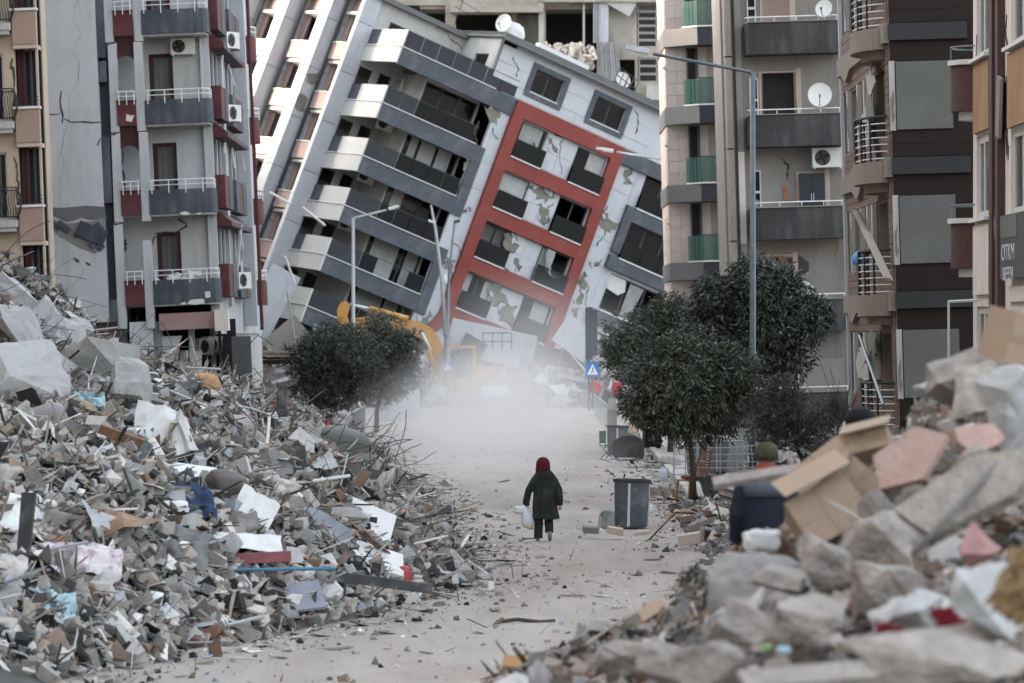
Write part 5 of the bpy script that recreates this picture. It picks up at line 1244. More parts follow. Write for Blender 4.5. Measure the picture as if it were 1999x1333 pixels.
debris('metal_sheet', 40, hB, (-22, 14, 198, 222), (.8, 2.4), 'crumpled sheet at the foot of the leaning block', 'sheets at the foot of the leaning block', up=.4, minh=.2)

# thin wires and bars too many to count, matted into the large heap
def tangle(name, pts, seed, rad=.006, L=(.4, 1.5)):
    r = random.Random(seed); mb = MB()
    for (x, y, z) in pts:
        p = Vector((x, y, z)); d = Vector((r.gauss(0, 1), r.gauss(0, .7), r.uniform(-.1, .45))).normalized(); n = 8; st = r.uniform(*L)/n; cv = Vector((r.gauss(0, 1), r.gauss(0, 1), r.gauss(-.4, .6)))*.16; pts_ = [p.copy()]
        for i in range(n): p = p+d*st; d = (d+cv+Vector((r.gauss(0, .08), r.gauss(0, .08), r.gauss(0, .08)))).normalized(); pts_.append(p.copy())
        mb.tube(pts_, rad*r.uniform(.7, 1.5), 3, caps=False)
    o = part(name, mb, MRB['steel']); o['kind'] = 'stuff'; return o
tangle('wire_tangle', sample(hL, -17, 0, 60, 112, 380, .1, 1.2, .12), 1)
tangle('wire_tangle', [(x, y, hL(x, y)+.1) for x, y in [(-3.6+rnd.gauss(0, .7), 92+rnd.gauss(0, 6)) for _ in range(150)]], 2, L=(.6, 1.6))
tangle('wire_tangle', [(x, y, hL(x, y)+.1) for x, y in [(-11.0+rnd.gauss(0, 1.2), 88+rnd.gauss(0, 6)) for _ in range(90)]], 3, L=(.7, 2.0))
tangle('wire_tangle', [(x, y, hL(x, y)+.05) for x, y in [(-1.6+rnd.gauss(0, .6), 76+rnd.gauss(0, 6)) for _ in range(50)]], 4, L=(.3, .9))
# ================================================================ singled-out pieces of the large heap
def put(name, mb, m, px, py, hf, label, cat, rot=(0, 0, 0), dz=0, smooth=False, pull=0, d0=16, d1=150):
    p = hit(px, py, hf, d0, d1); p = p+(CAMP-p).normalized()*pull
    mb.xf(Matrix.Translation(p+Vector((0, 0, dz))) @ rotm(*rot)); return solo(name, mb, m, label, cat, smooth=smooth)
def cushion(a, b, c, n=10, seed=0, amp=.0):
    r = random.Random(seed); mb = MB(); vs = []; k = n
    me = bmesh.new(); bmesh.ops.create_cube(me, size=1); bmesh.ops.subdivide_edges(me, edges=me.edges[:], cuts=6, use_grid_fill=True)
    for v in me.verts:
        p = v.co.copy(); q = Vector((p.x, p.y, p.z)); s = (abs(q.x*2)**4+abs(q.y*2)**4+abs(q.z*2)**4)**.25; q = q/s if s > 0 else q
        q += q*noise.noise(q*4+Vector((seed, 0, 0)))*amp; v.co = Vector((q.x*a, q.y*b, q.z*c))
    me.verts.index_update(); mb.v = [tuple(v.co) for v in me.verts]; mb.f = [tuple(v.index for v in f.verts) for f in me.faces]; me.free(); return mb
def cloth(w_, h_, seed=0, amp=.12, nx=26, ny=20, droop=.4):
    vs = []
    for j in range(ny):
        for i in range(nx):
            x, y = (i/(nx-1)-.5)*w_, (j/(ny-1)-.5)*h_; e = noise.noise(Vector((x*2, y*2, seed)))*.25
            z = amp*noise.noise(Vector((x*4/w_*1.5, y*4/h_, seed)))+amp*.7*noise.noise(Vector((x*9/w_, y*9/h_, seed+4)))-droop*(x*x/w_+y*y/h_)
            vs.append((x*(1+e), y*(1-e*.7), z))
    return MB().add(vs, [(j*nx+i, j*nx+i+1, (j+1)*nx+i+1, (j+1)*nx+i) for j in range(ny-1) for i in range(nx-1)])
# big broken concrete
MBC = mat('big_concrete', (.40, .395, .39), .95, .13, 1.6, .7, 9, dirt=(.24,.23,.22), dscale=1.6, damt=.6)
for i, (px, py, s, lab) in enumerate([
    (22, 775, (1.5, 1.2, 1.3), 'broken concrete block at the left edge of the photo below the beige block'), (95, 742, (1.5, 1.1, .9), 'massive pale concrete slab piece above the blue and white rag'),
    (190, 745, (1.9, 1.2, .9), 'huge rounded concrete slab end pointing at the blank white wall base'), (262, 790, (1.0, .9, .7), 'dark sided concrete wedge beside the huge rounded slab'),
    (45, 690, (1.3, 1, 1.2), 'cracked concrete lump high on the heap under the iron balconies'), (75, 635, (1.5, .9, .8), 'steep concrete slab near the very top of the heap'),
    (25, 590, (1.2, .8, 1.0), 'concrete lump on the very top of the heap'), (130, 690, (1.0, .8, .7), 'concrete lump with bars above the huge slab'), (12, 655, (.9, .7, .8), 'brown stained concrete piece at the left edge near the heap top'),
    (150, 660, (.7,.6,.6), 'upright concrete shard silhouetted before the dark shop front')]):
    s = tuple(q*1.15 for q in s); m = rough_chunk(300+i, 10+i % 4, s, 4, .07); put('concrete_block', m, MBC, px, py, hL, lab, 'concrete block', (i*20-30, i*13 % 40-20, i*50), dz=.22, pull=.7)
def sheetb(w_, h_, seed, bend=.1):
    mb = bent_sheet(seed); mb.v = [(x*w_, y*h_*1.4, z*bend*4) for x, y, z in mb.v]; return mb
MNV = mat('navy_cloth', (.03, .05, .10), .95, .2, 3, .3, 8); MMV = mat('mauve_vinyl', (.27, .235, .235), .6, .1, 2, .1); MLE = mat('brown_leather', (.085, .07, .065), .55, .15, 3, .15)
MTU = mat('turquoise_cloth', (.36, .50, .55), .9, .15, 3, .2); MRD = mat('red_plastic', (.34, .05, .05), .5, .12, 3, .1); MWT = mat('white_board', (.66, .66, .65), .7, .08, 2, .1, dirt=(.4,.37,.34), dscale=3, damt=.6)
MBL = mat('blue_metal', (.07, .19, .30), .5, .12, 4, .1); MOR = mat('orange_foam', (.52, .30, .15), .9, .15, 4, .3); MRC = mat('dusky_red_cloth', (.26, .09, .10), .9, .15, 4, .2)
MFL = mat('floral_cloth', (.60, .55, .56), .9, .08, 3, .2, dirt=(.22,.04,.12), dscale=5, damt=.95); MGT = mat('grey_tarp', (.17, .17, .165), .75, .15, 2, .15); MBB = mat('brown_veneer', (.24, .14, .085), .6, .18, 1.5, .1, dirt=(.4,.36,.32), dscale=2, damt=.5)
H = [
 ('sofa_cushion', cushion(.95, .35, .5, seed=1), MMV, 72, 842, 'mauve grey rounded sofa cushion lying near the left edge', 'cushion', (10, -18, 5), .1, True),
 ('rag', cloth(.5, .5, 3), MTU, 172, 800, 'pale blue and white rag hanging from the big concrete slab', 'rag', (75, 0, 10), .05, True),
 ('metal_cabinet', sheetb(.9, .8, 4, .2), MWT, 318, 868, 'crumpled white sheet metal standing upright in the middle of the large heap', 'metal cabinet', (70, 10, 20), .2, False),
 ('metal_cabinet', sheetb(.6, .7, 5, .2), MWT, 345, 880, 'folded white sheet leaning right beside the upright crumpled one', 'metal sheet', (60, -30, -20), .15, False),
 ('white_box', MB().box(-.4, .4, -.3, .3, -.1, .1), MWT, 370, 952, 'white box lid splashed with black dirt next to the navy cloth', 'box', (25, 8, 10), .12, False),
 ('navy_cloth', cloth(1.1, .7, 6), MNV, 345, 985, 'navy blue cloth draped below the white box lid', 'cloth', (35, 0, 5), .12, True),
 ('leather_armchair', cushion(.6, .55, .6, seed=2, amp=.08), MLE, 440, 975, 'dark brown leather armchair tipped over in the heap', 'armchair', (20, 10, 30), .1, True),
 ('veneer_board', sheetb(1.5, .5, 7, .3), MBB, 205, 1050, 'long curved brown veneer panel with a broken end', 'wood panel', (40, -8, 5), .15, False),
 ('grey_tarp', cloth(1.5, .8, 8, .15), MGT, 305, 1065, 'dark grey tarpaulin hollow beside the brown veneer panel', 'tarpaulin', (35, 8, 0), .12, True),
 ('floral_cloth', cloth(1.5, .7, 9, .16), MFL, 105, 1105, 'white cloth with purple flower print near the lower left edge', 'cloth', (35, -8, 10), .12, True),
 ('turquoise_cloth', cloth(.9, .7, 10, .14), MTU, 75, 1190, 'washed out turquoise cloth at the lower left', 'cloth', (35, 4, 0), .1, True),
 ('white_board', sheetb(.6, .8, 11, .1), MWT, 492, 1030, 'cream triangular board standing right of the leather seat', 'board', (65, 30, 10), .15, False),
 ('white_door', MB().box(-.5, .5, -.4, .4, -.03, .03), MWT, 708, 1040, 'large clean white panel tilted towards the road, upper of two', 'panel', (38, 24, 8), .2, False),
 ('white_door', MB().box(-.42, .42, -.3, .3, -.05, .05), MWT, 735, 1112, 'white cabinet door lying below the large clean panel', 'panel', (32, 18, 14), .15, False),
 ('blue_rod', MB().tube([(-1.3, 0, 0), (1.3, 0, .03)], .025, 6), MBL, 470, 1143, 'straight blue metal rod lying low on the heap', 'rod', (0, 0, 2), .2, False),
 ('red_pot', cushion(.36, .36, .36, seed=4), MRD, 780, 1140, 'round dusty red pot at the roadside edge of the heap', 'pot', (0, 0, 0), .1, True),
 ('grey_armchair', cushion(.95, .7, .75, seed=6, amp=.06), MGT, 670, 893, 'grey covered armchair perched on the road side of the heap', 'armchair', (10, 12, 20), .2, True),
 ('mauve_pillow', cushion(.5, .3, .45, seed=7, amp=.12), MMV, 668, 848, 'mauve pillow on top of the grey armchair', 'pillow', (10, 20, 0), .35, True),
 ('red_cloth', cloth(.25, .5, 12), MRD, 628, 858, 'bright red rag left of the mauve pillow', 'rag', (75, 20, 0), .2, True),
 ('orange_foam', cushion(.75, .4, .4, seed=9, amp=.2), MOR, 388, 757, 'orange foam lump on the crest before the slate balconies', 'foam', (0, 0, 0), .05, True),
 ('red_cushion', cushion(.6, .4, .22, seed=10, amp=.1), MRC, 525, 772, 'dull red cushion on the crest near the dark tree', 'cushion', (0, 6, 0), .08, True),
 ('dusky_bundle', cushion(.7, .4, .3, seed=11, amp=.2), MRC, 725, 925, 'dusky pink bundle on the ground behind the grey armchair', 'bundle', (0, 0, 0), .06, True),
 ('red_beam', MB().box(-.7, .7, -.05, .05, -.07, .07), MRC, 470, 1116, 'faded red beam above the blue rod', 'beam', (0, -3, 4), .18, False),
 ('dark_beam', MB().box(-1.5, 1.5, -.06, .06, -.07, .07), MRB['dark'], 640, 1150, 'long dark beam sloping down to the road', 'beam', (0, 8, 6), .2, False),
 ('white_pillow', cushion(.4, .3, .28, seed=13, amp=.1), MWT, 340, 1010, 'small round white pillow below the navy cloth', 'pillow', (0, 0, 20), .1, True),
 ('white_cup', MB().rings([(0,0,0,.11,.11),(0,0,.26,.12,.12)], 14), MWT, 297, 1195, 'small clean white square pot low in the heap', 'pot', (4, 8, 0), .0, True),
 ('wooden_crate', MB().box(-.35,.35,-.25,.25,-.03,.03).box(-.35,.35,-.25,-.22,.031,.2).box(-.35,.35,.22,.25,.031,.2), MBB, 230, 895, 'brown wooden drawer front pointing down the heap', 'drawer', (30, 20, 10), .1, False),
 ('sack', cushion(.7, .4, .3, seed=14, amp=.15), MRB['cloth'], 455, 838, 'rolled beige cloth bundle on the upper heap', 'bundle', (0, 10, 20), .1, True),
 ('sheet', cloth(.9, .5, 15, .1), MWT, 60, 1000, 'white quilt crumpled near the left edge above the wire mesh', 'quilt', (30, 10, 0), .12, True),
 ('white_sheet', sheetb(.8, .7, 16, .15), MWT, 55, 1045, 'long white sheet sloping down at the left edge', 'metal sheet', (40, 35, 10), .15, False),
 ('plaster_board', sheetb(1.0, .4, 17, .05), MWT, 480, 1100, 'broken white board resting on the faded red beam', 'board', (30, 6, 8), .3, False),
 ('slate_sheet', sheetb(.9, .8, 18, .1), mat('slate_sheet', (.20,.22,.25), .5, .12, 2, .1), 640, 1060, 'dark grey glossy sheet left of the clean white panel', 'metal sheet', (45, 30, 30), .15, False),
 ('slate_board', MB().box(-.5,.5,-.35,.35,-.02,.02), mat('slate_board', (.22,.23,.27), .6, .12, 2, .1), 560, 1185, 'flat bluish grey board under the long dark beam', 'board', (28, -6, 10), .12, False),
]
for n_, mb, m, px, py, lab, cat, rot, dz, sm in H: put(n_, mb, m, px, py, hL, lab, cat, rot, dz, sm)
for pts, lab in (([(760, 975), (790, 940), (795, 934), (800, 940)], 'bent rod reaching up over the road edge of the heap'), ([(745, 985), (800, 965), (845, 960), (848, 952)], 'long rod reaching out over the road from the heap'),
                 ([(868, 1080), (872, 1050), (885, 1030), (893, 1020)], 'thin twig like rod standing at the road edge')):
    D = 88 if pts[0][0] < 800 else 70.5
    solo('bent_rod', MB().tube([W(px, py, D) for px, py in pts], .02, 5), M_['iron'], lab, 'rod')
# ================================================================ near heap, right
def at(px, py, D): return Matrix.Translation(W(px, py, D-.8 if D < 28.5 else D))
def boxshell(a, b, c, t=.006, open_=True):
    mb = MB().box(-a/2, a/2, -b/2, b/2, -c/2, -c/2+t); z0 = -c/2+t+.0005
    mb.box(-a/2, -a/2+t, -b/2, b/2, z0, c/2); mb.box(a/2-t, a/2, -b/2, b/2, z0, c/2); mb.box(-a/2+t+.0005, a/2-t-.0005, -b/2, -b/2+t, z0, c/2); mb.box(-a/2+t+.0005, a/2-t-.0005, b/2-t, b/2, z0, c/2)
    if not open_: mb.box(-a/2, a/2, -b/2, b/2, c/2+.0005, c/2+t)
    return mb
CB = MRB['card']; TAPE = mat('packing_tape', (.30, .215, .15), .4, .1, 5, .1)
def card(px, py, D, size, rot, lab, flaps=(), open_=True):
    M = at(px, py, D) @ rotm(*rot); t = thing('cardboard_box', lab, 'cardboard box', M)
    part('box_body', boxshell(*size, open_=open_), CB, t); part('tape', MB().box(-size[0]/2+.01, size[0]/2-.01, -size[1]/2-.0035, -size[1]/2-.0015, -.025, .025).box(-.02, .02, -size[1]/2-.006, -size[1]/2-.0036, -size[2]/2+.01, size[2]/2-.01), TAPE, t)
    for (c, s, r_) in flaps: part('flap', MB().obox((0, 0, 0), s, None).xf(Matrix.Translation(c) @ rotm(*r_)), CB, t)
    return t
card(1618, 1012, 26.5, (.46, .30, .38), (-30, -27, 10), 'largest open cardboard box, pale front face, in front of the man in navy', [((.02, -.2, .27), (.5, .26, .007), (50, 0, 0)), ((.30, .0, .27), (.22, .28, .007), (0, -40, 0))])
card(1668, 950, 27.2, (.28, .22, .30), (-18, -48, 18), 'cardboard box with orange brown side right behind the largest one', [((-.1, -.12, .2), (.28, .2, .007), (60, 20, 0))])
card(1690, 873, 27.8, (.38, .24, .16), (-25, -14, -15), 'crumpled cardboard box under the head with the black cap', [((.05, -.15, .1), (.36, .2, .007), (40, 0, 0))])
card(1600, 912, 27.0, (.44, .06, .18), (-20, -38, 0), 'folded cardboard box standing on edge behind the largest one', open_=False)
card(1990, 662, 26.6, (.36, .36, .34), (8, 12, 25), 'brown cardboard box at the top right edge above the stones', open_=False)
card(1312, 1212, 29.3, (.42, .3, .16), (14, 8, 12), 'orange brown cardboard box lying low beside the road', [((-.2, -.1, .1), (.2, .25, .007), (0, -40, 0))], open_=False)
card(1245, 1232, 29.8, (.2, .24, .12), (10, -25, 40), 'torn dark ended cardboard box touching the orange brown one')
for (px, py, D, w_, h_, rot, lab) in ((1045, 1300, 29.6, .50, .06, (20, 4, -4), 'flat ochre cardboard strip lying at the road edge'), (1150, 1283, 29.5, .34, .10, (16, -6, 10), 'crumpled ochre cardboard strip next to the flat one')):
    solo('cardboard_strip', MB().obox((0,0,0), (w_, .2, h_)).xf(at(px, py, D) @ rotm(*rot)), mat('ochre_card', (.42,.24,.10), .85, .2, 3, .2), lab, 'cardboard')
def stone(px, py, D, s, seed, m, lab, rot=(0,0,0), cat='stone', amp=.07, name='stone'):
    return solo(name, rough_chunk(seed, 12, tuple(q*1.12 for q in s), 4, amp).xf(at(px, py, D) @ rotm(*rot)), m, lab, cat)
MST = mat('near_stone', (.34, .30, .27), .95, .22, 6, 1.0, 30, dirt=(.18,.155,.14), dscale=9, damt=.7); MSP = mat('pink_painted_plaster', (.44, .29, .25), .85, .16, 4, .5, 20, dirt=(.40,.36,.33), dscale=6, damt=.9)
MCW = mat('dusty_sacking', (.37, .33, .295), .95, .2, 5, .8, 14, dirt=(.2,.17,.15), dscale=4, damt=.7); MSR = mat('rose_painted_block', (.33, .185, .175), .9, .2, 5, .3, 20, dirt=(.46,.36,.34), dscale=4, damt=.6)
for a in [
 (1895, 752, 27, (.56,.45,.40), 501, MST, 'big rounded beige stone crowning the near heap'), (1715, 1068, 23, (.40,.36,.34), 502, MST, 'largest grey rounded stone below the cardboard boxes'),
 (1740, 1150, 21.5, (.38,.34,.34), 503, MST, 'second large rounded stone, just below the largest grey one'), (1625, 1095, 24, (.34,.3,.28), 504, MST, 'stone under the bottom corner of the largest cardboard box'),
 (1960, 800, 25.5, (.38,.32,.5), 505, MBC, 'dark grey stone at the right edge under the beige crown'), (1600, 1230, 20, (.5,.4,.3), 506, MST, 'wide pinkish stone near the bottom centre of the near heap'),
 (1270, 1285, 24, (.6,.3,.18), 507, MST, 'long pale lump behind the ochre strips'), (1450, 1230, 21, (.4,.3,.3), 508, MST, 'rough pale stone left of the twisted white cloth'),
 (1845, 1290, 17, (.8,.3,.22), 509, MST, 'long pale block along the lower right corner'), (1940, 1180, 18.5, (.4,.3,.3), 510, MBC, 'dark dusty stone at the lower right edge'),
 (1800, 1200, 20, (.3,.25,.22), 511, MBC, 'brownish stone above the red rags'), (1350, 1300, 20.5, (.5,.35,.25), 512, MST, 'pale flat stone at the bottom centre'), (1530, 1130, 23, (.34,.25,.16), 513, MST, 'flat pale stone left of the bottom box corner'),
 (1905, 930, 23.2, (.22,.2,.3), 514, MST, 'upright pale stone beside the grey rod'), (1845, 1000, 23.6, (.22,.2,.14), 515, MSR, 'squarish rose stone between rod and pink slab')]:
    stone(*a)
solo('pink_slab', slabm(3).xf(Matrix.Diagonal((.64, .44, .7, 1))).xf(at(1785, 900, 25) @ rotm(72, -20, -12)), MSP, 'salmon pink painted wall slab standing tilted right of the boxes', 'wall slab')
solo('pink_slab', slabm(5).xf(Matrix.Diagonal((.34, .22, .7, 1))).xf(at(1905, 865, 24) @ rotm(70, 5, 10)), MSP, 'small orange pink plaster slab under the beige crown stone', 'wall slab')
solo('smooth_slab', slabm(1).xf(Matrix.Diagonal((.95, .5, .8, 1))).xf(at(1915, 965, 22) @ rotm(52, -32, 0)), MST, 'large smooth sloping slab under the long grey rod', 'wall slab')
solo('rose_block', rough_chunk(77, 12, (.26, .24, .2), 3, .05).xf(at(1905, 1072, 21.5) @ rotm(20, -12, 20)), MSR, 'rose painted block near the right edge', 'block')
solo('grey_rod', MB().tube([W(1780, 1085, 21), W(1860, 1000, 21), W(1965, 885, 21.2), W(1999, 850, 21.3)], .018, 8), M_['conc'], 'long grey metal rod slanting across the near heap', 'rod', smooth=True)
solo('white_plank', MB().obox((0,0,0), (.86, .12, .045)).xf(at(1510, 925, 28) @ rotm(25, -9, 0)), MST, 'pale plank crossing in front of the man in navy', 'plank')
solo('white_bag', cushion(.26, .18, .15, seed=21, amp=.2).xf(at(1488, 1055, 28)), MWT, 'white bag at the waist of the man in navy', 'bag', smooth=True)
solo('twisted_cloth', MB().tube([W(1490, 1150, 22), W(1465, 1190, 21.8), W(1440, 1235, 21.6), W(1415, 1290, 21.4)], .04, 8, rr=[.02, .045, .03, .06]), MCW, 'twisted white cloth hanging down the near heap', 'cloth', smooth=True)
solo('white_tube', MB().tube([W(1205, 1262, 25), W(1265, 1270, 24.8), W(1330, 1290, 24.5)], .05, 10), MST, 'thick pale tube behind the ochre strips', 'tube', smooth=True)
for px, py, lab in ((1740, 1232, 'dark red rag at the foot of the dark stone'), (1852, 1205, 'dark red rag nearer to the right edge')):
    solo('red_rag', cloth(.16, .12, px, .08, 14, 12).xf(at(px, py, 19.3) @ rotm(50, 10, 20)), mat('crimson', (.16,.012,.02), .9, .2, 5, .2), lab, 'rag', smooth=True)
solo('bottle_top', MB().rings([(0,0,0,.015,.015),(0,0,.02,.016,.016)], 12).xf(at(1497, 1268, 19.2) @ rotm(30)), mat('lime', (.14,.34,.04), .5, .05, 3, 0), 'bright green plastic cap near the bottom', 'cap', smooth=True)
solo('blue_wrapper', cushion(.07, .04, .035, seed=22).xf(at(1530, 1268, 19.2)), MTU, 'pale blue plastic wrapper beside the green cap', 'wrapper', smooth=True)
solo('gold_fabric', cloth(.2, .34, 31, .08).xf(at(2000, 1140, 17.5) @ rotm(70, 30, 10)), mat('gold_fabric', (.24,.16,.08), .9, .2, 5, .3), 'golden brown fabric at the right edge', 'fabric', smooth=True)
solo('plank', MB().obox((0,0,0), (.62, .16, .05)).xf(at(1820, 1255, 18.5) @ rotm(20, -12, 5)), MST, 'pale board pointing at the golden fabric', 'board')
solo('plank', MB().obox((0,0,0), (.7, .2, .03)).xf(at(1600, 1318, 17.8) @ rotm(16, -4, 8)), MST, 'wide dusty board along the bottom edge', 'board')
for px, py, lab in ((1470, 1115, 'draped pale plastic sheet below the white bag'), (1930, 740, 'pale sacking hanging from the crown stone'), (1995, 760, 'grey sacking at the right edge below the brown box')):
    D = 25 if px < 1900 else 26.3
    solo('draped_sheet', cloth(.62, .42, px, .05, droop=.7).xf(at(px+20, py, D) @ rotm(48, 6, 0)), MCW if px > 1900 else MRB['cloth'], lab, 'sheet', smooth=True)

# ================================================================ people
def fuse(name, mb, m, parent, voxel=.015, sm=4):
    o = part(name, mb, m, parent, smooth=True)
    md = o.modifiers.new('r', 'REMESH'); md.mode = 'VOXEL'; md.voxel_size = voxel; md.use_smooth_shade = True
    s = o.modifiers.new('s', 'SMOOTH'); s.factor = .5; s.iterations = sm
    return o
def ell(mb, c, r, n=14, k=9):
    vs = []; 
    for j in range(k+1):
        t = math.pi*j/k
        for i in range(n): a = 2*math.pi*i/n; vs.append((c[0]+r[0]*max(math.sin(t), .02)*math.cos(a), c[1]+r[1]*max(math.sin(t), .02)*math.sin(a), c[2]-r[2]*math.cos(t)))
    fs = [(j*n+i, j*n+(i+1) % n, (j+1)*n+(i+1) % n, (j+1)*n+i) for j in range(k) for i in range(n)]+[tuple(range(n))[::-1], tuple(range(k*n, (k+1)*n))]
    return mb.add(vs, fs)
def hand(mb, w_, d, side, curl=.5):
    """palm and five bent fingers from the wrist w_ along d"""
    w_ = Vector(w_); d = Vector(d).normalized(); s = Vector((side, 0, 0)); s = (s-d*s.dot(d)).normalized(); n_ = d.cross(s)
    mb.tube([w_-d*.02, w_+d*.03, w_+d*.075], .03, 8, rr=[(.024, .030), (.018, .038), (.016, .038)])
    for i, L in enumerate((.060, .070, .066, .052)):
        b = w_+d*.07+s*(.028-.019*i); p1 = b+d*L*.5; p2 = p1+(d*.8+n_*curl)*L*.35; p3 = p2+(d*.3+n_*curl*1.6)*L*.25; mb.tube([b, p1, p2, p3], .008, 6, rr=[.0095, .009, .008, .006])
    b = w_+d*.02+s*.032; mb.tube([b, b+(d*.6+s*.7)*.03, b+(d*.9+s*.6+n_*.4)*.055], .01, 6, rr=[.012, .010, .007])
SK = mat('skin', (.42, .25, .18), .6, .06, 6, .05, spec=.4)
COAT = mat('black_coat_cloth', (.022, .025, .024), .95, .25, 4, .5, 14, dirt=(.065,.066,.062), dscale=4, damt=.5); TRS = mat('dark_trousers', (.022, .025, .026), .95, .2, 4, .4, 14)
MAR = mat('maroon_scarf', (.085, .006, .014), .9, .15, 5, .3, 18); SHO = mat('dusty_shoe', (.20, .175, .16), .85, .15, 8, .1)
Dw = 73.9; wx = (1063-1000)/FPX*Dw
wm = thing('person', 'person in maroon headscarf and long black coat walking away down the road', 'person', Matrix.Translation((wx, Dw, .02)))
def Zp(zx, zy): return ((zx-625)/615.0, (1212-zy)/615.0)
b = MB()
b.tube([(.0, 0, .78), (-.01, 0, .95), (0, .0, 1.12), (0, .01, 1.24), (0, .01, 1.36)], .12, 12, rr=[(.12,.16),(.11,.14),(.10,.15),(.08,.14),(.05,.055)])
b.tube([(0, .01, 1.34), (-.02, .02, 1.44)], .055, 10); ell(b, (-.025, .03, 1.50), (.078, .095, .11))
b.tube([(-.025, .115, 1.50), (-.025, .14, 1.485)], .012, 5)
for s, hip, kn, an, toe in ((-1, (-.09, 0, .80), (-.11, .03, .45), (-.11, -.02, .08), (-.12, .14, .04)), (1, (.08, 0, .80), (.08, .10, .46), (.095, -.14, .22), (.10, -.10, .05))):
    b.tube([hip, kn, an], .07, 10, rr=[.09, .06, .04]); b.tube([an, toe], .035, 8, rr=[.04, .035])
ARM = ((-1, (-.19, 0, 1.20), (-.30, .0, .97), (-.355, .03, .72)), (1, (.19, 0, 1.20), (.285, -.02, .98), (.30, .04, .73)))
for s, a, e, h in ARM: b.tube([a, e, h], .04, 8, rr=[.055, .045, .03])
fuse('body', b, SK, wm, .014)
hb_ = MB(); hand(hb_, (-.36, .03, .70), (-.05, .1, -1), 1, .9); hand(hb_, (.302, .04, .71), (0, .2, -1), -1, .4); 
fuse('hands', hb_, SK, wm, .005, 1)
c = MB()
prof = [(0, 1.385, .085, .085), (0, 1.355, .13, .10), (0, 1.31, .175, .115), (.0, 1.25, .205, .125), (0, 1.17, .215, .13), (0, 1.05, .215, .14), (0, .9, .218, .15), (.0, .75, .225, .16), (.01, .6, .236, .17), (.025, .47, .25, .18), (.03, .43, .255, .185)]
n = 40; vs = []
for j, (cx, z, rx, ry) in enumerate(prof):
    for k in range(n):
        a = 2*math.pi*k/n; fo = 1+(.06*math.sin(a*7+1)+.04*math.sin(a*12))*min(1, max(0, (1.1-z)/.5)); dz = (.025*math.sin(a*3+2)+.02*math.cos(a)) if j >= 9 else 0
        vs.append((cx+rx*fo*math.cos(a), ry*fo*math.sin(a), z+dz-(.03 if (j >= 9 and math.cos(a) > .7) else 0)))
fs_ = [(j*n+k, (j+1)*n+k, (j+1)*n+(k+1) % n, j*n+(k+1) % n) for j in range(len(prof)-1) for k in range(n)]+[tuple(range(n))]+[tuple(range((len(prof)-1)*n, len(prof)*n))[::-1]]
c.add(vs, fs_)
for s, a, e, h in ARM:
    c.tube([(a[0]*.7, 0, 1.25), (a[0]*1.0, 0, 1.16), e, (h[0], h[1], h[2]+.03), (h[0]-.01*s, h[1], h[2]-.045)], .07, 14, rr=[.065, .078, .07, .062, .07])
    for q in range(3): t_ = .3+.25*q; c.tube([(e[0]+(h[0]-e[0])*t_, e[1]-.0, e[2]+(h[2]-e[2])*t_+.02), (e[0]+(h[0]-e[0])*t_, e[1]+(h[1]-e[1])*t_, e[2]+(h[2]-e[2])*t_-.015)], .071, 12)
co_ = fuse('coat', c, COAT, wm, .011, 2)
tr = MB(); tr.tube([(-.09, 0, .82), (-.105, .03, .45), (-.115, -.01, .10), (-.115, -.01, .055)], .08, 14, rr=[.11, .085, .085, .088]); tr.tube([(.08, 0, .82), (.085, .10, .46), (.095, -.12, .22), (.095, -.13, .17)], .08, 14, rr=[.11, .088, .082, .085])
fuse('trousers', tr, TRS, wm, .012, 2)
s1 = MB().tube([(-.12, -.08, .035), (-.12, .02, .045), (-.125, .15, .03)], .04, 10, rr=[(.035,.042), (.045,.045), (.03,.04)]); part('shoe', s1, SHO, wm, True)
s2 = MB().tube([(.10, -.19, .20), (.105, -.155, .11), (.11, -.10, .02)], .045, 10, rr=[(.04,.043), (.035,.05), (.022,.045)]); part('shoe', s2, SHO, wm, True)
sc_ = MB(); vs = []; prof2 = [(1.325, .125, .11), (1.35, .145, .125), (1.40, .14, .13), (1.46, .135, .135), (1.52, .128, .13), (1.575, .10, .11), (1.605, .06, .07), (1.615, .02, .02)]
for j, (z, rx, ry) in enumerate(prof2):
    for k in range(28): a = 2*math.pi*k/28; fo = 1+.03*math.sin(a*5+j*.7)+.02*math.sin(a*11-j); vs.append((-.025+rx*fo*math.cos(a), .02+ry*fo*math.sin(a), z+(.02*math.sin(a*2) if j == 0 else 0)))
sc_.add(vs, [(j*28+k, (j+1)*28+k, (j+1)*28+(k+1) % 28, j*28+(k+1) % 28) for j in range(7) for k in range(28)]+[tuple(range(28)), tuple(range(7*28, 8*28))[::-1]])
part('headscarf', sc_, MAR, wm, True)
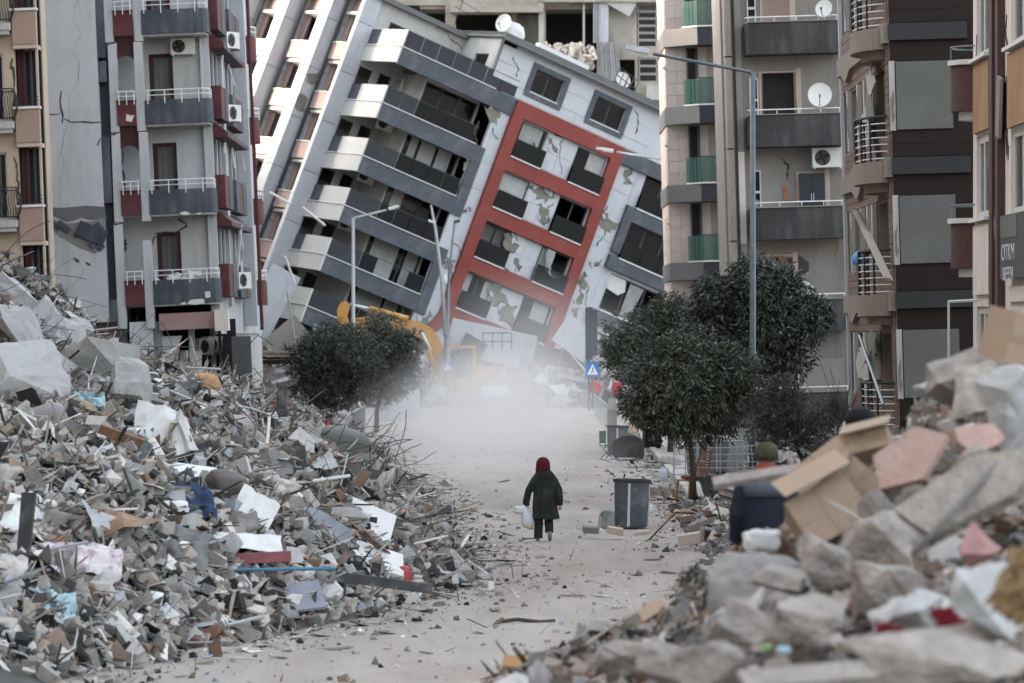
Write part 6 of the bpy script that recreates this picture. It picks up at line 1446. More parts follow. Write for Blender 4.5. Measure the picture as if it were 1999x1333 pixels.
# bag held in her left hand
bagm = mat('thin_white_bag', (.62, .65, .70), .5, .08, 5, .3, 12); bagb = mat('bread_bag', (.50, .42, .33), .7, .1, 8, .3)
bt = thing('plastic_bags', 'white and bluish plastic bags held in the walking person\'s left hand', 'plastic bag', Matrix.Translation((wx-.045, Dw-.14, .02)))
bg_ = MB(); bg_.tube([(-.36, .04, .70), (-.33, .04, .60), (-.29, .04, .46), (-.27, .05, .34), (-.28, .05, .26)], .05, 14, rr=[.015, (.08,.06), (.10,.11), (.10,.13), (.06,.09)])
m_ = MB(); m_.v = [(x+.008*noise.noise(Vector((x*30, y*30, z*30))), y, z) for x, y, z in bg_.v]; m_.f = bg_.f
part('bag', m_, bagm, bt, True); part('bag_contents', cushion(.19, .16, .13, seed=5, amp=.1).xf(TR((-.262, .045, .305), 0, 25)), bagb, bt, True)
part('knotted_bag', cushion(.17, .13, .14, seed=8, amp=.35).xf(TR((-.44, .04, .60))), mat('knot_bag', (.66,.67,.66), .5, .08, 5, .3), bt, True); part('bag_corner', MB().tube([(-.48, .04, .6), (-.58, .04, .565)], .03, 8, rr=[.05, .01]), bagm, bt, True)

def man(label, D, px, topy, gz, jacket, cap, scarf=None, capr=.11, capext=.0, turn=0, legs=TRS, mask=None, yoke=None, hood=None, H0=None):
    X = (px-1000)/FPX*D; top = 4.1-(topy-642)*D/FPX; Hh = H0 or (top-gz); k = Hh/1.76
    t = thing('person', label, 'person', Matrix.Translation((X, D, gz)) @ rotm(0, 0, turn) @ Matrix.Scale(k, 4))
    b = MB(); b.tube([(0,0,.85),(0,0,1.0),(0,0,1.25),(0,0,1.42),(0,0,1.49)], .15, 12, rr=[(.13,.17),(.12,.16),(.13,.19),(.11,.20),(.05,.06)]); b.tube([(0,0,1.44),(0,.01,1.56)], .058, 10); ell(b, (0, .02, 1.63), (.08, .10, .12)); b.tube([(0,.115,1.63),(0,.142,1.61)], .013, 5)
    for s in (-1, 1): ell(b, (s*.08, .01, 1.62), (.012, .02, .03), 6, 4)
    for s in (-1, 1): b.tube([(s*.1,0,.88),(s*.11,.02,.48),(s*.12,-.01,.08)], .07, 10, rr=[.1,.065,.045]); b.tube([(s*.12,-.03,.05),(s*.13,.16,.035)], .04, 8)
    arm = [((s*.19,0,1.40),(s*.27,-.02,1.12),(s*.26,.10,.88)) for s in (-1, 1)]
    for a, e, h in arm: b.tube([a, e, h], .05, 8, rr=[.06,.045,.032])
    fuse('body', b, SK, t, .016)
    hh_ = MB()
    for s, (a, e, h) in zip((-1, 1), arm): hand(hh_, h, (0, .4, -1), -s, .6)
    fuse('hands', hh_, SK, t, .006, 1)
    c = MB(); c.tube([(0,0,.82),(0,0,.95),(0,0,1.15),(0,0,1.34),(0,0,1.44),(0,0,1.50)], .2, 20, rr=[(.15,.21),(.16,.215),(.16,.225),(.15,.235),(.12,.19),(.07,.08)])
    for a, e, h in arm: c.tube([(a[0]*.8,0,1.40), a, e, h], .08, 12, rr=[.09,.095,.075,.062])
    fuse('jacket', c, jacket, t, .016, 2)
    if yoke: part('yoke', MB().tube([(0,-.012,1.28),(0,-.012,1.36),(0,-.01,1.42)], .2, 20, rr=[(.155,.235),(.155,.242),(.14,.215)]), yoke, t, True)
    l = MB()
    for s in (-1, 1): l.tube([(s*.1,0,.9),(s*.11,.02,.48),(s*.12,-.01,.07)], .09, 12, rr=[.12,.085,.075])
    fuse('trousers', l, legs, t, .02, 2)
    for s in (-1, 1): part('shoe', MB().tube([(s*.12,-.07,.04),(s*.12,.05,.05),(s*.13,.2,.035)], .045, 10, rr=[(.04,.045),(.045,.05),(.03,.045)]), SHO, t, True)
    cp = MB(); pr = [(1.60, capr, capr+.01), (1.66, capr*1.02, capr+.015), (1.71, capr*.92, capr*.95), (1.75, capr*.6, capr*.65), (1.765+capext, capr*.2, capr*.2)]
    cp.rings([(0, .01, z, a, b_) for z, a, b_ in pr], 20); part('cap', cp, cap, t, True)
    if scarf: part('scarf', MB().tube([(0,0,1.47),(0,0,1.56)], .1, 16, rr=[(.105,.115),(.09,.10)]), scarf, t, True)
    if mask: part('face_mask', MB().tube([(0,.09,1.54),(0,.12,1.58),(0,.115,1.63)], .05, 12, rr=[.04,.055,.05]), mask, t, True)
    if hood: part('hood', cushion(.3, .2, .2, seed=3, amp=.1).xf(TR((0, -.12, 1.46))), hood, t, True)
    return t
Dm = 34.0; xm = (1494-1000)/FPX*Dm
NAV = mat('navy_jacket', (.016, .020, .034), .9, .2, 3, .3, 10); GRY = mat('grey_yoke', (.085, .095, .115), .9, .12, 3, .3, 10); KHK = mat('khaki_cap', (.055, .05, .026), .9, .3, 9, .4, 14)
man('person seen from behind in a navy jacket and khaki cap behind the plank and boxes', Dm, 1497, 864, hF_(xm, Dm), NAV, KHK, scarf=mat('red_scarf', (.30,.05,.045), .9, .15, 5, .3), yoke=GRY, turn=4)
xm = (1683-1000)/FPX*34.3
man('person in a black cap and white mask, only the head visible above the boxes', 34.3, 1683, 795, hF_(xm, 34.3), NAV, mat('black_cap', (.006,.006,.007), .9, .1, 6, .3), turn=62, mask=MWT, capr=.125)
REDJ = mat('red_jacket', (.42, .025, .05), .8, .12, 4, .2)
man('person in a red jacket standing under the crossing sign', 193, 1163, 736, .14, REDJ, mat('dark_hair', (.02,.015,.012), .8, .1, 8, .2), turn=10, capr=.10)
man('second person in red, half hidden behind the dark tree', 190, 1205, 737, .14, REDJ, mat('brown_hair', (.03,.02,.015), .8, .1, 8, .2), turn=-20, capr=.10)
# ================================================================ trees
def leafmat(name, rough=.5):
    m = mat(name, (.05,.06,.04), rough, .1, 3, 0, attr=True, spec=.55); return m
MLF = leafmat('dusty_sheen_leaf')
def leaves(centres, n, L, name, parent, tone=(.055, .068, .040), droop=.4, spread=.35, aspect=.30, extra=None):
    """centres: (x,y,z,r); leaf blades gathered in sprays through the crown"""
    cs = np.array(centres); w_ = cs[:, 3]**2; k = nrs.choice(len(cs), n, p=w_/w_.sum())
    ns = max(1, n//9); spr_k = nrs.choice(len(cs), ns, p=w_/w_.sum()); d = nrs.randn(ns, 3); d /= np.linalg.norm(d, axis=1)[:, None]
    rad = nrs.random_sample(ns)**.36*1.18; sp = cs[spr_k, :3]+d*(rad*cs[spr_k, 3])[:, None]
    idx = nrs.randint(0, ns, n); out = d[idx]
    ax = out*.6+nrs.randn(n, 3)*.6; ax[:, 2] -= droop; ax /= np.linalg.norm(ax, axis=1)[:, None]
    base = sp[idx]+nrs.randn(n, 3)*L*.35
    side = np.cross(ax, nrs.randn(n, 3)); side /= np.linalg.norm(side, axis=1)[:, None]; nn = np.cross(ax, side)
    l = L*nrs.uniform(.6, 1.25, (n, 1)); w2 = l*aspect*.5; fold = nn*w2*.55
    p0 = base; p1 = base+ax*l*.5; p2 = base+ax*l-nn*l*.12
    V = np.stack([p0, p1+side*w2+fold, p1-side*w2+fold, p1, p2], 1).reshape(-1, 3)
    q = np.arange(n)[:, None]*5; Fa = np.concatenate([q+np.array([[0, 1, 3]]), q+np.array([[0, 3, 2]]), q+np.array([[1, 4, 3]]), q+np.array([[3, 4, 2]])], 1).reshape(-1, 3)
    t = np.array(tone)[None]*.78*nrs.uniform(.5, 1.6, (n, 1))*(.5+1.0*nrs.random_sample(ns)[idx][:, None]); g = nrs.random_sample(n) < .2; t[g] = np.array((.13, .13, .11))*nrs.uniform(.7, 1.3, (g.sum(), 1))  # some leaves tinted grey: foliage sheen put into the colour
    me = bpy.data.meshes.new(name); me.vertices.add(len(V)); off_ = off(parent)
    me.vertices.foreach_set('co', V.astype(np.float32).ravel()); me.loops.add(len(Fa)*3); me.loops.foreach_set('vertex_index', Fa.astype(np.int32).ravel())
    me.polygons.add(len(Fa)); me.polygons.foreach_set('loop_start', np.arange(len(Fa), dtype=np.int32)*3); me.polygons.foreach_set('use_smooth', np.zeros(len(Fa), dtype=bool)); me.update(calc_edges=True)
    T4 = np.repeat(np.concatenate([t, np.ones((n, 1))], 1), 4, 0); vcol(me, T4); me.materials.append(MLF)
    o = bpy.data.objects.new(name, me); C.objects.link(o); o.parent = parent; return o
FRU = mat('orange_fruit', (.30, .055, .02), .5, .12, 8, .1)
def tree(label, D, basepx, gz, crown, n, L, trunk_r=.07, fruit=0, tone=(.055,.068,.04), droop=.4, lean=0, cat='tree', name='citrus_tree'):
    """crown: list of (px,py,rpx,dy) lobes"""
    X = (basepx-1000)/FPX*D; root = Vector((X, D, gz)); t = thing(name, label, cat, Matrix.Translation(root)); s = D/FPX
    cs = [tuple(W(px, py, D+dy)-root)+(r*s,) for px, py, r, dy in crown]
    cs = cs+[(c[0]+nrs.randn()*c[3]*.5, c[1]+nrs.randn()*c[3]*.6, c[2]+nrs.randn()*c[3]*.5, c[3]*.6) for c in cs]
    cx, cy, cz = [sum(c[i] for c in cs)/len(cs) for i in range(3)]; zt = cz-.2
    fork = Vector((cx*.5, cy*.3, zt*.62))
    part('trunk', MB().tube([(0,0,-.1),(.02,0,fork.z*.5),tuple(fork),(fork.x*1.1, fork.y, fork.z+.3)], trunk_r, 9, rr=[trunk_r*1.25, trunk_r, trunk_r*.85, trunk_r*.6]), M_['bark'], t, True)
    lm = MB()
    for c in cs[:max(3, len(crown))]: 
        e = Vector(c[:3]); mid = fork.lerp(e, .5)+Vector((0, 0, .12)); lm.tube([fork, mid, e, e+(e-fork).normalized()*c[3]*.5], .03, 5, rr=[trunk_r*.6, trunk_r*.4, trunk_r*.2, .01])
    part('branch', lm, M_['bark'], t, True)
    leaves(cs, int(n*1.75), L*1.15, 'crown', t, tone, droop)
    for i in range(fruit):
        c = rnd.choice(cs); d = Vector((rnd.gauss(0, 1), -abs(rnd.gauss(0, 1))-.5, rnd.gauss(0, .8))).normalized(); p = Vector(c[:3])+d*c[3]*.93
        part('fruit', ell(MB(), p, (.034, .034, .032), 8, 5), FRU, t, True)
    return t
tree('leafy citrus tree with a slim trunk beside the brown chair', 87, 1352, .13, [(1345,745,88,0),(1280,770,62,-.2),(1415,770,62,.2),(1345,690,52,0),(1260,730,38,.3),(1430,720,45,0),(1340,800,60,-.3),(1390,810,42,.3),(1250,800,30,0),(1300,815,40,0)], 15000, .125, .065, 6, droop=.55)
tree('dark tree standing behind the slim citrus tree, on its road side', 124, 1310, .13, [(1240,690,48,0),(1270,640,44,.3),(1300,605,32,0),(1210,650,34,-.2),(1215,705,34,.2),(1310,670,50,.3),(1330,620,38,0)], 9000, .13, .10, 7, tone=(.042,.056,.03))
tree('tallest dark spreading tree behind the lamp post', 112, 1520, .3, [(1470,570,52,0),(1430,600,48,.3),(1520,560,40,0),(1400,640,50,.3),(1500,640,68,0),(1560,620,50,.2),(1450,690,58,0),(1530,690,50,.4),(1465,530,32,0),(1598,618,22,0),(1385,580,30,0),(1555,545+30,28,.2),(1610,612,14,0)], 22000, .17, .12, 2, tone=(.032,.042,.030), droop=.25, name='broadleaf_tree')
tree('low dense dusty bush at the foot of the tallest tree', 96, 1560, .4, [(1520,790,48,0),(1560,820,55,0),(1490,830,36,.2),(1600,850,42,0),(1540,870,36,0),(1640,800,20,0),(1500,775,30,0),(1620,790,14,0)], 13000, .07, .05, tone=(.07,.075,.06), name='bush', cat='bush')
tree('bushy citrus tree at the end of the large heap', 136, 655, .0, [(650,690,56,0),(605,705,42,.2),(695,690,50,0),(640,668,36,0),(665,740,52,0),(608,755,40,.2),(690,664,28,0),(640,790,36,0),(705,735,44,.2)], 17000, .12, .09, 6, tone=(.05,.062,.038))
tree('citrus tree farther on, beside the excavator arm', 152, 735, .0, [(740,665,50,0),(778,685,40,.2),(722,705,44,0),(772,725,44,0),(735,656,24,0),(790,668,22,0),(745,755,36,0)], 12000, .13, .09, 4, tone=(.045,.056,.036))
tree('small dusty shrub before the pink painted wall', 112, 215, 1.0, [(205,700,20,0),(190,705,16,.1),(225,715,14,.1),(208,680,10,0)], 900, .12, .03, tone=(.06,.07,.05), name='shrub', cat='shrub')
tr_ = thing('uprooted_plant', 'blurred grey green uprooted plant at the edge of the near heap', 'plant', Matrix.Translation(W(1365, 1150, 31)))
leaves([(0,0,0,.12),(-.1,0,.08,.08),(.08,0,-.05,.1),(-.05,0,-.12,.08)], 900, .06, 'foliage', tr_, (.13,.12,.095), .1)
m = MB()
for i in range(14): a = rnd.uniform(0, 6.28); m.tube([(0,0,0), (math.cos(a)*.12, rnd.uniform(-.1,.1), math.sin(a)*.12), (math.cos(a+.3)*.22, rnd.uniform(-.1,.1), math.sin(a+.3)*.2-.03)], .006, 4)
m.tube([(.0,0,-.05),(.18,0,.2),(.24,0,.5)], .009, 5); part('stem', m, mat('dry_stem', (.22,.19,.17), .9, .2, 5, .2), tr_)
def bare(label, px, py, D, gz, h, seed, n=10):
    r = random.Random(seed); t = MB()
    for i in range(n):
        p = Vector((r.uniform(-.3, .3), r.uniform(-.3, .3), 0)); d = Vector((r.uniform(-.8, .8), r.uniform(-.4, .4), 1)); pts = [p.copy()]
        for k in range(5): p = p+d*h/5; d += Vector((r.gauss(0, .3), r.gauss(0, .3), r.gauss(0, .25))); pts.append(p.copy()); 
        t.tube(pts, .015, 4, rr=[.02, .017, .014, .011, .008, .005]); q = pts[2]
        t.tube([q, q+Vector((r.uniform(-.4, .4), 0, r.uniform(.1, .5)))], .008, 4)
    t.xf(Matrix.Translation(W(px, py, D))); return solo('bare_branches', t, M_['bark'], label, 'branches')
bare('bare grey branches in front of the brown block', 1650, 860, 92, 0, 1.3, 4, 14)
bare('thin bare twigs before the white column', 235, 730, 100, 0, 1.3, 6, 9)

# ================================================================ street lamps and signs
def lamp(label, D, px, topy, armpx, army, r=.075, gz=0., head=.7, m=None, hang=0):
    X = (px-1000)/FPX*D; t = thing('street_lamp', label, 'street lamp', Matrix.Translation((X, D, gz))); s = D/FPX; m = m or M_['pole']
    zt = 4.1-(topy-642)*s-gz; ax = (armpx-px)*s; az = 4.1-(army-642)*s-gz
    part('pole', MB().tube([(0,0,0),(0,0,zt*.3),(0,0,zt*.31),(0,0,zt)], r, 12, rr=[r*1.2, r*1.15, r, r*.8]), m, t, True)
    k = (ax-math.copysign(head, ax)*.8)/ax; part('arm', MB().tube([(0,0,zt-.12),(ax*.03,0,zt),(ax*k,0,zt+(az-zt)*k)], r*.55, 8), m, t, True)
    a = math.degrees(math.atan2(az-zt, abs(ax))); sg = math.copysign(1, ax)
    hm = MB().obox((0,0,0), (head*.62, .26, .13)).obox((-head*.42, 0, .0), (head*.24, .2, .1)); hm.obox((.03, 0, -.085), (head*.5, .2, .03))
    part('lamp_head', hm.xf(Matrix.Translation((ax-sg*head*.35, 0, az)) @ rotm(0, -a*sg if sg > 0 else -a*-1+0, 0) @ Matrix.Scale(-sg, 4, (1, 0, 0))), M_['lampw'], t)
    part('base_plate', MB().box(-.18,.18,-.18,.18,0,.02), m, t)
    return t
lamp('tallest grey street lamp standing in front of the dark trees', 104, 1470, 140, 1232, 97, .085, .1, .75)
lamp('pale street lamp whose arm crosses the red frame of the leaning block', 160, 1347, 318, 1172, 292, .095, .1, .85, M_['polew'])
lamp('pale street lamp rising out of the citrus tree', 182, 690, 425, 775, 405, .09, 0, .6, M_['polew'])
t = thing('street_lamp', 'thin dark mast with a small floodlight beside the blue crossing sign', 'street lamp', Matrix.Translation(((872-1000)/FPX*201, 201, 0))); s = 201/FPX
def RZ(px, py, d=0): p = W(px, py, 201)-Vector(((872-1000)/FPX*201, 201, 0)); return (p.x, p.y+d, p.z)
part('pole', MB().tube([RZ(874, 795), RZ(873, 655), RZ(873, 654), RZ(877, 540), RZ(888, 430)], .1, 10, rr=[.19, .17, .12, .07, .05]), M_['pole'], t, True)
part('pole', MB().tube([RZ(870, 655, -.1), RZ(864, 555, -.1), RZ(851, 450, -.1), RZ(842, 400, -.1)], .1, 10, rr=[.11, .10, .08, .05]), M_['polew'], t, True)
part('floodlight', MB().obox(RZ(893, 432), (.3, .2, .15), rotm(0, -15)), M_['darkframe'], t); part('lamp_head', MB().obox(RZ(843, 432, -.1), (.35, .2, .12), rotm(0, 20)), M_['lampw'], t)
part('round_box', ell(MB(), RZ(869, 545, -.1), (.14, .1, .28), 10, 6), M_['lampw'], t, True)
def crossing(px, py, D, w_, label, gz=0.):
    X = (px-1000)/FPX*D; t = thing('crossing_sign', label, 'traffic sign', Matrix.Translation((X, D-.2, gz))); z = 4.1-(py-642)*D/FPX-gz; h = w_*1.1
    part('post', MB().tube([(0,.05,0),(0,.05,z)], .04, 8), M_['pole'], t)
    pl = part('sign_plate', MB().box(-w_/2, w_/2, -.02, .0, z-h/2, z+h/2), M_['blue'], t)
    part('triangle', MB().prism([(-w_*.4, z-h*.36), (w_*.4, z-h*.36), (0, z+h*.36)], -.024, -.0205, lambda p, q, e: (p, e, q)), M_['signw'], pl)
    mb = MB(); q = w_
    mb.disc((0, z+.15*q), .05*q, 10, lambda a, b, c: (a, -b, c), .025, .028)
    mb.prism([(-.05*q, z+.09*q), (.06*q, z+.08*q), (.05*q, z-.10*q), (.15*q, z-.28*q), (.08*q, z-.29*q), (0, z-.12*q), (-.1*q, z-.29*q), (-.17*q, z-.27*q), (-.04*q, z-.06*q)], -.028, -.0245, lambda p, r_, e: (p, e, r_))
    part('walking_figure', mb, M_['darkframe'], pl)
    mb = MB()
    for k in range(5): mb.box(-.3*q+k*.13*q, -.23*q+k*.13*q, -.028, -.0245, z-.355*h, z-.305*h)
    part('stripes', mb, M_['darkframe'], pl); return t
crossing(1157, 721, 188, .68, 'blue pedestrian crossing sign on the pavement side', .13)
crossing(874, 715, 199, .46, 'smaller blue pedestrian crossing sign on the mast amid the dust')
solo('totem_sign', MB().box(-.18,.18,-.12,.0,0,2.6).box(.185,.42,-.10,-.02,.2,2.5).box(-.05,.05,.01,.09,-2.9,2).xf(Matrix.Translation(W(1150, 702, 192))), M_['slate'], 'tall narrow blue grey panel standing on a post before the leaning block', 'panel')
solo('leaning_pole', MB().tube([W(561, 570, 140), W(573, 640, 140), W(584, 740, 140)], .03, 6), M_['polew'], 'thin pale pole rising from the citrus tree near the slate block', 'pole')

# ================================================================ excavator
DE = 204; ex = thing('excavator', 'yellow excavator with raised bent arm working in the dust before the leaning block', 'excavator', Matrix.Translation(W(900, 793, DE)))
def EX(px, py): p = W(px, py, DE)-W(900, 793, DE); return (p.x, p.z)
def ep(name, pts, y0, y1, m=None, lab=None): return part(name, MB().prism([EX(*p) for p in pts], y0, y1, lambda p, q, e: (p, e, q)), m or M_['yellow'], ex)
ep('boom', [(686,622),(720,617),(770,622),(815,627),(838,637),(855,655),(868,680),(874,700),(856,708),(846,690),(836,672),(822,660),(800,652),(770,648),(730,648),(690,650)], -.35, .35)
ep('stick', [(659,604),(666,590),(678,588),(684,600),(678,616),(684,634),(700,640),(716,634),(720,650),(680,662),(661,655)], -.25, .25)
ep('boom_foot', [(846,690),(874,700),(872,735),(856,738)], -.3, .3)
for a, b, r, m in (((684,594),(722,602),.07,'white'), ((722,602),(798,622),.15,'yellow'), ((824,648),(842,684),.07,'white'), ((836,682),(852,722),.15,'yellow')):
    (x0, z0), (x1, z1) = EX(*a), EX(*b); part('hydraulic_cylinder', MB().tube([(x0,-.4,z0),(x1,-.4,z1)], r, 8), M_[m], ex, True)
for px, py in ((810, 643), (823, 648)): x, z = EX(px, py); part('pivot_pin', MB().tube([(x,-.45,z),(x,.4,z)], .12, 10), M_['darkframe'], ex)
(x0, z0), (x1, z1) = EX(877, 742), EX(928, 679)
part('cab_glass', MB().box(x0+.08, x1-.08, -1.5, -.1, z0+.1, z1-.1), M_['pane'], ex)
part('cab_seat', MB().box(x0+.35, x1-.35, -1.0, -.5, z0-.4, z0+.7), M_['dark'], ex)
m = MB()
for a in (x0, x1-.09):
    for b in (-1.56, -.1): m.box(a, a+.09, b, b+.09, z0-.5, z1)
m.box(x0-.02, x1+.02, -1.6, .05, z1+.002, z1+.12); m.box(x0, x1, -1.57, -1.48, z0-.02, z0+.08); part('cab_frame', m, M_['yellow'], ex)
part('upper_body', MB().box(x0-.9, x1+1.2, -1.5, 1.5, .95, z0-.03), M_['yellow'], ex); part('engine_cover', MB().box(x0+.2, x1+1.3, .1, 1.5, z0-.02, z0+.7), M_['yellow'], ex)
for y in (-1.3, .9):
    m = MB(); m.prism([(-2.2,.45),(-1.8,.05),(2.0,.05),(2.5,.45),(2.2,.85),(-1.9,.85)], y, y+.55, lambda p, q, e: (p, e, q)); tk_ = part('track', m, M_['dark'], ex)
m = MB()
for x in (1.2, 1.7, 2.2, 2.7): m.tube([(x, -1.4, 3.0), (x, -1.4, 3.9)], .03, 4)
m.tube([(1.2,-1.4,3.9),(2.7,-1.4,3.9)], .03, 4).tube([(1.2,-1.4,3.45),(2.7,-1.4,3.45)], .03, 4); part('handrail', m, M_['darkframe'], ex)

# a white car lost in the dust
cr_ = thing('parked_car', 'pale car standing deep in the dust cloud on the road', 'car', Matrix.Translation(((968-1000)/FPX*178, 178, .03)))
bp_ = MB(); prof = [(-.85,.35),(-.85,.8),(-.8,.95),(-.68,1.0),(-.58,1.42),(.58,1.42),(.68,1.0),(.8,.95),(.85,.8),(.85,.35)]
bp_.prism(prof, -2.0, 2.0, lambda p, q, e: (p, e*(1 if q < 1.2 else .55), q)); part('body', bp_, MWT, cr_)
part('rear_window', MB().add([(-.55,-1.62,1.05),(.55,-1.62,1.05),(.48,-1.2,1.36),(-.48,-1.2,1.36)], [(0,1,2,3)]), M_['black'], cr_)
for x in (-.78, .78):
    for y in (-1.3, 1.3): part('wheel', MB().tube([(x-.1, y, .32), (x+.1, y, .32)], .32, 16), M_['dark'], cr_)
for x in (-.68, .68): part('tail_light', MB().box(x-.12, x+.12, -2.02, -1.995, .7, .85), MRD, cr_)

# ================================================================ roadside things
def metal_bin(px, base_y, w_, h_, D, label):
    X = (px-1000)/FPX*D; t = thing('metal_bin', label, 'bin', Matrix.Translation((X, D, .03)) @ rotm(0, 1.5)); r = w_/2
    pr = [(0,0,0,r*.86,r*.86),(0,0,.03,r*.9,r*.9)]+[(0,0,h_*(.1+.12*q),r*(.91+.012*q),r*(.91+.012*q)) for q in range(8)]
    m = MB().rings(pr, 24, cap=False); m.add([(r*.86*math.cos(2*math.pi*k/24), r*.86*math.sin(2*math.pi*k/24), .001) for k in range(24)], [tuple(range(24))[::-1]])
    m.v = [(x+.016*noise.noise(Vector((x*6, y*6, z*4+D))), y+.016*noise.noise(Vector((x*6, y*6, z*4+9))), z) for x, y, z in m.v]; m.rings([(0,0,h_*.94,r*.97,r*.97),(0,0,.1,r*.86,r*.86)], 24, cap=False); part('drum', m, mat('bin_metal', (.105,.115,.13), .55, .2, 3, .15, metal=.3, dirt=(.28,.27,.26), dscale=2.5, damt=.5), t, True)
    part('rim', MB().rings([(0,0,h_*.94,r*1.05,r*1.05),(0,0,h_,r*1.08,r*1.08),(0,0,h_,r*.98,r*.98),(0,0,h_*.94,r*.97,r*.97)], 24, cap=False), M_['darkframe'], t)
    for a in (-100, -10, 80): part('seam', MB().obox((r*.965*math.cos(R(a)), r*.965*math.sin(R(a)), h_*.47), (.035, .05, h_*.9), rotm(0, 0, a)), M_['lampw'], t)
    part('handle', MB().tube([(-r*1.02,-.1,h_*.7),(-r*1.15,-.1,h_*.66),(-r*1.15,.1,h_*.66),(-r*1.02,.1,h_*.7)], .012, 5), M_['darkframe'], t); return t
metal_bin(1232, 1035, .74, .98, 79, 'dented grey metal bin standing nearest at the right side of the road')
metal_bin(1208, 875, .80, .95, 124, 'grey metal bin farther on behind the dark armchair')
t = thing('armchair', 'dusty dark upholstered armchair facing away beside the folding chair', 'armchair', Matrix.Translation(((1228-1000)/FPX*119.5, 119.5, .05)))
arc = [(-.46, 0), (-.46, .42), (-.38, .58), (-.2, .68), (.2, .68), (.38, .58), (.46, .42), (.46, 0)]
UPH = mat('dark_upholstery', (.035,.033,.034), .85, .15, 3, .2, dirt=(.16,.15,.15), dscale=2.5, damt=.4)
part('backrest', MB().prism(arc, -.1, .08, lambda p, q, e: (p, e, q+.05)), UPH, t); part('seat', MB().box(-.36,.36,.085,.7,.15,.42), UPH, t)
for s in (-1, 1): part('armrest', MB().box(s*.42-.06, s*.42+.06, .085, .75, .1, .58), UPH, t)
for x in (-.4, .4): part('leg', MB().box(x-.03,x+.03,-.05,.02,0,.05), M_['dark'], t)
solo('snack_bag', cushion(.26, .16, .34, seed=31, amp=.2).xf(TR(((1236-1000)/FPX*119.7, 119.9, .95), 0, 25)), mat('coloured_bag', (.55,.42,.35), .5, .1, 6, .1, dirt=(.45,.12,.05), dscale=9, damt=.9), 'white and orange plastic bag propped on the dark armchair', 'bag', smooth=True)
t = thing('folding_chair', 'green folding camp chair beside the dark armchair', 'chair', Matrix.Translation(((1190-1000)/FPX*120, 120, .03)) @ rotm(0, 0, 70)); GRN = mat('dark_green_canvas', (.02,.09,.06), .85, .12, 4, .2)
part('backrest', MB().box(-.26,.26,.2,.22,.5,.88), GRN, t); part('seat', MB().box(-.26,.26,-.22,.2,.42,.44), GRN, t)
for s in (-.26, .26): part('leg', MB().tube([(s,-.22,0),(s,.22,.45)], .014, 5).tube([(s,.22,0),(s,-.22,.45)], .014, 5), M_['iron'], t); part('upright', MB().tube([(s,.22,.4),(s,.24,.9)], .014, 5), M_['iron'], t)
# brown plastic chair
t = thing('slatted_chair', 'brown slatted chair with a red cushion standing by the slim tree trunk', 'chair', Matrix.Translation(((1352-1000)/FPX*88.5, 88.5, .14)) @ rotm(0, 0, -58) @ Matrix.Scale(1.15, 4)); BRC = mat('brown_plastic', (.30,.15,.06), .5, .1, 4, .05)
part('seat', MB().box(-.22,.22,-.22,.22,.40,.43), BRC, t); part('cushion', cushion(.4,.4,.08, seed=2).xf(TR((0,0,.475))), MRC, t, True)
for s in (-1, 1):
    part('leg', MB().tube([(s*.2,-.2,.4),(s*.23,-.25,0)], .022, 6), BRC, t); part('leg', MB().tube([(s*.2,.2,.4),(s*.23,.27,0)], .022, 6), BRC, t)
    part('back_post', MB().tube([(s*.21,.2,.42),(s*.21,.26,.7),(s*.18,.33,.98)], .022, 6), BRC, t)
for k in range(8): part('slat', MB().box(-.2,.2,.22+k*.013,.235+k*.013,.52+k*.055,.545+k*.055), BRC, t)
part('top_rail', MB().box(-.2,.2,.325,.345,.955,1.0), BRC, t)
t = thing('black_chair', 'black office chair toppled right of the brown slatted chair', 'chair', Matrix.Translation(((1395-1000)/FPX*86.5, 86.5, .16)) @ rotm(0, 0, 20))
part('backrest', sheetb(.6, .5, 3, .12).xf(TR((.0,0,.42), 60, -10)), UPH, t); part('seat', cushion(.5,.5,.12, seed=3).xf(TR((.05,.1,.3), 15, 12)), UPH, t, True)
for k in range(5): a = k*1.257; part('leg', MB().tube([(0,.1,.2),(.28*math.cos(a),.1+.28*math.sin(a),.03)], .018, 5), M_['iron'], t)
# demijohn
t = thing('water_bottle', 'large clear blue capped water bottle on the pavement by the kerb', 'bottle', Matrix.Translation(((1294-1000)/FPX*100, 100, .14)))
part('bottle', MB().rings([(0,0,0,.11,.11),(0,0,.02,.125,.125),(0,0,.22,.125,.125),(0,0,.30,.09,.09),(0,0,.34,.035,.035),(0,0,.38,.035,.035)], 16), mat('clear_plastic', (.52,.56,.60), .3, .05, 4, 0), t, True)
part('cap', MB().rings([(0,0,.381,.04,.04),(0,0,.42,.038,.038)], 12), MBL, t, True)
# barriers of welded bars
def barrier(px0, px1, D, h_, nv, nh, label, gz=.13, rz=0, tilt=0):
    s = D/FPX; w_ = (px1-px0)*s; t = thing('mesh_barrier', label, 'barrier', Matrix.Translation((((px0+px1)/2-1000)*s, D, gz)) @ rotm(tilt, 0, rz))
    part('frame', MB().tube([(-w_/2,0,0),(-w_/2,0,h_),(w_/2,0,h_),(w_/2,0,0),(-w_/2,0,0)], .025, 5), M_['polew'], t)
    bm_ = mesh_of('vertical_bar', MB().tube([(0,0,0),(0,0,h_)], .016, 5), M_['polew']); bh = mesh_of('cross_bar', MB().tube([(-w_/2,0,0),(w_/2,0,0)], .014, 5), M_['polew'])
    for i in range(1, nv): inst('vertical_bar', bm_, Matrix.Translation((-w_/2+w_*i/nv, 0, 0)), t)
    for j in range(1, nh): inst('cross_bar', bh, Matrix.Translation((0, .025, h_*j/nh)), t)
    return t
barrier(1316, 1452, 100, 1.05, 6, 6, 'long welded mesh barrier standing behind the brown chair', tilt=-4)
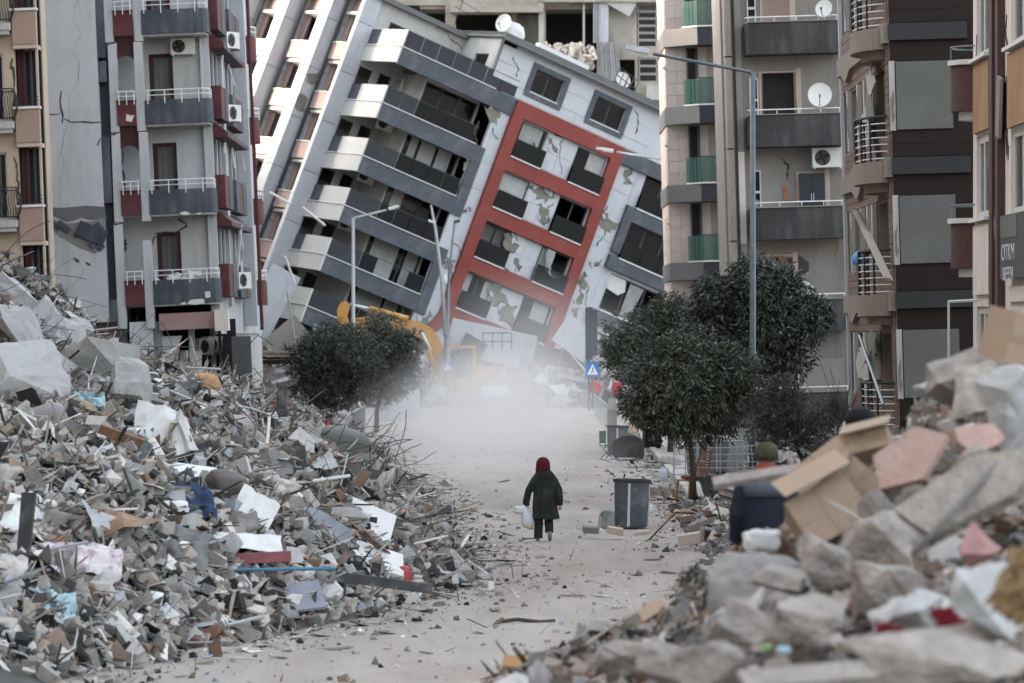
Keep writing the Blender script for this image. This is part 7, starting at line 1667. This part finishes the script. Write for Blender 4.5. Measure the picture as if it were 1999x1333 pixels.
barrier(1425, 1500, 102, 1.3, 4, 6, 'short welded mesh barrier leaning by the tall lamp pole', rz=55, tilt=-6)
t = thing('skip_container', 'battered grey metal container behind the mesh barrier', 'container', Matrix.Translation(((1380-1000)/FPX*104, 104, .14)))
part('body', MB().prism([(-.5,0),(.5,0),(.58,.95),(-.58,.95)], -.4, .4, lambda p, q, e: (p, e, q)), M_['bandg'], t); part('rim', MB().box(-.62,.62,-.45,.45,.952,1.02), M_['polew'], t)
for x in (-.4, .4): part('wheel', MB().tube([(x,-.42,.06),(x,-.36,.06)], .07, 10), M_['dark'], t)
for x in (-.25, .0, .25): part('rib', MB().box(x-.02,x+.02,-.425,-.402,.08,.9), M_['polew'], t)
solo('plastic_sheet', cloth(1.0, .6, 41, .15).xf(TR(((1385-1000)/FPX*104, 104, 1.2), 10)), MWT, 'white plastic sheet heaped on the battered container', 'sheet', smooth=True)
# basins, bricks, rod
solo('broken_tub', MB().rings([(0,0,0,.16,.15),(.01,0,.2,.22,.2),(0,.02,.36,.27,.25),(0,0,.36,.25,.23),(0,0,.06,.14,.13)], 8).xf(Matrix.Translation(W(1180, 1036, 79)) @ rotm(38, 20, 10)), mat('tub_plastic', (.44,.47,.46), .5, .12, 3, .1, dirt=(.3,.29,.27), dscale=4, damt=.5), 'broken pale plastic tub lying left of the nearest bin', 'tub')
solo('zinc_bowl', MB().rings([(0,0,0,.12,.12),(0,0,.1,.2,.2),(0,0,.16,.22,.22)], 20).xf(Matrix.Translation(W(1331, 1048, 76)) @ rotm(150, 10)), M_['polew'], 'upturned shiny zinc bowl in the roadside rubble', 'bowl', smooth=True)
for px, py, sz, rz, m, lab in ((1153,1044,(.3,.2,.12),5,'conc','single grey brick lying on the road before the broken tub'), (1200,1046,(.30,.2,.13),12,'peachw','pinkish block at the foot of the nearest bin'), (1252,1050,(.30,.16,.07),-8,'peachw','flat pink block right of the other pinkish block'),
    (1345,1062,(.42,.22,.2),-12,'peachw','beige hollow block in the roadside rubble under the tree'), (1385,1052,(.4,.2,.16),20,'beigeD','grey brown block leaning beside the beige hollow block'), (1398,1062,(.24,.2,.22),35,'peachw','small upright block at the end of the roadside blocks'), (1370,1035,(.6,.1,.16),-25,'beigeD','long thin slab standing behind the roadside blocks'), (1392,1030,(.5,.1,.12),-35,'wavE','second thin slab behind the roadside blocks, steeper')):
    D = 4.1*FPX/(py+6-642); solo('block', MB().obox((0,0,0), sz).xf(Matrix.Translation(W(px, py, D)+Vector((0,-.4,.12))) @ rotm(8, rz*.8, rz)), M_[m], lab, 'block')
solo('rusty_rod', MB().tube([W(1256,1066,74), W(1290,1030,74.5), W(1320,1000,75), W(1352,1002,75.4)], .022, 6), MRB['wood'], 'bent rusty rod leaning up towards the slim tree', 'rod')
solo('dark_flat_rag', cloth(.42,.3,51,.05).xf(Matrix.Translation(W(818,1246,50.8))), M_['dark'], 'small flat black scrap on the dusty road', 'scrap', smooth=True)
solo('flat_branch', MB().tube([(-.4,0,.03),(-.1,.05,.06),(.2,0,.03),(.42,.04,.04)], .03, 6).xf(Matrix.Translation(W(1025,1218,53.4))), M_['bark'], 'brown stick lying on the road in front of the walking person', 'stick')
solo('road_scrap', cloth(.28,.2,53,.06).xf(Matrix.Translation(W(1122,1045,76.5))), M_['dark'], 'dark scrap on the road right of the walking person', 'scrap', smooth=True)
# railings on both sides in the dust
def railing(px, y0, y1, D0, D1, label, n):
    t = thing('street_railing', label, 'railing', Matrix.Translation(((px-1000)/FPX*D0, D0, .1))); L_ = D1-D0
    part('top_bar', MB().tube([(0,0,1.0),(0,L_,1.0)], .03, 6).tube([(0,0,.2),(0,L_,.2)], .025, 5), M_['polew'], t)
    bmh = mesh_of('bar', MB().tube([(0,0,0),(0,0,1.0)], .022, 5), M_['polew'])
    for i in range(n+1): inst('bar', bmh, Matrix.Translation((0, L_*i/n, 0)), t)
railing(688, 0, 0, 138, 150, 'pale upright railing under the citrus trees', 12)
railing(1186, 0, 0, 152, 176, 'low railing with concrete posts along the far pavement', 10)
for i in range(4):
    y = 152+i*8; solo('concrete_post', MB().box(-.18,.18,-.18,.18,0,.8).xf(Matrix.Translation(((1196-1000)/FPX*y, y, .13))), M_['beigeD'], 'squat concrete post of the far low railing', 'post', 'posts of the far railing')
# fallen canopy of dark beams behind the slate block
t = thing('fallen_canopy', 'stack of dark brown roof beams fallen between the slate block and the leaning block', 'fallen roof', Matrix.Translation(W(510, 742, 158)))
for i, (px, py, w_, h_, a, m) in enumerate(((512,686,148,5,1,'wavE'),(515,693,140,4,2,'wavE'),(525,699,125,5,1,'dark'),(512,707,140,9,0,'brownE'),(500,694,60,4,-3,'beigeD'),(540,690,80,3,3,'wood'))):
    s = 158/FPX; p = W(px, py, 158)-W(510, 742, 158); mm_ = MRB['wood'] if m == 'wood' else M_[m]
    part('beam', MB().obox((p.x, i*.12, p.z), (w_*s, .5, h_*s), rotm(0, a)), mm_, t)
for px in (455, 500, 560): p = W(px, 715, 158)-W(510, 742, 158); part('prop', MB().obox((p.x, .3, p.z-1.6), (.35, .3, 3.2), rotm(0, rnd.uniform(-8, 8))), M_['conc'], t)
for i in range(7): p = W(460+i*18, 735, 158)-W(510, 742, 158); part('fallen_panel', MB().obox((p.x, .2, p.z+rnd.uniform(-.3, .3)), (1.0, .08, .7), rotm(rnd.uniform(-30, 30), rnd.uniform(-50, 50), 0)), M_[rnd.choice(['clad','slate','conc','dark'])], t)
# white container and site fence in the dust beside the tree
solo('white_container', MB().box(-.55,.55,-.5,.5,0,.95), M_['white'], 'white box standing below the excavator arm', 'box').location = W(772, 765, 196)
solo('site_board', MB().box(-.9,.9,-.05,.05,0,1.6).xf(Matrix.Translation(((780-1000)/FPX*170, 170, .03))), M_['clad'], 'pale panel in the dust at the left road side', 'panel')

# ================================================================ dust
def dust(name, c, r, dens, nsc, seed, label_kind='stuff', aniso=.0, thr=.42):
    bm = bmesh.new(); bmesh.ops.create_icosphere(bm, subdivisions=3, radius=1); me = bpy.data.meshes.new(name); bm.to_mesh(me); bm.free()
    o = bpy.data.objects.new(name, me); C.objects.link(o); o.location = c; o.scale = r; o['kind'] = 'stuff'
    m = bpy.data.materials.new(name); m.use_nodes = True; N = m.node_tree.nodes; L = m.node_tree.links; N.clear(); out = N.new('ShaderNodeOutputMaterial'); v = N.new('ShaderNodeVolumePrincipled')
    v.inputs['Color'].default_value = (.94, .91, .885, 1); v.inputs['Anisotropy'].default_value = aniso
    tc = N.new('ShaderNodeTexCoord'); ln = N.new('ShaderNodeVectorMath'); ln.operation = 'LENGTH'; L.new(tc.outputs['Object'], ln.inputs[0])
    fo = N.new('ShaderNodeMapRange'); fo.interpolation_type = 'SMOOTHSTEP'; fo.inputs[1].default_value = 1.0; fo.inputs[2].default_value = .0; L.new(ln.outputs['Value'], fo.inputs[0])
    ma = N.new('ShaderNodeVectorMath'); ma.operation = 'MULTIPLY'; ma.inputs[1].default_value = r; L.new(tc.outputs['Object'], ma.inputs[0])
    nz_ = N.new('ShaderNodeTexNoise'); nz_.inputs['Scale'].default_value = nsc; nz_.inputs['Detail'].default_value = 5; nz_.inputs['Roughness'].default_value = .6; nz_.noise_dimensions = '4D'; nz_.inputs['W'].default_value = seed; L.new(ma.outputs[0], nz_.inputs['Vector'])
    mr = N.new('ShaderNodeMapRange'); mr.inputs[1].default_value = thr-.12; mr.inputs[2].default_value = thr+.2; L.new(nz_.outputs['Fac'], mr.inputs[0])
    mu = N.new('ShaderNodeMath'); mu.operation = 'MULTIPLY'; L.new(fo.outputs[0], mu.inputs[0]); L.new(mr.outputs[0], mu.inputs[1])
    m2 = N.new('ShaderNodeMath'); m2.operation = 'MULTIPLY'; m2.inputs[1].default_value = dens; L.new(mu.outputs[0], m2.inputs[0]); L.new(m2.outputs[0], v.inputs['Density']); L.new(v.outputs[0], out.inputs['Volume'])
    me.materials.append(m); return o
DUST_ON = True
if DUST_ON:
    dust('dust_cloud', (-.7, 142, .3), (5.6, 56, 3.9), .115, .20, 3.0, thr=.46)
    dust('dust_cloud', (.5, 194, 2.5), (8.5, 22, 5.6), .035, .20, 11.0, thr=.44)
    dust('dust_cloud', (-1.0, 108, .2), (3.6, 26, 2.3), .075, .35, 7.0, thr=.46)


# clutter along the right-hand kerb
for px, py, D, mb, m, rot, lab, cat, nm, sm in (
  (1290, 985, 92, cloth(.95, .6, 61, .16), M_['wavE'], (15, 0, 10), 'crumpled grey beige tarpaulin on the kerb beside the water bottle', 'tarpaulin', 'crumpled_tarpaulin', True),
  (1262, 1010, 84, cushion(.34, .25, .2, seed=41, amp=.25), MWT, (0, 10, 0), 'crumpled white bag between the nearest bin and the kerb', 'bag', 'crumpled_bag', True),
  (1246, 988, 88, cloth(.2, .14, 62, .05), MRD, (20, 0, 0), 'small red scrap on the kerb behind the nearest bin', 'scrap', 'red_scrap', True),
  (1425, 905, 106, MB().box(-.25, .25, -.08, .08, 0, 1.3), M_['conc'], (-14, 12, 10), 'grey concrete slab standing upright behind the mesh barrier', 'slab', 'upright_slab', False),
  (1272, 862, 128, MB().box(-.28, .28, -.2, .2, 0, .62), M_['dark'], (0, 3, 10), 'small dark cabinet on the pavement beyond the armchair', 'cabinet', 'small_cabinet', False),
  (1310, 905, 112, cushion(.6, .4, .3, seed=42, amp=.2), MRB['cloth'], (0, 10, 20), 'dusty bundle on the pavement under the dark tree', 'bundle', 'dusty_bundle', True),
  (1440, 985, 84, sheetb(.8, .6, 19, .12), M_['slated'], (50, 15, 0), 'dark bent sheet right of the toppled office chair', 'metal sheet', 'bent_dark_sheet', False),
  (1335, 1010, 82, sheetb(.7, .3, 20, .06), MBB, (25, -12, 10), 'broken brown board at the foot of the slim tree', 'board', 'broken_board', False),
  (1405, 880, 110, MB().tube([(-.6, 0, 0), (.5, .1, .9)], .035, 6).tube([(-.2, 0, 0), (.1, .1, 1.0)], .03, 6), MRB['wood'], (0, 0, 0), 'two brown poles leaning behind the mesh barrier', 'poles', 'leaning_poles', False),
  (1530, 880, 95, cloth(.8, .5, 63, .12), MFL, (35, 6, 0), 'patterned white cloth on the rubble right of the tall lamp post', 'cloth', 'patterned_cloth', True)):
    p = W(px, py, D); z = max(hR(p.x, D), .13) if nm != 'crumpled_bag' and nm != 'red_scrap' else .05
    solo(nm, mb.xf(Matrix.Translation((p.x, D, max(z+.12, p.z-.1) if sm else z)) @ rotm(*rot)), m, lab, cat, smooth=sm)
